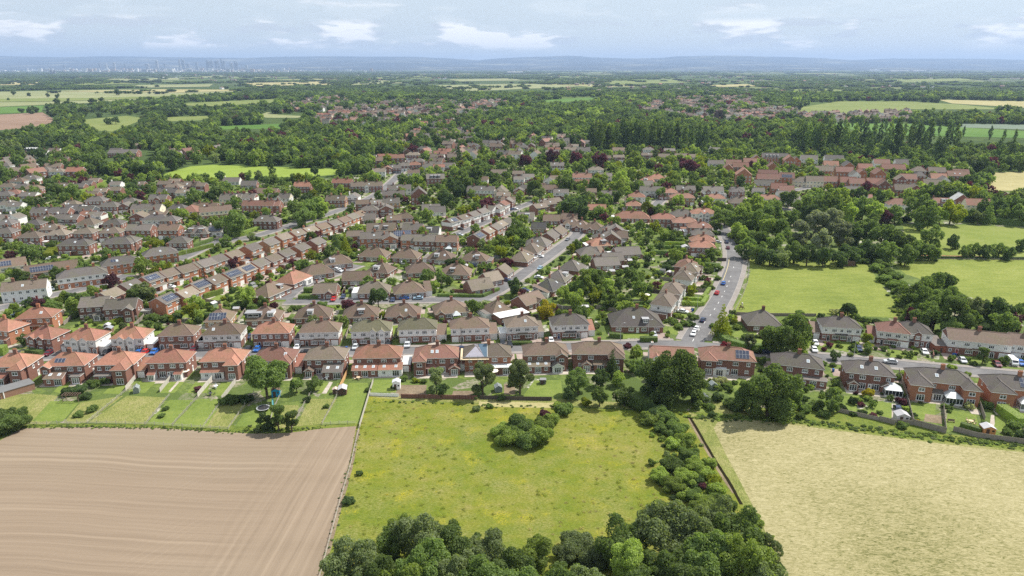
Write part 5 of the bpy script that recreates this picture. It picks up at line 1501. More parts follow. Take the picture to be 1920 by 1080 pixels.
TREES = '''
# key trees: px py radius(px) shape tone lift
thicket|in the thicket at the bottom edge|665,1048,54,round,grey;712,1083,46,round,mid;728,1010,40,round,mid;748,988,32,round,light;790,1001,59,round,grey;845,1020,48,round,mid;800,1060,59,round,mid;862,1070,51,round,grey;915,1030,46,round,grey;955,1060,48,round,mid;1000,1033,40,round,light;905,1090,57,round,mid;985,1096,54,round,mid;630,1088,35,round,grey;1172,1013,51,round,mid;1180,1063,48,open,light;1245,990,62,round,grey;1290,1010,54,round,grey;1250,1064,51,round,mid;1345,973,48,round,grey;1385,998,54,round,mid;1330,1048,59,round,mid;1390,1053,62,round,light;1430,1038,40,round,grey;1300,1098,59,round,mid;1215,1103,54,round,mid;1100,1103,51,round,grey;1440,1093,46,round,grey;1060,1093,46,round,mid;760,1098,54,round,light
thicket|in the pale scrub by the thicket|1085,1015,41,bush,grey;1115,1035,41,bush,grey;1060,1035,31,bush,grey;1290,965,31,bush,mid;1325,945,34,bush,light;1355,940,31,bush,mid;1445,1060,31,bush,mid;1410,975,26,bush,light;1300,925,24,bush,mid
scrub|in the scrub hedge between the meadow and hayfield|1205,755,27,bush,mid;1228,768,27,bush,dark;1250,778,27,bush,mid;1245,745,26,bush,light;1268,800,26,bush,mid;1285,822,26,bush,light;1292,850,26,bush,mid;1305,870,26,bush,light;1262,868,27,bush,mid;1240,890,27,bush,light;1262,905,27,bush,light;1285,890,26,bush,light;1290,925,21,bush,light;1310,897,15,bush,dark;1318,910,11,bush,purple;1335,895,21,bush,lime;1345,915,21,bush,light;1325,885,21,bush,light;1318,935,23,bush,light;1218,780,23,bush,light;1240,800,19,bush,mid;1262,828,19,bush,light;1355,935,17,bush,light;1330,865,17,bush,light
meadow|in the meadow|970,805,26,bush,mid;995,803,26,bush,mid;958,812,33,bush,light;982,797,38,bush,mid;1005,812,36,bush,light;985,820,31,bush,mid;1018,795,28,bush,light;1022,774,13,bush,purple;945,803,26,bush,light;1058,764,23,bush,mid;1035,782,18,bush,light;652,937,14,bush,dark;674,886,9,bush,mid;918,760,9,bush,mid;893,764,11,bush,grey;1046,758,12,bush,light
gardens|behind the front row gardens|496,700,45,round,mid;1085,712,26,round,mid;1262,700,54,round,mid;1226,702,34,round,dark;1300,722,30,round,mid;1445,722,56,round,mid;1412,735,36,round,mid;1480,728,34,round,mid;1172,738,22,round,mid;1125,742,20,round,mid;1148,682,16,cone,dark;1126,705,18,round,dark;1158,707,15,round,light;1195,660,16,round,light;1188,680,18,round,mid;1100,752,14,bush,lime;1065,735,14,round,dark;818,712,22,open,grey;905,710,28,open,grey;975,706,28,open,grey;830,730,15,round,dark;555,720,16,round,mid;588,716,16,round,mid;545,790,18,open,mid;520,782,22,open,mid;495,790,16,open,dark;500,800,14,bush,dark;1280,680,24,round,mid
gardens|in the back gardens|148,728,18,bush,dark;178,716,15,bush,mid;128,732,16,bush,dark;160,740,14,bush,dark;172,765,13,bush,mid;148,775,11,bush,mid;200,712,12,bush,mid;215,712,9,bush,red;310,765,8,bush,mid;303,778,8,bush,mid;372,728,10,bush,purple;440,745,18,bush,mid;460,745,16,bush,dark;420,750,14,bush,mid;543,700,8,bush,mid;575,748,10,bush,dark;612,760,8,bush,mid;690,730,8,bush,mid;757,708,10,bush,mid;780,712,9,bush,lime;795,714,8,bush,mid;738,725,8,bush,mid;890,742,9,bush,mid;940,745,10,bush,mid;958,720,8,bush,dark;1018,714,8,bush,dark;1350,713,16,bush,cream;1340,722,12,bush,light;1365,722,12,bush,mid;1320,745,16,bush,mid;1330,760,14,bush,mid;1345,742,16,bush,dark;1370,755,18,bush,mid;1385,762,16,bush,mid;1395,740,14,bush,dark;1305,735,12,bush,lime;1310,752,11,bush,light;1335,775,10,bush,dark
left|at the left edge of the tilled field|20,790,34,bush,mid;5,775,26,bush,mid;38,772,18,bush,mid;-5,800,26,bush,mid;42,785,14,bush,dark
right|in the gardens right of the big oak|1560,748,22,round,mid;1530,758,18,bush,mid;1510,765,16,bush,mid;1580,763,12,bush,dark;1545,775,14,bush,mid;1500,778,12,bush,mid;1610,748,9,bush,light;1615,772,11,bush,dark;1637,776,9,bush,purple;1614,757,9,bush,purple;1628,745,10,bush,light;1690,750,12,bush,purple;1700,765,10,bush,light;1693,795,13,bush,mid;1720,790,9,bush,yellow;1712,777,9,bush,dark;1718,785,8,bush,mid;1772,760,9,bush,mid;1777,745,8,bush,light;1850,757,15,bush,mid;1848,793,10,bush,mid;1898,770,14,bush,mid;1905,795,18,bush,mid;1890,808,12,bush,mid;1915,812,14,bush,dark;1735,740,8,bush,lime;1781,770,6,bush,mid;1600,775,8,bush,dark;1650,772,7,bush,mid;1500,757,14,bush,dark
frontright|on the front gardens of the right side street|1567,664,11,round,dark;1627,633,12,round,lime;1630,652,11,round,mid;1657,652,9,bush,mid;1675,649,6,bush,mid;1686,668,7,bush,mid;1845,665,14,open,mid;1825,680,9,bush,mid;1815,672,8,bush,mid;1562,683,8,bush,mid;1595,652,6,bush,dark;1572,640,5,bush,light;1547,641,4,bush,lime;1595,664,7,bush,light;1663,690,7,bush,light;1785,687,10,bush,light;1815,700,8,bush,light;1545,680,8,bush,mid;1480,625,44,round,mid;1450,640,20,round,mid;1500,655,20,open,light;1405,640,14,open,grey;1420,655,12,bush,mid;1355,601,19,cone,lime;1338,610,10,bush,mid;1383,612,10,bush,light;1370,635,14,bush,mid;1400,630,12,bush,mid;1355,625,14,bush,mid;1371,583,5,bush,dark;1440,650,10,bush,mid;1360,645,10,bush,red;1375,650,10,bush,mid
paddock|in the hedge between the two pastures|1640,482,17,bush,mid;1655,495,17,bush,mid;1645,500,16,bush,mid;1665,508,16,bush,mid;1660,520,16,bush,mid;1680,515,16,bush,mid;1675,532,16,bush,mid;1690,530,16,bush,mid;1690,545,14,bush,mid
paddock|in the grove right of the paddock hedge|1740,535,34,round,mid;1775,560,30,round,mid;1735,565,30,round,mid;1770,520,26,round,dark;1710,545,26,round,mid;1790,585,32,open,mid;1755,590,28,round,mid;1730,595,24,round,mid;1715,590,18,round,purple;1740,602,16,round,purple;1720,575,20,round,mid;1835,575,26,round,grey;1820,600,24,round,mid;1870,580,28,round,dark;1880,600,26,round,mid;1850,612,18,bush,dark;1905,600,20,round,purple;1785,612,20,round,mid;1915,580,16,round,mid
paddock|behind the gardens at the bottom of the paddock|1590,580,18,round,dark;1605,592,14,bush,mid;1565,583,12,bush,cream;1625,598,12,bush,mid;1640,600,10,bush,dark;1540,590,9,bush,dark;1505,600,14,bush,mid;1515,608,14,bush,red;1490,595,16,bush,mid;1530,602,12,bush,mid;1655,605,10,bush,mid;1500,585,10,bush,mid;1555,598,10,bush,mid
woods|in the wood behind the horse paddock|1400,462,19,round,mid;1420,470,21,round,mid;1425,448,21,round,mid;1445,475,21,round,dark;1455,455,21,round,mid;1470,480,19,round,grey;1490,470,22,round,mid;1500,440,24,open,silver;1530,425,28,open,silver;1560,420,29,open,silver;1580,445,26,open,silver;1540,455,24,open,silver;1515,475,21,round,dark;1545,480,19,round,dark;1575,478,19,round,dark;1600,470,22,round,dark;1600,435,24,round,dark;1625,430,26,round,mid;1630,465,22,round,dark;1655,440,26,round,mid;1665,470,22,round,mid;1690,450,24,round,mid;1700,475,21,round,mid;1720,465,19,round,mid;1748,440,22,round,mid;1745,465,21,round,mid;1788,450,15,round,dark;1830,465,15,round,mid;1850,470,14,round,dark;1875,465,15,round,mid;1890,472,14,round,dark;1915,455,14,round,dark;1810,470,12,round,mid;1480,445,19,round,mid;1395,440,15,round,light;1620,487,12,bush,mid;1400,480,12,bush,grey;1650,485,14,bush,mid
woods|at the bend of the main road|1345,415,16,round,mid;1360,400,20,round,mid;1375,415,20,round,mid;1385,430,18,round,light;1400,415,22,round,mid;1395,395,20,round,light;1425,410,26,round,mid;1420,385,24,round,light;1440,425,22,round,light;1450,395,24,round,mid;1460,425,22,round,mid;1345,435,9,bush,mid;1352,385,12,round,mid;1375,440,12,bush,light;1385,452,10,bush,light;1410,438,16,round,mid
woods|in the tree belt above the sports field|1500,385,24,round,mid;1530,375,26,round,mid;1520,400,24,round,dark;1560,385,26,round,mid;1575,372,24,round,light;1590,395,22,round,light;1620,385,24,round,mid;1610,365,20,round,dark;1645,395,20,round,light;1660,405,14,round,purple;1680,400,18,round,mid;1728,385,30,round,mid;1735,405,24,round,mid;1785,395,23,round,lime;1765,400,18,round,light;1820,400,14,round,dark;1835,405,13,round,grey;1855,398,13,cone,mid;1845,385,18,round,dark;1870,385,18,round,dark;1885,400,16,round,mid;1900,380,22,round,mid;1915,400,20,round,mid;1880,365,16,round,purple;1595,375,10,round,yellow;1480,370,18,round,mid;1550,405,20,round,mid;1700,410,12,bush,dark;1490,405,18,round,mid;1635,412,14,round,mid
mid|in the large gardens by the main road|1095,530,24,open,light;1080,540,20,round,mid;1120,525,22,round,mid;1078,558,20,round,light;1140,540,18,open,light;1135,520,16,round,mid;1115,515,16,round,mid;1150,548,12,round,grey;1160,530,14,round,mid;1180,510,14,round,mid;1195,520,14,round,mid;1198,535,16,round,mid;1165,560,12,round,light;1145,565,14,round,mid;1090,585,15,round,mid;1105,600,11,bush,light;1115,610,12,bush,grey;1135,600,10,bush,mid;1250,500,12,bush,dark;1258,490,12,bush,dark;1235,510,10,bush,dark;1318,518,11,bush,mid;1345,500,13,bush,mid;1330,505,13,bush,mid;1345,520,9,bush,mid;1333,538,9,bush,mid;1320,537,8,bush,mid;1265,600,10,bush,mid;1245,593,9,bush,dark;1285,605,12,bush,mid;1300,592,12,bush,mid;1275,612,10,bush,mid;1270,590,10,bush,light;1295,605,11,bush,dark;1228,600,8,bush,dark;890,574,16,round,mid;1177,648,10,bush,purple
mid|in the gardens between the estates|438,415,26,round,mid;418,420,18,round,mid;580,382,24,round,mid;570,400,22,round,mid;600,385,20,round,light;555,395,18,round,mid;60,465,19,round,mid;265,497,19,round,light;290,505,12,round,lime;630,455,11,cone,dark;647,456,11,cone,lime;615,468,7,cone,lime;245,350,17,round,dark;972,420,16,round,mid;985,435,14,round,mid;940,450,14,round,light;925,455,12,round,light;960,440,14,round,mid;1072,378,26,round,dark;1095,365,14,cone,dark;1088,395,18,round,dark;975,370,11,open,light;1003,380,10,open,light;1000,350,18,round,mid;1012,362,14,round,grey;850,350,20,round,dark;870,340,22,round,mid;835,370,17,round,dark;880,320,24,round,mid;775,405,14,round,mid;800,400,14,round,light;745,370,12,round,mid;710,368,10,open,mid;1165,335,18,round,light;1160,350,20,round,light;1175,320,17,round,light;1188,300,18,round,light;1160,365,14,round,mid;1060,340,20,round,mid;1115,345,17,round,mid;1125,350,11,round,light;255,385,12,round,mid;340,400,14,round,light;365,390,9,round,mid;60,375,16,round,mid;105,350,18,round,mid;135,355,16,round,mid;362,365,16,round,mid;415,355,17,round,mid;390,365,12,round,dark;600,345,15,round,light;515,370,12,round,mid;505,410,10,round,mid;590,320,10,round,dark;100,575,18,round,mid;70,565,14,round,purple;135,568,16,round,light;165,570,15,round,light;195,572,16,round,mid;232,580,13,round,mid;255,590,14,bush,mid;285,592,16,bush,mid;310,595,14,bush,mid;220,600,12,bush,lime;205,605,12,bush,light;318,570,11,bush,yellow;335,585,10,bush,light;370,590,9,round,dark;395,590,14,bush,dark;410,590,14,bush,purple;430,590,12,bush,light;800,515,14,round,mid;825,518,14,round,mid;842,525,10,round,mid;985,300,14,round,purple;1035,290,15,round,purple;1080,295,15,round,purple;1125,300,17,round,purple;1290,305,16,round,purple;1305,312,13,round,purple;1185,395,12,round,mid;1075,398,10,round,purple;1222,396,9,round,purple;1310,345,13,round,mid;1265,330,12,round,light;1240,360,12,round,mid'''
def key_trees():
    for ln in TREES.strip().splitlines():
        if ln.startswith('#'): continue
        _, where, items = ln.split('|')
        for it in items.split(';'):
            a = it.split(','); px, py, rp = float(a[0]), float(a[1]), float(a[2]); shape, tone = a[3], a[4]
            k = {'round': 1.15, 'open': 1.3, 'bush': .55, 'cone': 1.7, 'tall': 3.}[shape]
            x, y, r = at_crown(px, py, rp, k); hg = {'round': 2.15, 'open': 2.5, 'bush': 1.05, 'cone': 3.6, 'tall': 7}[shape] * r
            if hg > 24: hg = 24
            if where.startswith('in the gardens between') or 'large gardens' in where: wh = None
            else: wh = where
            put_plant(x, y, r, hg, shape, tone, wh)
key_trees()
# poplars: foot pixel, height in pixels
POP = [(1117, 277, 46), (1132, 277, 48), (1147, 277, 42), (1166, 278, 52), (1180, 278, 46), (1200, 278, 44), (1215, 277, 40), (1228, 277, 50), (1244, 277, 44), (1257, 277, 44), (1283, 278, 40), (1295, 277, 40),
       (1504, 282, 46), (1514, 284, 48), (1526, 286, 50), (1537, 286, 50), (1552, 280, 48), (1545, 252, 38), (1584, 240, 20), (1598, 238, 20), (1612, 252, 34), (1626, 296, 46), (1640, 250, 26), (1655, 298, 48), (1660, 245, 22), (1675, 298, 68), (1695, 262, 28), (1708, 270, 40), (1716, 262, 34), (1725, 262, 32), (1728, 290, 40), (1743, 258, 26),
       (1754, 300, 42), (1763, 300, 40), (1785, 256, 24), (1806, 256, 18), (1855, 262, 24), (1881, 264, 20), (1902, 266, 22), (1870, 302, 40), (1894, 300, 38), (1760, 252, 18), (860, 310, 34), (905, 300, 30), (645, 305, 30), (660, 300, 26), (510, 335, 44), (700, 300, 30)]
POP += [(x, 278 + (x % 3), 40 + (x * 7) % 12) for x in (1110, 1124, 1140, 1156, 1173, 1191, 1208, 1222, 1236, 1250, 1268, 1310, 1322, 1498, 1509, 1520, 1531, 1560, 1570, 1583, 1600, 1618, 1634, 1648, 1664, 1684, 1704, 1720, 1738, 1775, 1790)]
for px, py, hp in POP:
    x, y = W(px, py); s = depth(x, y) / FPX; hg = hp * s * 1.12; put_plant(x, y, hg * .125, hg, 'tall', 'dark' if random.random() < .7 else 'mid', 'in the poplar line beyond the village' if px > 1000 else 'in the woods beyond the playing field')
for px, py, rp in ((25, 174, 5), (53, 176, 4), (89, 178, 4), (108, 179.5, 5), (105, 190, 8), (172, 190, 8), (190, 187, 6), (220, 172, 6), (128, 186, 3), (40, 205, 6), (55, 205, 8), (64, 204, 7), (203, 226, 7), (216, 224, 8), (270, 186, 7), (240, 196, 5), (15, 185, 3), (1735, 210, 8), (1760, 214, 9), (1500, 200, 7)):
    x, y, r = at_crown(px, py, rp, 1.1); put_plant(x, y, r, 2 * r, 'round', 'dark', 'standing in the far fields')
# ---------------- instanced masses: geometry nodes on a cloud of points
def mass(name, label, pts, sources, cat=None):
    """pts: (x, y, rot, sx, sz, index)"""
    me = bpy.data.meshes.new(name); a = np.array(pts, dtype=np.float32); n = len(a)
    me.vertices.add(n); me.vertices.foreach_set('co', np.column_stack([a[:, 0], a[:, 1], a[:, 6] if a.shape[1] > 6 else np.zeros(n)]).astype(np.float32).ravel())
    for nm, col in (('rotz', 2), ('sx', 3), ('sz', 4)):
        at = me.attributes.new(nm, 'FLOAT', 'POINT'); at.data.foreach_set('value', a[:, col].copy())
    at = me.attributes.new('idx', 'INT', 'POINT'); at.data.foreach_set('value', a[:, 5].astype(np.int32))
    o = bpy.data.objects.new(name, me); COL.objects.link(o); tag(o, label, None, None, 'stuff')
    c = bpy.data.collections.new(name + '_forms')
    for i, m in enumerate(sources):
        s = bpy.data.objects.new('%s_form_%02d' % (name, i), m); c.objects.link(s)
    g = bpy.data.node_groups.new(name, 'GeometryNodeTree'); g.interface.new_socket('Geometry', in_out='INPUT', socket_type='NodeSocketGeometry'); g.interface.new_socket('Geometry', in_out='OUTPUT', socket_type='NodeSocketGeometry')
    gi = g.nodes.new('NodeGroupInput'); go = g.nodes.new('NodeGroupOutput'); ip = g.nodes.new('GeometryNodeInstanceOnPoints'); ci = g.nodes.new('GeometryNodeCollectionInfo')
    ci.inputs['Collection'].default_value = c; ci.inputs['Separate Children'].default_value = True; ci.inputs['Reset Children'].default_value = True
    def attr(nm, t='FLOAT'):
        q = g.nodes.new('GeometryNodeInputNamedAttribute'); q.data_type = t; q.inputs['Name'].default_value = nm; return q.outputs['Attribute']
    ip.inputs['Pick Instance'].default_value = True
    cs = g.nodes.new('ShaderNodeCombineXYZ'); g.links.new(attr('sx'), cs.inputs[0]); g.links.new(attr('sx'), cs.inputs[1]); g.links.new(attr('sz'), cs.inputs[2])
    cr = g.nodes.new('ShaderNodeCombineXYZ'); g.links.new(attr('rotz'), cr.inputs[2])
    g.links.new(gi.outputs[0], ip.inputs['Points']); g.links.new(ci.outputs[0], ip.inputs['Instance']); g.links.new(attr('idx', 'INT'), ip.inputs['Instance Index'])
    g.links.new(cr.outputs[0], ip.inputs['Rotation']); g.links.new(cs.outputs[0], ip.inputs['Scale']); g.links.new(ip.outputs[0], go.inputs[0])
    md = o.modifiers.new('forms', 'NODES'); md.node_group = g; return o
FB = [(min(p[0] for p in f), max(p[0] for p in f), min(p[1] for p in f), max(p[1] for p in f), f) for f in FIELDS]
def infield(x, y):
    for a, b_, c, d, f in FB:
        if a < x < b_ and c < y < d and inpoly(x, y, f): return True
    return False
def vnoise(x, y, s, sd=0):
    x, y = x / s, y / s; xi, yi = math.floor(x), math.floor(y); fx, fy = x - xi, y - yi; fx = fx * fx * (3 - 2 * fx); fy = fy * fy * (3 - 2 * fy)
    def h(a, b_): q = math.sin(a * 127.1 + b_ * 311.7 + sd * 74.7) * 43758.5453; return q - math.floor(q)
    return (h(xi, yi) * (1 - fx) + h(xi + 1, yi) * fx) * (1 - fy) + (h(xi, yi + 1) * (1 - fx) + h(xi + 1, yi + 1) * fx) * fy
# village clusters where far roofs show between the trees (photo pixels)
CL = [[(560, 232), (640, 205), (720, 192), (950, 190), (940, 215), (830, 225), (700, 240)], [(520, 212), (560, 190), (640, 182), (660, 195), (600, 212)], [(1180, 205), (1260, 185), (1400, 182), (1430, 200), (1440, 228), (1300, 228)], [(1330, 220), (1420, 195), (1500, 205), (1480, 222), (1380, 232)],
      [(840, 300), (960, 262), (1080, 262), (1140, 285), (960, 310)], [(1500, 216), (1700, 210), (1710, 228), (1600, 232), (1490, 226)], [(0, 330), (120, 315), (160, 330), (60, 350), (0, 352)], [(690, 300), (900, 265), (960, 275), (800, 330), (700, 335)], [(720, 262), (800, 246), (900, 250), (880, 262), (740, 280)], [(0, 300), (110, 290), (130, 312), (0, 325)], [(1290, 200), (1330, 186), (1420, 184), (1410, 200)], [(760, 235), (860, 228), (900, 236), (800, 246)], [(300, 290), (420, 285), (430, 295), (310, 305)]]
CLW = [[W(*p) for p in c] for c in CL]
CLEAR = [[W(*p) for p in c] for c in ([(195, 285), (285, 280), (300, 318), (195, 318)], [(40, 282), (110, 278), (110, 300), (40, 300)])]
VILL = [W(*p) for p in [(-400, 600), (0, 345), (170, 330), (300, 336), (650, 338), (720, 306), (900, 280), (1120, 284), (1300, 286), (1480, 292), (1700, 304), (1830, 312), (1845, 350), (1500, 420), (1380, 430), (1390, 600), (1920, 640), (2000, 800), (1200, 770), (-200, 800)]]
def spots(y0, y1, step, dens, test, jit=.48, xm=.80):
    out = []; y = y0
    while y < y1:
        xw = y * xm + 60; x = -xw
        while x < xw:
            X, Y = x + random.uniform(-jit, jit) * step, y + random.uniform(-jit, jit) * step
            if random.random() < (dens(X, Y) if callable(dens) else dens) and test(X, Y): out.append((X, Y))
            x += step
        y += step
    return out
TONES = ['dark', 'dark', 'mid', 'mid', 'mid', 'light', 'mid', 'purple', 'lime', 'grey']
def tone(): return random.choices(['dark', 'mid', 'light', 'lime', 'purple', 'grey'], [28, 42, 17, 2, 4, 5])[0]
TON6 = ['dark', 'mid', 'light', 'lime', 'purple', 'grey']
def forms(shapes, lod, seeds, tones=TON6): return [tree_mesh(s, lod, k, t) for s in shapes for t in tones for k in seeds]
# --- garden shrubs and small trees among the houses
def garden():
    pts = []; rest = []; rest2 = []
    def ok(X, Y): return inpoly(X, Y, VILL) and not infield(X, Y)
    c = spots(150, 820, 4.2, .9, ok)
    cells = {}
    for q in PLANTS: cells.setdefault((int(q[0] // 20), int(q[1] // 20)), []).append(q)
    for X, Y in c:
        if Y < W(960, 745)[1] and not (W(960, 770)[1] < Y): continue
        r = random.choice([.7, .9, 1.1, 1.3, 1.6, 2.0]); big = random.random() < (.11 if Y < 380 else .12)
        if big: r = random.uniform(2.0, 4.2) * (1 if Y < 450 else 1.25)
        if Y < 250 and big: r *= .6
        if roaddist(X, Y) < r + 2.3 or hits_house(X, Y, r + .25): continue
        px, py = proj(X, Y)
        if py > 690 and 0 < px < 1200: continue       # the open lawns behind the front row
        if any(abs(q[0] - X) < q[2] * .8 and abs(q[1] - Y) < q[2] * .8 for i in (-1, 0, 1) for j in (-1, 0, 1) for q in cells.get((int(X // 20) + i, int(Y // 20) + j), ())): continue
        if 562 < py < 607 and px < 730: r *= 1.4
        if -20 < px < 1940: pts.append((math.hypot(X, Y) / r, X, Y, r, big))
    pts.sort()
    nb = 0; nr = 0
    tb, tr = max(0, 300 - NT.get('bush', 0) - 4), max(0, 296 - NT.get('round', 0))
    for d, X, Y, r, big in pts:
        t = random.choices(['dark', 'mid', 'light', 'lime', 'purple', 'grey', 'yellow', 'cream'], [10, 38, 30, 7, 5, 6, 2, 2])[0]
        if big and nr < tr: nr += 1; put_plant(X, Y, r, r * random.uniform(1.9, 2.3), 'round', t)
        elif not big and nb < tb: nb += 1; put_plant(X, Y, r, r * random.uniform(1.1, 1.8), 'bush', t)
        else: rest.append((X, Y, random.uniform(0, 6.3), r, r * (random.uniform(.95, 1.1) if big else random.uniform(1.0, 1.5)), (18 if big else 0) + TON6.index(t if t in TON6 else 'light') * 3 + random.randrange(3)))
    mass('garden_greenery', 'shrubs and small trees crowding the gardens between the houses', rest, forms(['bush', 'round'], 'lo', [0, 1, 2]))
garden()
print('plants', NT)
# --- woods around and beyond the village
def woods():
    def ok(X, Y):
        if Y < 700 and inpoly(X, Y, VILL): return False
        if infield(X, Y) or hits_house(X, Y, 4) or roaddist(X, Y) < 8: return False
        if Y > 450:
            for k in (1.03, 1.06, 1.1, 1.15)[:4 if Y > 700 else 3]:
                if infield(X * k, Y * k) and random.random() < .93: return False
        if any(inpoly(X, Y, c) for c in CLEAR): return random.random() < .08
        for c in CLW:
            if inpoly(X, Y, c): return random.random() < .26
            if inpoly(X * 1.1, Y * 1.1, c) and random.random() < .5: return False
        return True
    px_ok = lambda X, Y: -60 < proj(X, Y)[0] < 1980
    def dens(X, Y): return .9 if Y < 1250 else (.85 if vnoise(X, Y, 160, 2) > .34 else .25)
    a = [(X, Y) for X, Y in spots(480, 1350, 10.5, dens, ok) if px_ok(X, Y) and proj(X, Y)[1] < 420]
    left = [q for q in a if q[1] < 640]
    a = [q for q in a if q[1] > 560 or abs(q[0]) > 300]
    pts = []
    for X, Y in a:
        if 560 < Y and inpoly(X, Y, VILL): continue
        r = random.uniform(4.2, 8.2); t = random.choices(range(6), [34, 44, 15, 1, 2, 4])[0]; q_ = proj(X, Y)
        if q_[0] > 1090 and 266 < q_[1] < 310: r *= .6
        pts.append((X, Y, random.uniform(0, 6.3), r, r * random.uniform(.9, 1.2), t * 3 + random.randrange(3)))
    b_ = [(X, Y) for X, Y in spots(1350, 2500, 19, lambda X, Y: .85 if vnoise(X, Y, 210, 4) > .30 else .15, ok) if px_ok(X, Y)]
    for X, Y in b_:
        r = random.uniform(7, 12); t = random.choices(range(6), [48, 40, 8, 0, 1, 3])[0]
        pts.append((X, Y, random.uniform(0, 6.3), r, r * random.uniform(.7, .95), 18 + t * 3 + random.randrange(3)))
    mass('woodland', 'dense broadleaf woodland around and beyond the village', pts, forms(['round'], 'lo', [0, 1, 2]) + forms(['round'], 'tiny', [0, 1, 2]))
    pts = []
    def okf(X, Y): return random.random() < .17 or not any(infield(X * k, Y * k) for k in (1, 1.04, 1.08))
    for y0, y1, st, r0, r1, sd, th in ((2500, 4600, 46, 18, 30, 6, .50), (4600, 8500, 90, 40, 65, 8, .48), (8500, 16500, 190, 80, 130, 9, .44)):
        for X, Y in spots(y0, y1, st, lambda X, Y: .9 if vnoise(X * .7, Y * .35, st * 4.2, sd) > th else .07, okf, xm=.78):
            r = random.uniform(r0, r1); pts.append((X, Y, random.uniform(0, 6.3), r, random.uniform(4.2, 6.2), random.choices(range(2), [60, 40])[0] * 3 + random.randrange(3)))
    def copse(seed, tone_):
        rr = np.random.default_rng(seed); V = []
        for i in range(9):
            P_, d = crown_pts('round', 110, seed * 10 + i); off = np.array([rr.normal(0, .55), rr.normal(0, .35), 0]); q = leaf_quads(P_ * np.array([.3, .3, 1]), d, .16, seed + i); V.append(q + off)
        return quads_mesh('copse', np.concatenate(V), [LEAF[tone_]()])
    mass('distant_woods', 'hedgerow trees and woods across the far plain', pts, [copse(i, 'dark') for i in range(3)] + [copse(i + 3, 'mid') for i in range(3)])
    print('woods', len(pts))
woods()
# ------------------------------------------------------------ roofs far beyond the village: one mass
def far_houses():
    src = []
    for rk, wl, ang in (('b', 'b', 0), ('g', 'w', 0), ('y', 'b', 1.57), ('r', 'b', 0), ('g', 'b', 0), ('b', 'w', 1.57), ('s', 'c', 0), ('q', 'b', 1.0)):
        m2 = MB(); h = House(); h.block('wall', -6.5, 6.5, -4.2, 4.2, 5, 'gable', rk, wl)
        for u in (-4.3, 0, 4.3):
            h.win('f', u, 3.2, 1.5, 1.2, -4.2); h.win('f', u, .8, 1.6, 1.3, -4.2)
        h.add('c', chimney_mb(2), None, (2, 0, 8.3))
        for name, par, mb, loc, rz, key, mat, label in h.p: m2.add(mb, loc, rz)
        m3 = MB(); m3.add(m2, (0, 0, 0), ang); src.append(m3.mesh('far_house'))
    pts = []
    for c in CLW:
        x0, x1 = min(p[0] for p in c), max(p[0] for p in c); y0, y1 = min(p[1] for p in c), max(p[1] for p in c); y = y0
        while y < y1:
            x = x0
            while x < x1:
                X, Y = x + random.uniform(-4, 4), y + random.uniform(-5, 5)
                if inpoly(X, Y, c) and not hits_house(X, Y, 9) and random.random() < .62: pts.append((X, Y, random.uniform(-.4, .4), 1.1, 1.1, random.randrange(8)))
                x += 19
            y += 27
    for k in range(900):
        Y = random.uniform(2300, 9000); X = random.uniform(-.75, .75) * Y
        if vnoise(X, Y, 700, 3) > .62 and not any(infield(X * k, Y * k) for k in (1, 1.05, 1.1)): pts.append((X, Y, random.uniform(-1.5, 1.5), 1.5, 1.3, random.randrange(8)))
    mass('distant_houses', 'roofs and walls of the further villages among the trees', pts, src); print('far houses', len(pts))
far_houses()
# ------------------------------------------------------------ hills, city, hangars, church tower
def hills():
    prof = [(-900, 107), (-200, 105), (0, 104), (170, 106.5), (250, 105), (380, 107), (480, 108), (560, 105.5), (640, 105), (780, 106), (850, 109), (910, 113), (930, 109), (1000, 106), (1060, 103.5), (1110, 107.5), (1180, 109), (1240, 108), (1255, 105), (1340, 103.5), (1420, 106), (1500, 108), (1560, 113.5), (1600, 111), (1640, 109.5), (1750, 109.5), (1920, 112), (2200, 110), (2900, 107)]
    m, nt, b = newmat('moorland'); v = worldpos(nt)
    c = ramp(nt, noise(nt, v, .0006, 6, .65), [(.35, (.012, .020, .012)), (.5, (.035, .036, .022)), (.6, (.10, .095, .055)), (.7, (.24, .22, .12))])
    L(nt, c, b.inputs['Base Color']); b.inputs['Roughness'].default_value = 1; b.inputs['Specular IOR Level'].default_value = 0
    import bisect
    xs = [p[0] for p in prof]
    def hy(px):
        i = min(len(xs) - 2, max(0, bisect.bisect(xs, px) - 1)); t = (px - xs[i]) / (xs[i + 1] - xs[i]); t = t * t * (3 - 2 * t); return prof[i][1] * (1 - t) + prof[i + 1][1] * t
    mb = MB(); nx, ny = 150, 22; Y0, Y1, Y2 = 19000., 31000., 39000.
    for j in range(ny + 1):
        Y = Y0 + (Y2 - Y0) * j / ny; s = min(1, (Y - Y0) / (Y1 - Y0))
        for i in range(nx + 1):
            px = -900 + 3800 * i / nx; X = (px - 960) / FPX * 31000 * math.cos(PITCH) * 1.05
            d = FW * FPX + np.array([1., 0, 0]) * (px - 960) - UP * (hy(px) - 540); Z = CH + d[2] / d[1] * Y1
            k = s ** 1.7; fo = vnoise(X, Y, 3300, 5) * .5 + vnoise(X, Y, 1300, 6) * .25 + vnoise(X, Y, 500, 7) * .1
            z = Z * k + (fo - .4) * 260 * math.sin(math.pi * min(1, s)) + (vnoise(X, Y, 700, 8) - .5) * 14
            if Y > Y1: z = Z * (1 - .25 * (Y - Y1) / (Y2 - Y1))
            mb.v.append((X, Y, max(z, -5) if j else -8))
    for j in range(ny):
        for i in range(nx): a = j * (nx + 1) + i; mb.f.append((a, a + 1, a + nx + 2, a + nx + 1)); mb.m.append(0)
    mb.mats = [m]; o = obj('hills', mb.mesh('hills', True)); tag(o, 'long low moorland hills along the horizon', None, None, 'structure')
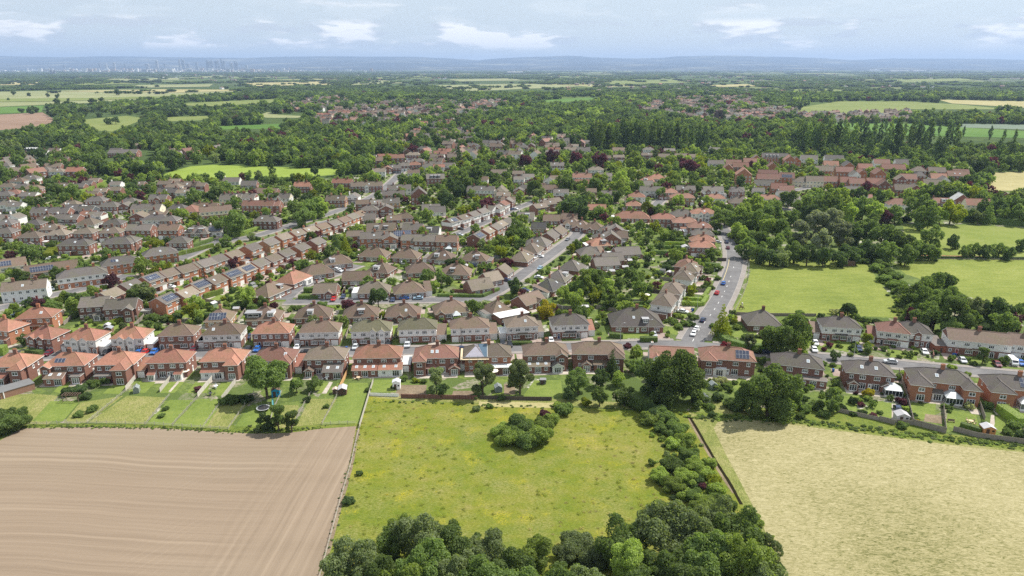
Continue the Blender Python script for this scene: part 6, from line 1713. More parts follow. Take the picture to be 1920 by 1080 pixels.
hills()
def city():
    g = M('tower_facade', (.32, .34, .37), .4, .2, .02); g2 = M('tower_pale_facade', (.55, .54, .52), .6, .15, .02); gl = GLASS()
    T = [(335, 109.5, 2.6, 1), (340.5, 109.5, 2.4, 0), (343.5, 112, 3, 0), (388, 112, 4.4, 0), (393.5, 113, 3.4, 1), (397, 112.5, 3, 0), (404, 112.5, 3.4, 0), (408.5, 112.5, 3, 1), (414.3, 108.5, 3.2, 0), (419.5, 112.5, 3.4, 0), (433, 117, 5, 1), (439.5, 113.5, 2.6, 0), (443.5, 116, 3.6, 0),
         (293, 112, 4, 1), (213, 116.5, 4, 1), (186, 118, 3, 0), (368, 116, 4, 0), (276, 119, 6, 1), (96, 131.5, 4, 0), (102, 131.5, 3.4, 0), (462, 121.5, 4, 1), (198, 119, 4, 1), (352, 118.5, 5, 0), (120, 120.5, 3, 0), (308, 118, 3, 0), (234, 119.5, 3, 0)]
    T.sort(); Y = 17000.
    for i, (px, py, wp, pale) in enumerate(T):
        Yy = 9800. if py > 125 else Y; d = FW * FPX + np.array([1., 0, 0]) * (px - 960) - UP * (py - 540); Z = CH + d[2] / d[1] * Yy; X = d[0] / d[1] * Yy; w_ = wp * Yy / FPX * .9; Z *= .93
        mb = MB(); m = g2 if pale else g; mb.box(-w_ / 2, w_ / 2, -w_ / 2, w_ / 2, 0, Z, m)
        mb.box(-w_ * .3, w_ * .3, -w_ * .3, w_ * .3, Z, Z + 5, m)
        for k in range(int(Z / 9)): mb.box(-w_ / 2 - .5, w_ / 2 + .5, -w_ / 2 - .5, w_ / 2 + .5, 4 + k * 9, 8 + k * 9, gl, 'flr')
        o = obj('office_tower', mb, None, (X, Yy, 0)); 
        tag(o, f"{'pale' if pale else 'blue-grey'} distant tower block, {ordn(i + 1)} from left on the city skyline", 'tower', 'towers on the city skyline')
    mb = MB(); w1 = M('far_wall_white', (.75, .74, .72), .7, .1, .01); w2 = M('far_wall_grey', (.42, .42, .43), .7, .1, .01); w3 = M('far_wall_tan', (.48, .38, .30), .7, .1, .01)
    for k in range(900):
        Yy = random.uniform(12500, 18500); px = random.gauss(330, 130) if k % 3 else random.uniform(-50, 1900); X = (px - 960) / FPX * Yy * .98; ww = random.uniform(25, 110); hh = random.uniform(10, 34) if k % 5 else random.uniform(30, 70)
        if k % 3 == 0: hh *= .45
        mb.box(X, X + ww, Yy, Yy + 40, 0, hh, random.choice([w1, w2, w3, w2]))
    tag(obj('city_buildings', mb), 'low buildings of the distant city', None, None, 'stuff')
    for px, py, wd, hp, lbl in ((1527, 127.6, 14, 2, 'white hangar left of the other airport buildings'), (1640, 128.6, 18, 3, 'widest tall white airport hangar'), (1675, 129.3, 12, 2, 'small white airport hangar right of the widest'), (1710, 131, 55, 1.2, 'long low white airport terminal at right'), (966, 137.5, 28, 3.2, 'white factory in the fields left of centre'), (64, 125, 20, 2.4, 'long white warehouse far left before the hills'), (4, 125.5, 10, 3, 'white warehouse at the left edge of the plain'), (330, 136.5, 7, 2, 'small white building in fields below the city'), (284, 136.5, 5, 2, 'tiny white building left below the city')):
        x, y = W(px, max(py, 129.5) if py < 135 else py); y = min(y, 15500); x = (px - 960) / FPX * depth(0, y); s = y / FPX; ww, hh = wd * s, hp * s
        mb = MB(); mb.box(-ww / 2, ww / 2, 0, 60, 0, hh * .8, w1); rb, _ = roof_mb(-ww / 2, ww / 2, 0, 60, hh * .8, 'gable', 'w', 8, .5); mb.add(rb)
        n = 10
        for k in range(n): mb.box(-ww / 2 + ww * k / n, -ww / 2 + ww * (k + .5) / n, -.8, 0, hh * .1, hh * .5, w2)
        tag(obj('warehouse', mb, None, (x, y, 0)), lbl, 'building')
city()
def church():
    st = M('dark_sandstone', (.10, .07, .06), .9, .25, .4); x, y = W(1346, 233); w_ = 4.2; mb = MB()
    r = empty('church_tower', (x, y, 0), .25); mb.box(-w_, w_, -w_, w_, 0, 22, st); mb.box(-w_ - .3, w_ + .3, -w_ - .3, w_ + .3, 21, 22.6, st)
    for sx in (-1, 1):
        for sy in (-1, 1): mb.box(sx * w_ - 1, sx * w_ + 1, sy * w_ - 1, sy * w_ + 1, 0, 19, st); mb.beam((sx * w_, sy * w_, 22), (sx * w_, sy * w_, 26.5), (.8, .1), st)
    for i in range(5): mb.box(-w_ + .2 + i * 1.8, -w_ + 1.1 + i * 1.8, -w_ - .3, -w_ + .3, 22.6, 23.8, st); mb.box(w_ - .3, w_ + .3, -w_ + .2 + i * 1.8, -w_ + 1.1 + i * 1.8, 22.6, 23.8, st)
    obj('wall', mb, r); o = MB()
    for s in (-1.3, 1.3): o.box(s - .8, s + .8, -w_ - .32, -w_ - .02, 14, 19, M('louvre_dark', (.02, .02, .02)))
    obj('louvre', o, r); o = MB(); o.beam((0, -w_ - .4, 11.5), (0, -w_ - .05, 11.5), 1.2, M('clock_gold', (.5, .38, .1), .4), 16); obj('clock_face', o, r)
    tag(r, 'square dark sandstone church tower rising from the trees upper right', 'church tower')
church()
# ------------------------------------------------------------ cars
def car_parts(col, van=False):
    name, c = col; body = M('car_paint_' + name, c, .25, .03, 1, spec=.7, objvar=0); g = M('car_glass', (.02, .025, .03), .08, .05, spec=.8); ty = M('tyre_rubber', (.025, .025, .025), .9); rim = M('wheel_alloy', (.45, .46, .48), .3, .05, metal=.7)
    if van: prof = [(-2.7, .45), (-2.7, 1.0), (-2.45, 1.25), (-1.75, 2.05), (-1.3, 2.25), (2.6, 2.25), (2.7, 1.9), (2.7, .45)]; hw = 1.0; win = [(-2.42, 1.30), (-1.80, 1.95), (-.7, 1.95), (-.7, 1.30)]
    else: prof = [(-2.15, .35), (-2.2, .65), (-2.05, .82), (-1.15, .98), (-.45, 1.42), (.2, 1.50), (1.05, 1.46), (1.75, 1.02), (2.1, .95), (2.18, .6), (2.1, .35)]; hw = .88; win = [(-1.05, 1.0), (-.45, 1.36), (1.0, 1.38), (1.6, 1.02)]
    mb = MB(); n = len(prof)
    def yy(z): return hw * (1 if z < 1.0 else 1 - .28 * (z - 1.0) / .5) if not van else hw * (1 if z < 1.3 else .94)
    for s in (-1, 1): p = [(x, s * yy(z), z) for x, z in prof]; mb.face(p if s < 0 else p[::-1], body)
    for i in range(n):
        a, b_ = prof[i], prof[(i + 1) % n]; mb.face([(a[0], -yy(a[1]), a[1]), (a[0], yy(a[1]), a[1]), (b_[0], yy(b_[1]), b_[1]), (b_[0], -yy(b_[1]), b_[1])], body)
    gm = MB()
    for s in (-1, 1): p = [(x, s * (yy(z) + .012), z) for x, z in win]; gm.face(p if s < 0 else p[::-1], g)
    i0 = 2 if van else 3
    def pane(a, b_, k0, k1):
        p, q = Vector((a[0], 0, a[1])), Vector((b_[0], 0, b_[1])); nrm = (q - p).cross(Vector((0, 1, 0))).normalized() * .015
        if nrm.z < 0: nrm = -nrm
        u, v = p.lerp(q, k0) + nrm, p.lerp(q, k1) + nrm; gm.face([(u.x, -yy(u.z) * .88, u.z), (u.x, yy(u.z) * .88, u.z), (v.x, yy(v.z) * .88, v.z), (v.x, -yy(v.z) * .88, v.z)], g)
    pane(prof[i0], prof[i0 + 1], .06, .94)
    if not van: pane(prof[6], prof[7], .1, .9)
    wm = MB(); r = .33 if not van else .36
    wm.beam((0, -.11, 0), (0, .11, 0), r, ty, 14); wm.beam((0, -.125, 0), (0, .125, 0), r * .6, rim, 10)
    hm = MB(); hm.box(-.03, .05, -.16, .16, -.07, .07, M('headlight_lens', (.75, .77, .8), .1)); tm = MB(); tm.box(-.04, .03, -.14, .14, -.08, .08, M('tail_light', (.4, .02, .02), .2))
    return mb, gm, wm, hm, tm, hw, (1.32 if not van else 1.75), r, van
CARC = dict(white=(.80, .80, .80), black=(.015, .015, .018), silver=(.50, .52, .54), grey=(.16, .17, .18), blue=(.02, .12, .42), navy=(.02, .035, .09), red=(.48, .02, .02), lightblue=(.28, .40, .50), yellow=(.6, .48, .06), maroon=(.14, .02, .03))
def car(x, y, ang, cname, where, van=False, z=.03):
    p = cached(('car', cname, van), lambda: car_parts((cname, CARC[cname]), van)); mb, gm, wm, hm, tm, hw, ax, r, van = p
    o = empty('parked_van' if van else 'parked_car', (x, y, z), ang)
    obj('body', cached(('carbody', cname, van), lambda: mb.mesh('body')), o); obj('windows', cached(('cargl', van), lambda: gm.mesh('windows')), o)
    we = cached(('carw', van), lambda: wm.mesh('wheel'))
    for sx in (-1, 1):
        for sy in (-1, 1): obj('wheel', we, o, (sx * ax, sy * (hw - .08), r))
    for sy in (-1, 1):
        obj('headlight', cached(('carh',), lambda: hm.mesh('headlight')), o, (-2.14 if not van else -2.70, sy * hw * .68, .70 if not van else .85)); obj('tail_light', cached(('cart',), lambda: tm.mesh('tail_light')), o, (2.16 if not van else 2.70, sy * hw * .72, .80 if not van else 1.0))
    cn = {'lightblue': 'pale blue', 'navy': 'dark blue'}.get(cname, cname)
    lab(o, f"{cn} {'van' if van else 'car'}", where or ('parked ' + place_phrase(x, y)), proj(x, y)[0], 'van' if van else 'car', 'cars in the streets and drives')
    PLANTS.append((x, y, 2.3))
CARS = '''A 1135 408 red d;A 1205 408 blue d;A 830 413 black d;A 380 420 maroon d;A 662 412 grey d;A 205 402 yellow d;A 1090 408 blue d;A 1530 372 maroon d
B 352 388 black d;B 425 388 blue d;B 737 372 white d;B 805 412 black r;B 1190 372 silver d;B 1450 345 black d;B 1590 356 silver d;B 330 335 navy d
C 20 355 silver d;C 427 388 navy r;C 757 335 black d;C 815 352 black d;C 1135 320 white d
D 740 162 navy m;D 693 228 white m;D 668 268 white m;D 358 275 silver d;D 585 97 white d;D 1240 408 navy r;D 1362 405 black r;D 20 205 silver d
E 25 340 white d;E 32 295 white d;E 540 422 silver r;E 768 355 white d;E 1025 412 silver d;E 1258 438 maroon d;E 1360 425 white v;E 1418 430 blue d;E 325 335 navy d;E 590 745 navy d
H 1050 590 lightblue c;H 1040 662 white d;H 1265 367 grey c;H 1010 507 white c;H 1048 497 white d;H 100 825 lightblue r;H 540 557 navy d;H 425 332 silver d;H 930 762 navy d;H 740 180 red r;H 1390 372 grey d;H 1345 412 grey d;H 790 657 navy d;H 830 132 navy c;H 855 128 white d;H 1250 335 maroon d;H 585 222 black d;H 430 285 black d
I 900 707 blue m;I 850 782 red m;I 925 387 navy m;I 935 432 maroon m;I 865 318 white m;I 855 388 silver d;I 1290 270 white d
G 1065 578 white d;G 1082 560 red d;G 1060 612 silver d;G 410 806 black d;G 500 810 black r;G 1040 805 red d;G 1095 812 navy d;G 1220 497 white d;G 1490 517 lightblue d;G 1560 537 silver d;G 930 345 white r;G 1105 300 white d;G 400 360 white r;G 950 356 navy d;G 1445 803 grey d;G 1500 803 navy d;G 1570 823 blue r;G 890 645 navy d;G 370 505 navy d;G 510 445 grey d
F 870 690 black d;F 845 657 white d;F 400 752 white d;F 1365 712 white d;F 135 950 navy r;F 390 515 white d;F 1155 347 white d;F 1240 745 black d;F 1395 695 black d'''
def cars():
    from_road = {}
    for ln in CARS.splitlines():
        for it in ln.split(';'):
            f, u, v, cn, m = it.split(); px, py = PX(f, float(u), float(v)); x, y = W(px, py, .7)
            d = np.hypot(RPTS[:, 0] - x, RPTS[:, 1] - y); i = int(d.argmin()); ri = int(RPTS[i, 3]); a, b_ = RPTS[max(0, i - 1)], RPTS[min(len(RPTS) - 1, i + 1)]
            if a[3] != b_[3]: a = RPTS[i]
            t = math.atan2(b_[1] - a[1], b_[0] - a[0]) if (b_[0] != a[0]) else 0
            if m in 'rmc': pass
            else: t += R(90)
            if m == 'm' and v != '268': t += math.pi
            if m in 'dv' and hits_house(x, y, .8):
                h = nearest_house(x, y, 0); dx, dy = x - h[0], y - h[1]; k = 1
                while hits_house(x, y, 1.2) and k < 14: y -= .5 if dy < 0 else -.5; k += 1
                if hits_house(x, y, .9): continue
            wh = {'m': 'on the main road', 'c': 'on the curving road', 'r': None}.get(m)
            car(x, y, t, 'white' if m == 'v' else cn, wh, m == 'v')
cars()
# ------------------------------------------------------------ garden lawns, patios and drives
def plots():
    lawn, pat, drv = MB(), MB(), MB(); used = []
    for i, (x, y, hw, hd, a, ref, px, py, top) in enumerate(HOUSES):
        dist = math.hypot(x, y)
        if dist > 560: continue
        c, s = math.cos(a), math.sin(a); rnd = random.Random(i)
        def rect(mb, u0, u1, v0, v1, z, mat, step=2.6):
            # cut into tiles so that pieces falling on a road or a house are left out
            nu, nv = max(1, int((u1 - u0) / step)), max(1, int((v1 - v0) / step)); k = mb.mi(mat)
            for p in range(nu):
                for q in range(nv):
                    ua, ub = u0 + (u1 - u0) * p / nu, u0 + (u1 - u0) * (p + 1) / nu; va, vb = v0 + (v1 - v0) * q / nv, v0 + (v1 - v0) * (q + 1) / nv
                    cx, cy = (ua + ub) / 2, (va + vb) / 2; X, Y = x + cx * c - cy * s, y + cx * s + cy * c
                    if roaddist(X, Y) < 2.6 or hits_house(X, Y, -.2) or infield(X, Y): continue
                    n = len(mb.v); mb.v += [(x + uu * c - vv * s, y + uu * s + vv * c, z) for uu, vv in ((ua, va), (ub, va), (ub, vb), (ua, vb))]; mb.f.append((n, n + 1, n + 2, n + 3)); mb.m.append(k)
        zz = .001 * (i % 5)
        front_road = roaddist(x + (hd + 6) * s, y - (hd + 6) * c); back_road = roaddist(x - (hd + 6) * s, y + (hd + 6) * c)
        sg = -1 if front_road < back_road else 1       # side of the drive
        f = lambda v0, v1: (v0, v1) if sg > 0 else (-v1, -v0)
        if ref.endswith('front row'): sg = 1
        if py > 560 and ref.endswith('front row'):
            rect(pat, -hw, hw, -hd - 4.2, -hd, .010 + zz, PATIO); rect(drv, -hw - 1.8, hw + 1.8, hd, hd + 6, .014 + zz, DRIVE); continue
        rd = hd
        va, vb = (hd, hd + 6) if sg > 0 else (-hd - 6, -hd)
        for u0, u1 in ((-hw - 1.6, -hw + 3), (hw - 3, hw + 1.6)): rect(drv, u0, u1, va, vb, .014 + zz, DRIVE if rnd.random() < .6 else PATIO)
        rect(lawn, -hw + 3.2, hw - 3.2, va + .8, vb - .5, .008 + zz, LAWN)
        va, vb = (-hd - 12, -hd) if sg > 0 else (hd, hd + 12)
        rect(lawn, -hw, hw, va, vb, .008 + zz, LAWN); pa, pb = (-hd - 2.6, -hd) if sg > 0 else (hd, hd + 2.6); rect(pat, -hw + 1, hw - 2, pa, pb, .016 + zz, PATIO)
    tag(obj('lawn', lawn), None, None, None, 'structure'); tag(obj('patio', pat), None, None, None, 'structure'); tag(obj('driveway', drv), None, None, None, 'structure')
plots()
def lawns_px(name, mat, polys, z):
    mb = MB()
    for i, p in enumerate(polys): sheet(name, p, mat, z + .0015 * (i % 6), keep=False, mb=mb)
    return tag(obj(name, mb), None, None, None, 'structure')
lawns_px('mown_lawn', LAWN, [[(322, 799), (371, 748), (397, 748), (370, 775), (416, 752), (388, 800), (380, 801)], [(326, 799), (350, 772), (402, 748), (420, 748), (382, 802)], [(274, 795), (318, 750), (368, 750), (322, 798)], [(60, 790), (95, 752), (150, 752), (118, 790)], [(604, 795), (635, 745), (692, 745), (676, 795)], [(405, 728), (418, 716), (441, 718), (425, 742), (385, 742)], [(240, 735), (262, 716), (292, 716), (272, 737)], [(296, 737), (318, 716), (345, 716), (328, 737)], [(350, 737), (366, 717), (395, 717), (388, 737)], [(645, 745), (655, 718), (690, 718), (688, 745)], [(694, 736), (702, 712), (748, 712), (742, 736)],
    [(440, 800), (470, 760), (520, 760), (505, 800)], [(595, 738), (605, 718), (620, 718), (612, 738)], [(628, 738), (632, 718), (650, 718), (642, 738)], [(920, 745), (925, 735), (960, 735), (958, 745)], [(980, 744), (1002, 713), (1052, 713), (1055, 744)], [(930, 712), (975, 712), (975, 716), (930, 716)], [(192, 738), (215, 719), (240, 719), (225, 739)], [(100, 735), (118, 716), (135, 716), (118, 738)],
    [(1570, 770), (1580, 742), (1610, 742), (1605, 776)], [(1625, 778), (1630, 750), (1672, 756), (1672, 788)], [(1702, 782), (1708, 755), (1755, 757), (1752, 790)], [(1772, 800), (1778, 768), (1830, 778), (1838, 808)], [(1862, 808), (1868, 780), (1905, 782), (1920, 812)], [(1370, 725), (1385, 708), (1400, 712), (1390, 735)], [(1300, 770), (1310, 745), (1340, 745), (1330, 775)],
    [(1540, 650), (1552, 640), (1600, 645), (1590, 660)], [(1660, 668), (1672, 655), (1718, 660), (1720, 676)], [(1370, 632), (1380, 620), (1420, 622), (1415, 635)], [(1247, 622), (1260, 612), (1275, 614), (1268, 628)], [(1230, 580), (1255, 576), (1260, 585), (1235, 590)], [(1120, 600), (1128, 590), (1150, 592), (1148, 606)]], .022)
lawns_px('long_grass_plots', ROUGH, [[(166, 792), (238, 742), (312, 745), (274, 795)], [(385, 800), (420, 752), (470, 752), (430, 802)], [(555, 800), (580, 748), (632, 748), (605, 795)], [(520, 802), (530, 760), (560, 760), (552, 802)], [(120, 792), (150, 755), (232, 742), (163, 793)], [(50, 795), (60, 788), (100, 788), (90, 796)], [(1300, 772), (1310, 750), (1420, 760), (1420, 780)]], .018)
sheet('village_verge', [(0, 606), (0, 590), (60, 572), (110, 560), (150, 550), (155, 556), (100, 575), (60, 590)], LAWN, .019, keep=False)
sheet('estate_green', [(22, 505), (40, 494), (75, 490), (80, 497), (40, 505)], FMID, .024, keep=False)
lawns_px('rough_margin', VERGE, [[(1290, 772), (1300, 760), (1420, 764), (1570, 771), (1648, 789), (1712, 797), (1774, 813), (1831, 820), (1925, 833), (1925, 845), (1700, 822), (1480, 792), (1350, 790)]], .0095)
lawns_px('rough_corner', ROUGH, [[(0, 800), (0, 742), (60, 738), (110, 742), (60, 795), (40, 802)], [(690, 744), (700, 738), (840, 742), (900, 746), (1040, 748), (1200, 756), (1200, 768), (1040, 760), (900, 756), (760, 751)]], .0072)
lawns_px('garden_path', PATIO, [[(603, 738), (618, 716), (624, 717), (612, 738)], [(316, 734), (332, 716), (336, 717), (320, 735)], [(1856, 795), (1858, 778), (1864, 778), (1866, 805), (1862, 806)], [(1672, 786), (1672, 758), (1680, 758), (1680, 787)], [(1813, 766), (1835, 768), (1840, 778), (1822, 776)], [(1862, 770), (1898, 774), (1896, 782), (1868, 778)]], .026)
lawns_px('raised_beds', SOIL, [[(740, 743), (750, 722), (800, 722), (798, 744)], [(845, 748), (850, 733), (890, 733), (890, 748)], [(945, 740), (945, 720), (965, 720), (966, 740)], [(1732, 790), (1735, 776), (1768, 780), (1766, 795)]], .024)
# ------------------------------------------------------------ fences and walls
def fence(pts, h, kind, label, px=True, gap=None):
    pl = [W(*p) for p in pts] if px else pts; o = MB(); pm = MB(); x0, y0 = pl[0]
    mats = dict(panel=M('weathered_fence_wood', (.26, .225, .19), .9, .25, 1.), rail=M('grey_rail_wood', (.36, .33, .28), .9, .25, 1.), concrete=M('concrete_panel', (.46, .43, .38), .9, .15, 1), brick=wallmat('b'), dark=M('dark_stained_wood', (.085, .07, .06), .8, .2), orange=M('new_fence_wood', (.55, .33, .15), .8, .15), white=WHITE())
    m = mats[kind]; L_ = 0
    root = empty('garden_wall' if kind == 'brick' else 'fence', (x0, y0, 0))
    n = 0
    for i in range(len(pl) - 1):
        a, b_ = Vector(pl[i]), Vector(pl[i + 1]); ln = (b_ - a).length; k = max(1, round(ln / (1.83 if kind != 'rail' else 2.6))); d = (b_ - a) / k; nv = Vector((-d.y, d.x)).normalized() * (.03 if kind != 'brick' else .12)
        for j in range(k):
            p, q = a + d * j - Vector((x0, y0)), a + d * (j + 1) - Vector((x0, y0))
            if j > 0 or i > 0 or True: pm.box(p.x - .05, p.x + .05, p.y - .05, p.y + .05, 0, h + .08, m)
            if kind == 'rail':
                for z in (.35, .75, 1.1):
                    if z < h: o.beam((p.x, p.y, z), (q.x, q.y, z), .045, m)
            else:
                p2, q2 = p + d.normalized() * .05, q - d.normalized() * .05
                f = [(p2 - nv), (q2 - nv), (q2 + nv), (p2 + nv)]
                lo = [(v.x, v.y, .02) for v in f]; hi = [(v.x, v.y, h) for v in f]
                o.face(hi, m); 
                for t in range(4): o.face([lo[t], lo[(t + 1) % 4], hi[(t + 1) % 4], hi[t]], m)
    obj('panels' if kind != 'rail' else 'rails', o, root); obj('posts', pm, root)
    root['label'] = label; root['category'] = 'wall' if kind == 'brick' else 'fence'; root['group'] = 'fences and walls of the gardens'; return root
FENCES = [
 ([(260, 704), (236, 733)], 1.6, 'concrete', 'pale garden fence between third and fourth houses of the front row'),
 ([(236, 734), (164, 793)], 1.1, 'rail', 'post and rail fence between the two leftmost long grass plots'),
 ([(320, 712), (300, 736)], 1.5, 'concrete', 'concrete fence dividing the gardens of the fourth house'),
 ([(318, 742), (274, 796)], 1.1, 'rail', 'rail fence left of the mown strip behind the fourth house'),
 ([(399, 712), (371, 745)], 1.6, 'concrete', 'pale fence right of the fourth house garden'),
 ([(371, 746), (322, 800)], 1.1, 'rail', 'rail fence between two bright lawns behind the fifth house'),
 ([(442, 718), (416, 752)], 1.6, 'concrete', 'concrete fence right of the fifth house lawn'),
 ([(416, 753), (381, 802)], 1.1, 'rail', 'rail fence left of the tall grass plot'),
 ([(476, 738), (428, 805)], 1.1, 'rail', 'rail fence between tall grass plot and trampoline garden'),
 ([(529, 735), (512, 770), (505, 803)], 1.1, 'rail', 'rail fence right of the trampoline garden'),
 ([(589, 728), (570, 760), (548, 803)], 1.1, 'rail', 'rail fence left of the plot below the white-tabled patio'),
 ([(652, 700), (635, 735)], 1.7, 'orange', 'new orange wooden fence between seventh and eighth houses'),
 ([(635, 738), (604, 796)], 1.1, 'rail', 'rail fence left of the wide striped lawn'),
 ([(700, 716), (692, 742), (674, 803)], 1.3, 'concrete', 'pale concrete fence between wide lawn and meadow'),
 ([(673, 806), (658, 872), (632, 962), (602, 1075), (560, 1220)], 1.1, 'rail', 'long rail fence between the tilled field and the meadow'),
 ([(50, 797), (164, 794), (290, 797), (430, 806)], 1.1, 'rail', 'rail fence along the left top of the tilled field'),
 ([(604, 797), (668, 794)], 1.1, 'rail', 'rail fence below the wide striped lawn'),
 ([(692, 742), (748, 744)], 1.0, 'white', 'low white-topped fence below the white summerhouse'),
 ([(752, 746), (895, 749)], 1.3, 'brick', 'grey wall along the meadow below the raised beds'),
 ([(900, 748), (970, 750), (1035, 751)], 1.2, 'dark', 'low dark fence between small lawns and the meadow'),
 ([(1648, 789), (1678, 797)], 1.6, 'panel', 'grey fence left of the round bush at hayfield edge'),
 ([(1712, 797), (1774, 813)], 1.8, 'panel', 'tall pale panel fence at the top of the hayfield'),
 ([(1787, 808), (1831, 820), (1858, 824)], 1.5, 'panel', 'grey fence below the lawn with the bench'),
 ([(1858, 824), (1925, 833)], 1.5, 'panel', 'grey fence at the right edge of the hayfield'),
 ([(1570, 772), (1648, 789)], 1.2, 'panel', 'fence below the lawns right of the big tree'),
 ([(1685, 700), (1698, 740), (1712, 797)], 1.7, 'panel', 'wooden fence between sixteenth and seventeenth gardens'),
 ([(1773, 812), (1768, 765)], 1.6, 'panel', 'fence between the sunken garden and the bench lawn'),
 ([(1830, 745), (1846, 790)], 1.7, 'panel', 'fence left of the right-hand corner garden'),
 ([(1680, 796), (1712, 797)], 1.5, 'panel', 'short fence behind the grey shed'),
 ([(1256, 486), (1362, 490)], 1.8, 'dark', 'blue-grey fence across the gardens by the main road'),
 ([(700, 606), (765, 606)], 1.6, 'dark', 'red-brown fence behind the eighth house of the second row'),
 ([(905, 596), (1010, 597)], 1.7, 'dark', 'dark fence behind the flat-roofed extension'),
 ([(960, 572), (1020, 578), (1105, 582)], 1.6, 'panel', 'long wooden fence behind the brick bungalow'),
 ([(1110, 577), (1155, 585), (1160, 600)], 1.6, 'panel', 'wooden fence round the corner garden'),
 ([(840, 489), (972, 491)], 1.6, 'panel', 'grey fence above the tan gabled bungalows'),
 ([(165, 600), (195, 600)], 1.6, 'panel', 'wooden fence behind the third house of the second row'),
 ([(1375, 590), (1430, 592), (1530, 593)], 1.2, 'panel', 'grey wall at the bottom of the horse paddock'),
 ([(1375, 588), (1392, 556), (1402, 530), (1404, 505), (1400, 486)], 1.1, 'rail', 'rail fence between the horse paddock and the road'),
 ([(1680, 487), (1760, 487), (1920, 488)], 1.1, 'rail', 'thin fence along the top of the right pasture'),
 ([(1745, 640), (1750, 672)], 1.3, 'brick', 'brick wall beside the gravelled drive'),
 ([(1290, 548), (1332, 548)], 1.7, 'panel', 'wooden fence beside a grey drive by the main road'),
 ([(1175, 567), (1235, 570)], 1.6, 'panel', 'wooden fence right of the lawn by the white parasols'),
 ([(848, 548), (880, 549)], 1.5, 'brick', 'red brick wall beside the tan-roofed gabled bungalow'),
 ([(1083, 476), (1115, 477)], 1.2, 'orange', 'low golden fence in front of the grey hipped bungalow')]
for f in FENCES: fence(*f)
# hedges: clipped, leafy boxes
def hedge(pts, wd, h, tone_, label):
    pl = [W(*p) for p in pts]; x0, y0 = pl[0]; r = np.random.default_rng(int(abs(x0 * 7 + y0))); P_, Nn = [], []
    core = MB(); lm = LEAF[tone_]()
    for i in range(len(pl) - 1):
        a, b_ = Vector(pl[i]) - Vector((x0, y0)), Vector(pl[i + 1]) - Vector((x0, y0)); d = b_ - a; ln = d.length; d.normalize(); nv = Vector((-d.y, d.x)); n = int(ln * (h * 2 + wd) * 5)
        t = r.uniform(0, ln, n); s = r.uniform(0, 2 * h + wd, n)
        for tt, ss in zip(t, s):
            if ss < h: off, z, nn = -wd / 2, ss, (-nv.x, -nv.y, .1)
            elif ss < h + wd: off, z, nn = ss - h - wd / 2, h, (0, 0, 1)
            else: off, z, nn = wd / 2, ss - h - wd, (nv.x, nv.y, .1)
            b = (.10 * math.sin(tt * 1.3) + r.normal(0, .06)); p = a + d * tt + nv * (off * (1 + b)); P_.append((p.x, p.y, max(.05, z * (1 + b * .6)))); Nn.append(nn)
        w2 = wd / 2 - .08
        c = [a - nv * w2, b_ - nv * w2, b_ + nv * w2, a + nv * w2]; hi = [(v.x, v.y, h - .1) for v in c]; lo = [(v.x, v.y, 0) for v in c]; core.face(hi, lm)
        for k in range(4): core.face([lo[k], lo[(k + 1) % 4], hi[(k + 1) % 4], hi[k]], lm)
    V = leaf_quads(np.array(P_), np.array(Nn, dtype=float), .17, 3, .6); me = quads_mesh('hedge', V, [lm], (core.v, core.f)); o = obj('hedge', me, None, (x0, y0, 0)); tag(o, label, 'hedge', 'clipped hedges')
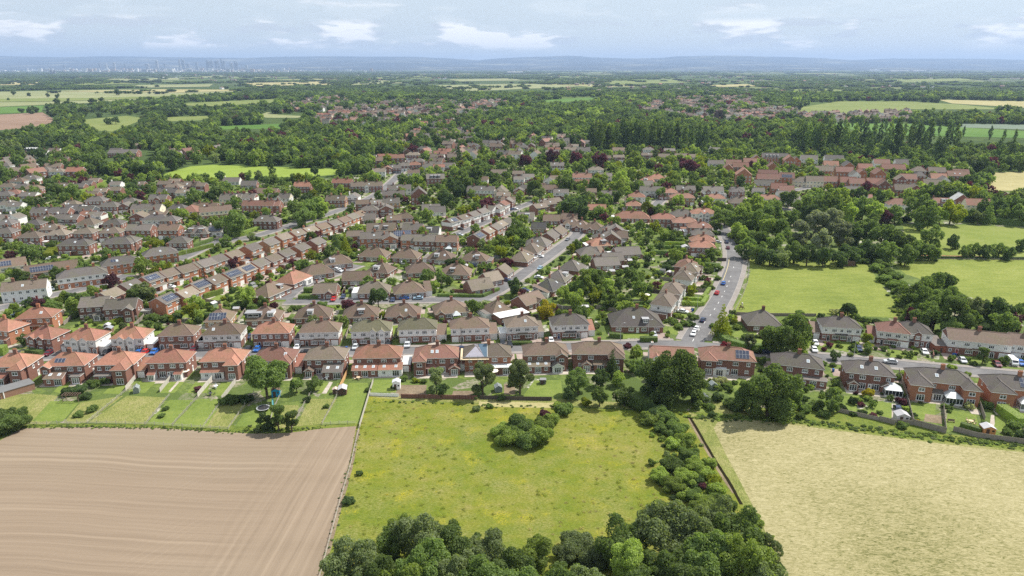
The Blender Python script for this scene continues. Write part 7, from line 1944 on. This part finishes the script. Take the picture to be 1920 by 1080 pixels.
HEDGES = [([(458, 603), (492, 600), (520, 602)], 2, 2.2, 'light', 'bright clipped hedge behind the fifth house of the second row'), ([(545, 606), (590, 606)], 1.8, 2, 'mid', 'hedge behind the seventh house of the second row'),
 ([(820, 556), (905, 557), (935, 544)], 1.4, 1.4, 'mid', 'low hedge round the corner of the curving road'), ([(560, 560), (598, 560)], 1.8, 1.8, 'mid', 'hedge in front of the gabled bungalow at the junction'),
 ([(570, 548), (596, 547)], 2.2, 2.2, 'mid', 'tall hedge behind the junction corner hedge'), ([(380, 560), (415, 550)], 3.0, 2.4, 'light', 'broad hedge left of the black cars'), ([(368, 552), (385, 540)], 3, 2.4, 'light', 'broad hedge below the lower estate row'),
 ([(1278, 572), (1316, 574), (1326, 560)], 1.8, 1.9, 'light', 'bright hedge at the corner of the main road'), ([(1278, 564), (1316, 566)], 1.4, 1.9, 'light', 'hedge just above the bright main road corner hedge'),
 ([(1144, 576), (1205, 580)], 1.5, 1.8, 'mid', 'hedge below the lawn by the white parasols'), ([(1275, 566), (1140, 576)], 1.2, 1.6, 'mid', 'long hedge joining two gardens left of the main road'),
 ([(1250, 446), (1280, 447)], 1.4, 2, 'light', 'first of the parallel hedges left of the main road bend'), ([(1248, 452), (1282, 453)], 1.4, 2, 'mid', 'second of the parallel hedges left of the main road bend'), ([(1246, 459), (1284, 460)], 1.4, 2, 'light', 'third of the parallel hedges left of the main road bend'), ([(1230, 466), (1286, 467)], 1.4, 2, 'mid', 'fourth of the parallel hedges left of the main road bend'), ([(1220, 476), (1280, 479)], 1.6, 2.2, 'mid', 'lowest of the parallel hedges left of the main road bend'),
 ([(52, 663), (80, 667)], 2.2, 2.0, 'mid', 'clipped hedge before the second house of the second row'), ([(0, 668), (10, 660)], 2.5, 3, 'light', 'tall hedge at the left edge by the road'), ([(1200, 640), (1232, 640)], 2, 1.8, 'mid', 'hedge in front of the big brown bungalow'),
 ([(1142, 632), (1168, 634)], 2, 1.8, 'mid', 'hedge left of the purple bush before the big bungalow'), ([(958, 646), (998, 646)], 1.6, 1.2, 'mid', 'low hedge before the eleventh house of the second row'),
 ([(1345, 628), (1365, 645), (1400, 655), (1440, 656)], 2.4, 2.2, 'mid', 'long hedge round the corner right of the junction'), ([(1795, 603), (1905, 617)], 2, 2.4, 'mid', 'hedge behind the gabled semi at right'),
 ([(1765, 640), (1772, 618)], 2, 2.4, 'light', 'bright hedge left of the gabled semi at right'), ([(1715, 405), (1820, 415), (1920, 424), (2050, 436)], 3, 3.5, 'mid', 'long clipped hedge along the top of the sports field'),
 ([(1700, 484), (1920, 486.5)], 1.5, 1.3, 'dark', 'low hedge between the clay path and right pasture'), ([(1875, 772), (1915, 800)], 3, 2.6, 'light', 'thick hedge in the bottom right corner gardens'),
 ([(1340, 460), (1346, 478)], 2, 2, 'light', 'hedge beside the cars on the bend'), ([(1318, 562), (1330, 545)], 1.6, 1.8, 'light', 'hedge turning up along the main road'), ([(1322, 500), (1350, 502)], 2.5, 2.2, 'mid', 'hedge below the blue-grey fence'),
 ([(440, 445), (500, 425), (560, 405)], 2, 2, 'light', 'long bright hedge above the upper estate row'), ([(325, 482), (400, 463)], 2, 2.2, 'light', 'hedge beside the cross road on the left'), ([(345, 470), (398, 452)], 2, 2, 'mid', 'second hedge above the cross road on the left'),
 ([(1060, 600), (1100, 598)], 1.8, 1.8, 'mid', 'hedge behind the twelfth house of the second row'), ([(90, 485), (108, 465)], 4, 3, 'lime', 'yellow-green hedge right of the tall left tree'), ([(930, 506), (960, 498)], 1.5, 1.5, 'light', 'small hedge by the tan bungalow driveway'),
 ([(1770, 640), (1772, 655)], 1.6, 1.4, 'mid', 'low hedge beside the parking bay at right'), ([(150, 365), (205, 343), (250, 332)], 3, 3.4, 'light', 'long hedge running up to the playing field'), ([(1800, 800), (1840, 812)], 1.5, 1.5, 'mid', 'hedge inside the grey fence by the bench'),
 ([(1750, 700), (1815, 708)], 1.2, 1.2, 'mid', 'low hedge before the right side street houses')]
for h_ in HEDGES: hedge(*h_)
# field hedgerows too dense to count
def undergrowth():
    pts = []
    def line(p, wd, r0, r1, n):
        pl = resample(smooth([W(*q) for q in p], 1), 1.2)
        for X, Y in pl:
            for k in range(n):
                r = random.uniform(r0, r1); pts.append((X + random.gauss(0, wd), Y + random.gauss(0, wd), random.uniform(0, 6), r, r * (random.uniform(.7, 1.2) if r > .85 else random.uniform(.4, .8)), random.choices([0, 1, 2, 5], [6, 34, 48, 12])[0] * 2 + random.randrange(2)))
    line([(1215, 770), (1250, 800), (1280, 850), (1300, 900), (1340, 950)], 2.2, .5, 1.3, 3); line([(1235, 885), (1300, 920)], 2.5, .6, 1.3, 3); line([(1340, 950), (1425, 1010), (1448, 1090)], 1.2, .7, 1.4, 2)
    line([(1295, 782), (1480, 787), (1600, 802), (1700, 815), (1920, 836)], 1.1, .35, .8, 6); line([(690, 752), (800, 757), (900, 760), (1200, 766)], .7, .25, .6, 1); line([(60, 800), (290, 801), (470, 812), (600, 802)], .45, .2, .45, 6)
    line([(470, 806), (520, 805)], 1.2, .6, 1.1, 2); line([(1180, 755), (1220, 760)], 2, .6, 1.2, 3); line([(640, 1075), (760, 1050), (900, 1075), (1100, 1065), (1250, 1060)], 4, 1., 2.0, 1)
    line([(1390, 604), (1520, 612), (1660, 612)], 1.5, .6, 1.2, 2); line([(1640, 492), (1690, 560), (1700, 600)], 1.6, .8, 1.5, 3); line([(670, 815), (655, 880), (600, 1080)], .4, .2, .4, 1)
    mass('hedgerow_undergrowth', 'brambles, nettles and long grass along the field edges', pts, [tree_mesh('bush', 'lo', k, t) for t in TON6 for k in (0, 1)])
    # tufts of long grass and docks standing in the meadow
    V = []; r = np.random.default_rng(4)
    def tuft(seed):
        q = np.random.default_rng(seed); P_ = np.column_stack([q.normal(0, .35, 60), q.normal(0, .35, 60), q.uniform(.1, .5, 60)]); d = np.column_stack([q.normal(0, 1, 60), q.normal(0, 1, 60), q.uniform(.2, 1, 60)]); return leaf_quads(P_, d, .13, seed)
    gm = [leafmat('tuft_green', (.20, .25, .035), (.28, .32, .055)), leafmat('tuft_straw', (.36, .32, .14), (.46, .40, .19)), leafmat('tuft_yellow', (.45, .42, .03), (.58, .50, .05)), leafmat('tuft_olive', (.24, .27, .05), (.30, .32, .08))]
    src = [quads_mesh('tuft', tuft(i), [gm[i % 4]]) for i in range(8)]; pts = []
    mp = [W(*p) for p in [(690, 748), (1200, 768), (1290, 780), (1330, 940), (1400, 1100), (590, 1100), (676, 800)]]
    x0, x1, y0, y1 = min(p[0] for p in mp), max(p[0] for p in mp), min(p[1] for p in mp), max(p[1] for p in mp)
    for k in range(1300):
        X, Y = random.uniform(x0, x1), random.uniform(y0, y1)
        if not inpoly(X, Y, mp): continue
        a = vnoise(X, Y, 14, 1) * .6 + vnoise(X, Y, 5, 2) * .4; c = vnoise(X, Y, 24, 3) * .5 + vnoise(X, Y, 7, 9) * .3 + random.random() * .2
        if random.random() > a * 1.2: continue
        t = 1 if c > .62 else (2 if c < .22 and random.random() < .6 else (3 if random.random() < .35 else 0)); s = random.uniform(.4, 1.0); pts.append((X, Y, random.uniform(0, 6), s, s * random.uniform(.3, .7), t + 4 * random.randrange(2)))
    mass('meadow_tufts', 'tufts of grass, dock and buttercup in the meadow', pts, src); print('tufts', len(pts))
undergrowth()
# ------------------------------------------------------------ sheds, trampoline, playhouse, greenhouse, shelter, furniture
def shed(px, py, w_, d, h, ang, wall, roof, label, cat='shed', name='garden_shed', rt='gable'):
    x, y = W(px, py); r = empty(name, (x, y, 0), R(ang)); wb = M('shed_' + wall[0], wall[1], .85, .15, 1.)
    mb = MB(); mb.box(-w_ / 2, w_ / 2, -d / 2, d / 2, 0, h, wb, 'flrk'); 
    if rt == 'gable':
        for yy in (-d / 2, d / 2): mb.face([(-w_ / 2, yy, h), (w_ / 2, yy, h), (0, yy, h + w_ / 2 * .45)], wb)
    obj('wall', mb, r); rm = MB(); q = M('shed_roof_' + roof[0], roof[1], .9, .15, 1.)
    if rt == 'gable':
        t = w_ / 2 + .15; z = h + w_ / 2 * .45 + .04
        for s in (-1, 1): rm.face([(s * t, -d / 2 - .15, h - .05), (s * t, d / 2 + .15, h - .05), (0, d / 2 + .15, z), (0, -d / 2 - .15, z)], q); rm.face([(s * t, -d / 2 - .15, h - .11), (s * t, d / 2 + .15, h - .11), (0, d / 2 + .15, z - .06), (0, -d / 2 - .15, z - .06)], q)
    else: rm.box(-w_ / 2 - .12, w_ / 2 + .12, -d / 2 - .12, d / 2 + .12, h, h + .1, q)
    obj('roof', rm, r); dm = MB(); dm.box(-.4, .4, -d / 2 - .05, -d / 2, .05, min(1.85, h - .1), M('shed_door', tuple(c * .8 for c in wall[1]), .8)); obj('door', dm, r, (-w_ * .15, 0, 0))
    wm = MB(); wm.box(-.3, .3, -d / 2 - .04, -d / 2, 1.1, 1.6, GLASS()); obj('window', wm, r, (w_ * .28, 0, 0)); tag(r, label, cat, 'garden buildings')
WD = ('brown', (.19, .12, .085)); GR = ('grey', (.40, .39, .40)); WH = ('white', (.75, .75, .74)); FELT = ('felt', (.16, .16, .16)); GF = ('grey_felt', (.42, .41, .42))
shed(643, 737, 2.4, 3.0, 1.9, 8, ('dark_brown', (.11, .065, .045)), GF, 'dark brown shed at the top of the wide striped lawn')
shed(629, 737, 1.5, 1.5, 1.5, 8, ('tan', (.42, .30, .22)), ('tan_felt', (.50, .38, .32)), 'small tan shed left of the dark brown shed')
shed(744, 728, 2.3, 2.0, 2.5, 4, WH, ('pale_slate', (.60, .60, .64)), 'white summerhouse with pointed roof by the meadow fence', 'summerhouse', 'summerhouse')
shed(518, 742, 2.4, 1.8, 2.2, 12, ('bright_blue', (.02, .27, .48)), ('wood_brown', (.12, .08, .06)), 'bright blue wooden playhouse beside the big oak', 'playhouse', 'playhouse')
shed(1850, 812, 3.0, 2.6, 2.0, -10, ('orange', (.50, .24, .09)), GF, 'orange garden shed at the edge of the hayfield')
shed(1689, 788, 3.4, 2.8, 2.0, -8, ('pale_grey', (.48, .46, .44)), GF, 'grey garden shed left of the round bush by the fence')
shed(205, 623, 2.6, 2.4, 1.9, 10, WD, ('slate_grey', (.25, .26, .28)), 'small grey-roofed shed behind the second row at left')
shed(1588, 497, 6.5, 3.4, 2.4, 0, WD, ('shelter_tin', (.17, .12, .10)), 'brown field shelter at the top of the horse paddock', 'field shelter', 'field_shelter', 'flat')
shed(1094, 583, 4.0, 2.6, 2.1, 0, ('aged_wood', (.24, .19, .15)), GF, 'weathered shed behind the twelfth house of the second row', rt='flat')
shed(30, 735, 5, 9, 2.1, -40, ('old_brick', (.30, .17, .12)), FELT, 'long low brick outbuilding at the left edge gardens', rt='flat')
shed(8, 742, 3, 4, 2.0, 0, WH, ('pale_felt', (.55, .55, .56)), 'white-roofed shed at the left edge beside the big bush', rt='flat')
shed(1018, 719, 1.8, 1.5, 1.5, 0, ('dark_grey', (.14, .14, .14)), ('dark_felt', (.22, .22, .22)), 'small dark shed at the left of the square lawn', rt='flat')
shed(1760, 655, 6.2, 6.5, 2.6, -4, ('garage_brick', (.30, .11, .065)), ('dark_flat', (.16, .14, .13)), 'brick garage between two semis on the right', 'garage', 'garage', 'flat')
shed(1165, 440, 9, 3, 2.3, -4, ('grey_white', (.55, .55, .53)), ('flat_grey', (.5, .5, .5)), 'long pale garden room left of the orange-roofed houses', rt='flat')
shed(1185, 412, 8, 3.4, 2.6, -4, ('cladding', (.42, .42, .42)), GF, 'grey garden room above the long pale one', rt='flat')
shed(1285, 470, 4, 4, 2.3, 0, ('green_grey', (.30, .36, .34)), GF, 'grey-green shed beside the parallel hedges')
shed(1018, 597, 2, 2, 2, 0, ('red_brown', (.30, .12, .07)), FELT, 'red-brown shed between the eleventh and twelfth second row houses')
shed(270, 592, 6, 3.2, 2.4, 12, ('stone', (.34, .31, .27)), ('rough_felt', (.28, .28, .26)), 'grey workshop roof left of the dark leafy tree', rt='flat')
shed(1740, 826, 0.01 + 2.0, 1.6, 1.6, -12, WD, FELT, 'small brown shed by the tall panel fence') if False else None
# one boundary fence beside each nearer house, and a small shed in some of the back gardens
def boundaries():
    n = 0; rnd = random.Random(5)
    for i, (x, y, hw, hd, a, ref, px, py, top) in enumerate(HOUSES):
        d = math.hypot(x, y)
        if d > 430 or ref.endswith('front row') or not 0 < px < 1920: continue
        c, s = math.cos(a), math.sin(a)
        for sg in (1, -1):
            f = lambda u, v: (x + u * c - v * s, y + u * s + v * c)
            ok = [roaddist(*f(hw + 1.4, sg * (hd * .2 + t))) > 2.6 and not hits_house(*f(hw + 1.4, sg * (hd * .2 + t)), .3) for t in (0, 3, 6, 9, 12)]
            if roaddist(*f(0, sg * (hd + 5))) < roaddist(*f(0, -sg * (hd + 5))): continue
            if all(ok): fence([f(hw + 1.4, sg * hd * .2), f(hw + 1.4, sg * (hd * .2 + 12))], 1.6, rnd.choice(['panel', 'panel', 'concrete', 'dark']), 'fence right of ' + ref, px=False); n += 1
            q = f(rnd.uniform(-.6, .6) * hw, sg * (hd + rnd.uniform(6, 10)))
            if rnd.random() < .5 and roaddist(*q) > 4 and not hits_house(*q, 1.6) and not infield(*q):
                p = proj(*q); wl = rnd.choice([WD, GR, ('tan', (.34, .24, .16)), ('green', (.16, .22, .15))]); shed(p[0], p[1], rnd.uniform(1.8, 2.6), rnd.uniform(2, 3), 1.9, math.degrees(a) + rnd.choice([0, 90]), wl, rnd.choice([GF, FELT]), f"small {wl[0]} shed in the garden of {ref}")
    print('boundaries', n)
boundaries()
def trampoline():
    x, y = W(494, 769); r = empty('trampoline', (x, y, 0)); R0 = 1.9; bl = M('trampoline_mat', (.025, .025, .028), .7); st = M('galvanised_tube', (.5, .5, .52), .4, .05, metal=.6); m1 = MB(); n = 24
    pts = [(R0 * math.cos(2 * math.pi * i / n), R0 * math.sin(2 * math.pi * i / n)) for i in range(n)]
    m1.face([(a * .85, b_ * .85, .85) for a, b_ in pts], bl); obj('mat', m1, r); m2 = MB(); pd = M('trampoline_pad', (.35, .36, .38), .6)
    for i in range(n): a, b_ = pts[i], pts[(i + 1) % n]; m2.face([(a[0] * .85, a[1] * .85, .86), (a[0], a[1], .86), (b_[0], b_[1], .86), (b_[0] * .85, b_[1] * .85, .86)], pd); m2.beam((*a, .83), (*b_, .83), .03, st)
    obj('rim', m2, r)
    for i in range(0, n, 4): m3 = MB(); m3.beam((pts[i][0], pts[i][1], 0), (pts[i][0], pts[i][1], 2.6), .025, st); obj('pole', m3, r)
    tag(r, 'round black trampoline with net poles below the big oak', 'trampoline')
trampoline()
def greenhouse(px, py, w_, d, ang, label):
    x, y = W(px, py); r = empty('greenhouse', (x, y, 0), R(ang)); f = MB(); g = MB(); al = M('aluminium', (.65, .67, .68), .4, .05, metal=.4); gl = M('greenhouse_glass', (.22, .25, .24), .3, .1, spec=.5); h = 1.6; t = 2.3
    for s in (-1, 1):
        g.box(s * w_ / 2 - .01, s * w_ / 2 + .01, -d / 2, d / 2, .05, h, gl); g.face([(s * w_ / 2, -d / 2, h), (s * w_ / 2, d / 2, h), (0, d / 2, t), (0, -d / 2, t)], gl); g.face([(-w_ / 2, s * d / 2, .05), (w_ / 2, s * d / 2, .05), (w_ / 2, s * d / 2, h), (0, s * d / 2, t), (-w_ / 2, s * d / 2, h)], gl)
        for k in range(6):
            yy = -d / 2 + d * k / 5; f.beam((s * w_ / 2, yy, 0), (s * w_ / 2, yy, h), .03, al); f.beam((s * w_ / 2, yy, h), (0, yy, t), .03, al)
        f.beam((s * w_ / 2, -d / 2, h), (s * w_ / 2, d / 2, h), .03, al)
    f.beam((0, -d / 2, t), (0, d / 2, t), .035, al); obj('frame', f, r); obj('glazing', g, r); tag(r, label, 'greenhouse', 'garden buildings')
greenhouse(257, 735, 1.6, 2.4, 20, 'small greenhouse on the third house lawn')
greenhouse(1321, 752, 2.0, 3.0, 15, 'greenhouse between the two big trees at right')
greenhouse(934, 733, 2.2, 2.4, 10, 'greenhouse behind the half re-roofed house')
greenhouse(1336, 728, 2.0, 2.2, 10, 'small greenhouse behind the solar-roofed front row house')
def table(px, py, label, col=(.7, .7, .7), chairs=4):
    x, y = W(px, py); r = empty('garden_table', (x, y, 0)); m = M('garden_furniture_' + str(int(col[0] * 100)), col, .6); t = MB(); t.beam((0, 0, .70), (0, 0, .75), .65, m, 14); t.beam((0, 0, 0), (0, 0, .7), .06, m, 6); t.beam((0, 0, .0), (0, 0, .06), .3, m, 8); obj('tabletop', t, r); tag(r, label, 'table', 'garden furniture')
    for i in range(chairs):
        a = i * 2 * math.pi / chairs + .4; c = MB(); c.box(-.25, .25, -.25, .25, .42, .47, m); c.box(-.25, .25, .2, .25, .47, .95, m)
        ch = empty('garden_chair', (x + 1.1 * math.sin(-a), y + 1.1 * math.cos(a), 0), a); obj('seat', c, ch)
        for sx in (-.2, .2):
            for sy in (-.2, .2): l = MB(); l.box(sx - .025, sx + .025, sy - .025, sy + .025, 0, .42, m); obj('leg', l, ch)
        lab(ch, 'garden chair', 'round the ' + label, proj(ch.location.x, ch.location.y)[0], 'chair', 'garden chairs')
table(405, 727, 'pale table on the fifth house lawn', (.6, .6, .62), 2)
table(612, 711, 'white table on the pergola patio', (.8, .8, .8), 4)
table(672, 711, 'tan table behind the eighth house', (.55, .42, .28), 4)
table(1820, 793, 'grey table on the bench lawn', (.55, .58, .62), 4)
table(395, 741, 'dark table at the end of the fifth lawn', (.06, .06, .06), 4)
table(1402, 702, 'white table behind the solar-roofed house', (.8, .8, .8), 2)
def parasol(px, py, label, col=(.78, .70, .55), rad=1.5):
    x, y = W(px, py); r = empty('parasol', (x, y, 0)); c = MB(); m = M('parasol_cloth_%d' % int(col[0] * 100), col, .8); n = 8; p = [(rad * math.cos(2 * math.pi * i / n), rad * math.sin(2 * math.pi * i / n), 2.1) for i in range(n)]
    for i in range(n): c.face([p[i], p[(i + 1) % n], (0, 0, 2.6)], m); c.face([p[(i + 1) % n], p[i], (0, 0, 2.55)], m)
    obj('canopy', c, r); q = MB(); q.beam((0, 0, 0), (0, 0, 2.6), .03, M('parasol_pole', (.3, .25, .2))); obj('pole', q, r); tag(r, label, 'parasol', 'garden parasols')
parasol(348, 706, 'sandy parasol behind the fourth house of the front row'); parasol(926, 706, 'cream parasol beside the half re-roofed house', (.8, .74, .6)); parasol(1205, 563, 'left cream parasol on the lawn by the semis', (.8, .78, .7)); parasol(1212, 561, 'right cream parasol on the lawn by the semis', (.8, .79, .7))
def pergola(px, py, w_, d, ang, label):
    x, y = W(px, py); r = empty('pergola', (x, y, 0), R(ang)); m = M('pergola_wood', (.16, .11, .08), .85)
    for sx in (-1, 1):
        for sy in (-1, 1): p = MB(); p.box(sx * w_ / 2 - .07, sx * w_ / 2 + .07, sy * d / 2 - .07, sy * d / 2 + .07, 0, 2.2, m); obj('post', p, r)
    b = MB()
    for k in range(7): xx = -w_ / 2 + w_ * k / 6; b.box(xx - .04, xx + .04, -d / 2 - .2, d / 2 + .2, 2.32, 2.44, m)
    for s in (-1, 1): b.box(-w_ / 2 - .2, w_ / 2 + .2, s * d / 2 - .05, s * d / 2 + .05, 2.2, 2.32, m)
    obj('beams', b, r); tag(r, label, 'pergola')
pergola(136, 752, 4.6, 1.6, 0, 'brown wooden pergola behind the dark shrubs at left')
def bench(px, py, label):
    x, y = W(px, py); r = empty('garden_bench', (x, y, 0), R(-12)); m = M('pergola_wood', (.16, .11, .08)); s = MB(); s.box(-.9, .9, -.2, .2, .42, .47, m); obj('seat', s, r); b = MB(); b.box(-.9, .9, .2, .25, .5, .95, m); obj('backrest', b, r)
    for sx in (-.8, .8): l = MB(); l.box(sx - .04, sx + .04, -.2, .25, 0, .42, m); obj('leg', l, r)
    tag(r, label, 'bench')
bench(1783, 792, 'dark wooden bench on the lawn behind the hayfield fence')
def slide():
    x, y = W(512, 758); r = empty('garden_slide', (x, y, 0), R(20)); m = M('slide_plastic', (.10, .30, .32), .4); s = MB(); s.face([(-.25, -1.2, .1), (.25, -1.2, .1), (.25, .8, 1.4), (-.25, .8, 1.4)], m); s.face([(-.25, -1.2, .1), (-.25, -1.2, .25), (-.25, .8, 1.55), (-.25, .8, 1.4)], m); s.face([(.25, -1.2, .1), (.25, -1.2, .25), (.25, .8, 1.55), (.25, .8, 1.4)], m); obj('chute', s, r)
    l = MB()
    for sx in (-.25, .25): l.beam((sx, 1.2, 0), (sx, .8, 1.5), .03, M('slide_frame', (.6, .6, .6)))
    for k in range(4): l.beam((-.25, 1.2 - .1 * k, .3 * k + .2), (.25, 1.2 - .1 * k, .3 * k + .2), .02, M('slide_frame', (.6, .6, .6)))
    obj('ladder', l, r); tag(r, 'turquoise slide between the blue playhouse and trampoline', 'slide')
slide()
# wheelie bins, lamp posts, telegraph poles
def bin_(px, py, col, label):
    x, y = W(px, py); r = empty('wheelie_bin', (x, y, 0)); m = M('bin_plastic_' + col[0], col[1], .5, .05, objvar=0); b = MB(); b.box(-.27, .27, -.3, .3, .08, 1.0, m); obj('body', b, r); l = MB(); l.box(-.3, .3, -.36, .33, 1.0, 1.07, m); obj('lid', l, r)
    for s in (-.24, .24): w_ = MB(); w_.beam((s - .03, .28, .1), (s + .03, .28, .1), .1, M('tyre_rubber', (.025, .025, .025)), 8); obj('wheel', w_, r)
    lab(r, col[0] + ' wheelie bin', label, px, 'bin', 'wheelie bins')
for px, py, c in ((1787, 668, 'blue'), (1791, 668, 'blue'), (1562, 697, 'blue'), (1260, 716, 'black'), (735, 668, 'blue'), (1298, 584, 'blue'), (650, 655, 'blue'), (1300, 583, 'black'), (832, 660, 'blue'), (1795, 669, 'black'), (700, 668, 'black'), (1000, 664, 'black')):
    X, Y = W(px, py)
    if not hits_house(X, Y, .5): bin_(px, py, (c, {'blue': (.02, .10, .35), 'black': (.03, .03, .035)}[c]), 'standing ' + place_phrase(X, Y))
def lamp(px, py, h, label, ang=0, wood=False):
    x, y = W(px, py); r = empty('telegraph_pole' if wood else 'street_lamp', (x, y, 0), ang); m = M('pole_wood', (.12, .09, .07)) if wood else M('lamp_steel', (.42, .43, .42), .5); p = MB(); p.beam((0, 0, 0), (0, 0, h), (.12 if wood else .09, .08 if wood else .05), m, 8); obj('pole', p, r)
    a = MB()
    if wood: a.box(-.6, .6, -.05, .05, h - .5, h - .4, m); obj('crossarm', a, r)
    else: a.beam((0, 0, h), (1.1, 0, h + .15), .04, m); obj('arm', a, r); q = MB(); q.box(.9, 1.5, -.12, .12, h + .08, h + .2, m); obj('lamp_head', q, r)
    lab(r, 'wooden telegraph pole' if wood else 'grey street lamp', label, px, 'pole' if wood else 'street lamp', 'telegraph poles' if wood else 'street lamps')
for px, py, h, l, a, wd in ((1163, 640, 7, 'beside the near road', 0, 0), (1402, 520, 7, 'beside the main road', 3.14, 0), (1337, 532, 7, 'beside the main road', 0, 0), (1307, 582, 7, 'beside the main road', 0, 0), (1352, 470, 7, 'beside the main road', 0, 0), (428, 450, 8, 'beside the cross road', 0, 1), (570, 405, 8, 'beside the cross road', 0, 1), (352, 487, 8, 'beside the cross road', 0, 0), (288, 600, 8, 'behind the second row', 0, 1), (828, 540, 7, 'beside the bungalow road', 0, 1), (909, 548, 6, 'beside the curving road', 0, 1), (772, 552, 7, 'beside the bungalow road', 0, 1), (1022, 480, 7, 'beside the curving road', 0, 0), (460, 655, 7, 'beside the near road', 0, 0), (865, 648, 7, 'beside the near road', 0, 1), (1600, 672, 7, 'beside the near road', 0, 0), (68, 560, 8, 'beside the left road', 0, 1), (38, 500, 8, 'left of the white terrace', 0, 1), (1215, 628, 6, 'beside the near road', 0, 0), (1700, 665, 7, 'beside the near road', 0, 0)):
    lamp(px, py, h, l, a, bool(wd))
# ------------------------------------------------------------ the horses in the paddock: one skinned body each
def horse(px, py, ang, name, col, graze, label):
    x, y = W(px, py); m = M('horse_coat_' + name, col, .7, .12, 2)
    V, E, Rr = [], [], []
    def ch(pts, start=None):
        last = start
        for (a, b_, c, r) in pts:
            V.append((a, b_, c)); Rr.append(r); i = len(V) - 1
            if last is not None: E.append((last, i))
            last = i
        return last
    ch([(.70, 0, 1.22, .30)]); body0 = 0
    w_ = ch([(.30, 0, 1.18, .33), (-.15, 0, 1.18, .31), (-.55, 0, 1.25, .24)], body0)
    neck = ch([(-.85, 0, 1.15, .16), (-1.1, 0, .78, .12), (-1.25, 0, .42, .11), (-1.42, 0, .16, .07)] if graze else [(-.85, 0, 1.5, .16), (-1.05, 0, 1.8, .12), (-1.25, 0, 1.78, .11), (-1.5, 0, 1.6, .07)], w_)
    for s in (-1, 1):
        ch([(-.50, s * .17, .85, .12), (-.48, s * .17, .50, .065), (-.50, s * .17, .16, .045), (-.54, s * .17, .03, .06)], w_)
        ch([(.72, s * .18, .88, .17), (.62, s * .18, .62, .09), (.80, s * .18, .44, .055), (.74, s * .18, .14, .045), (.70, s * .18, .03, .06)], body0)
    me = bpy.data.meshes.new('horse_body'); me.from_pydata(V, E, []); me.materials.append(m); o = bpy.data.objects.new('horse', me); COL.objects.link(o); o.location = (x, y, 0); o.rotation_euler = (0, 0, ang)
    md = o.modifiers.new('skin', 'SKIN')
    for i, v in enumerate(me.skin_vertices[0].data): v.radius = (Rr[i] * .8, Rr[i]); v.use_root = (i == 0)
    md2 = o.modifiers.new('sub', 'SUBSURF'); md2.levels = 1; md2.render_levels = 2
    t = MB(); t.beam((.98, 0, 1.35), (1.15, 0, .6), (.07, .03), M('horse_hair_' + name, tuple(c * .5 for c in col)), 6); obj('tail', t, o)
    k = MB(); ends = ((-.70, 0, 1.45), (-1.12, 0, .90)) if graze else ((-.62, 0, 1.5), (-1.0, 0, 1.95)); k.beam(*ends, (.08, .05), M('horse_hair_' + name, (.1, .1, .1)), 5); obj('mane', k, o)
    tag(o, label, 'horse')
horse(1389.5, 580.5, R(183), 'bay', (.075, .035, .015), True, 'dark brown horse grazing at the bottom corner of the paddock')
horse(1391.5, 573, R(80), 'grey', (.62, .58, .48), True, 'pale horse standing behind the dark brown one')
# ------------------------------------------------------------ haze: the air over the plain
def haze():
    m = bpy.data.materials.new('haze'); m.use_nodes = True; nt = m.node_tree; nt.nodes.clear(); v = N(nt, 'ShaderNodeVolumePrincipled'); v.inputs['Color'].default_value = (.50, .68, 1.0, 1); v.inputs['Density'].default_value = HAZE_D; v.inputs['Anisotropy'].default_value = .1
    o = N(nt, 'ShaderNodeOutputMaterial'); L(nt, v.outputs[0], o.inputs['Volume'])
    mb = MB(); mb.box(-48000, 48000, -6000, 47000, -40, 720, m); tag(obj('haze', mb), 'thin blue air between here and the hills', None, None, 'stuff')
HAZE_D = 5.0e-5
haze()
resolve_labels()
print('houses', CNT[0], 'objects', len(S.objects))
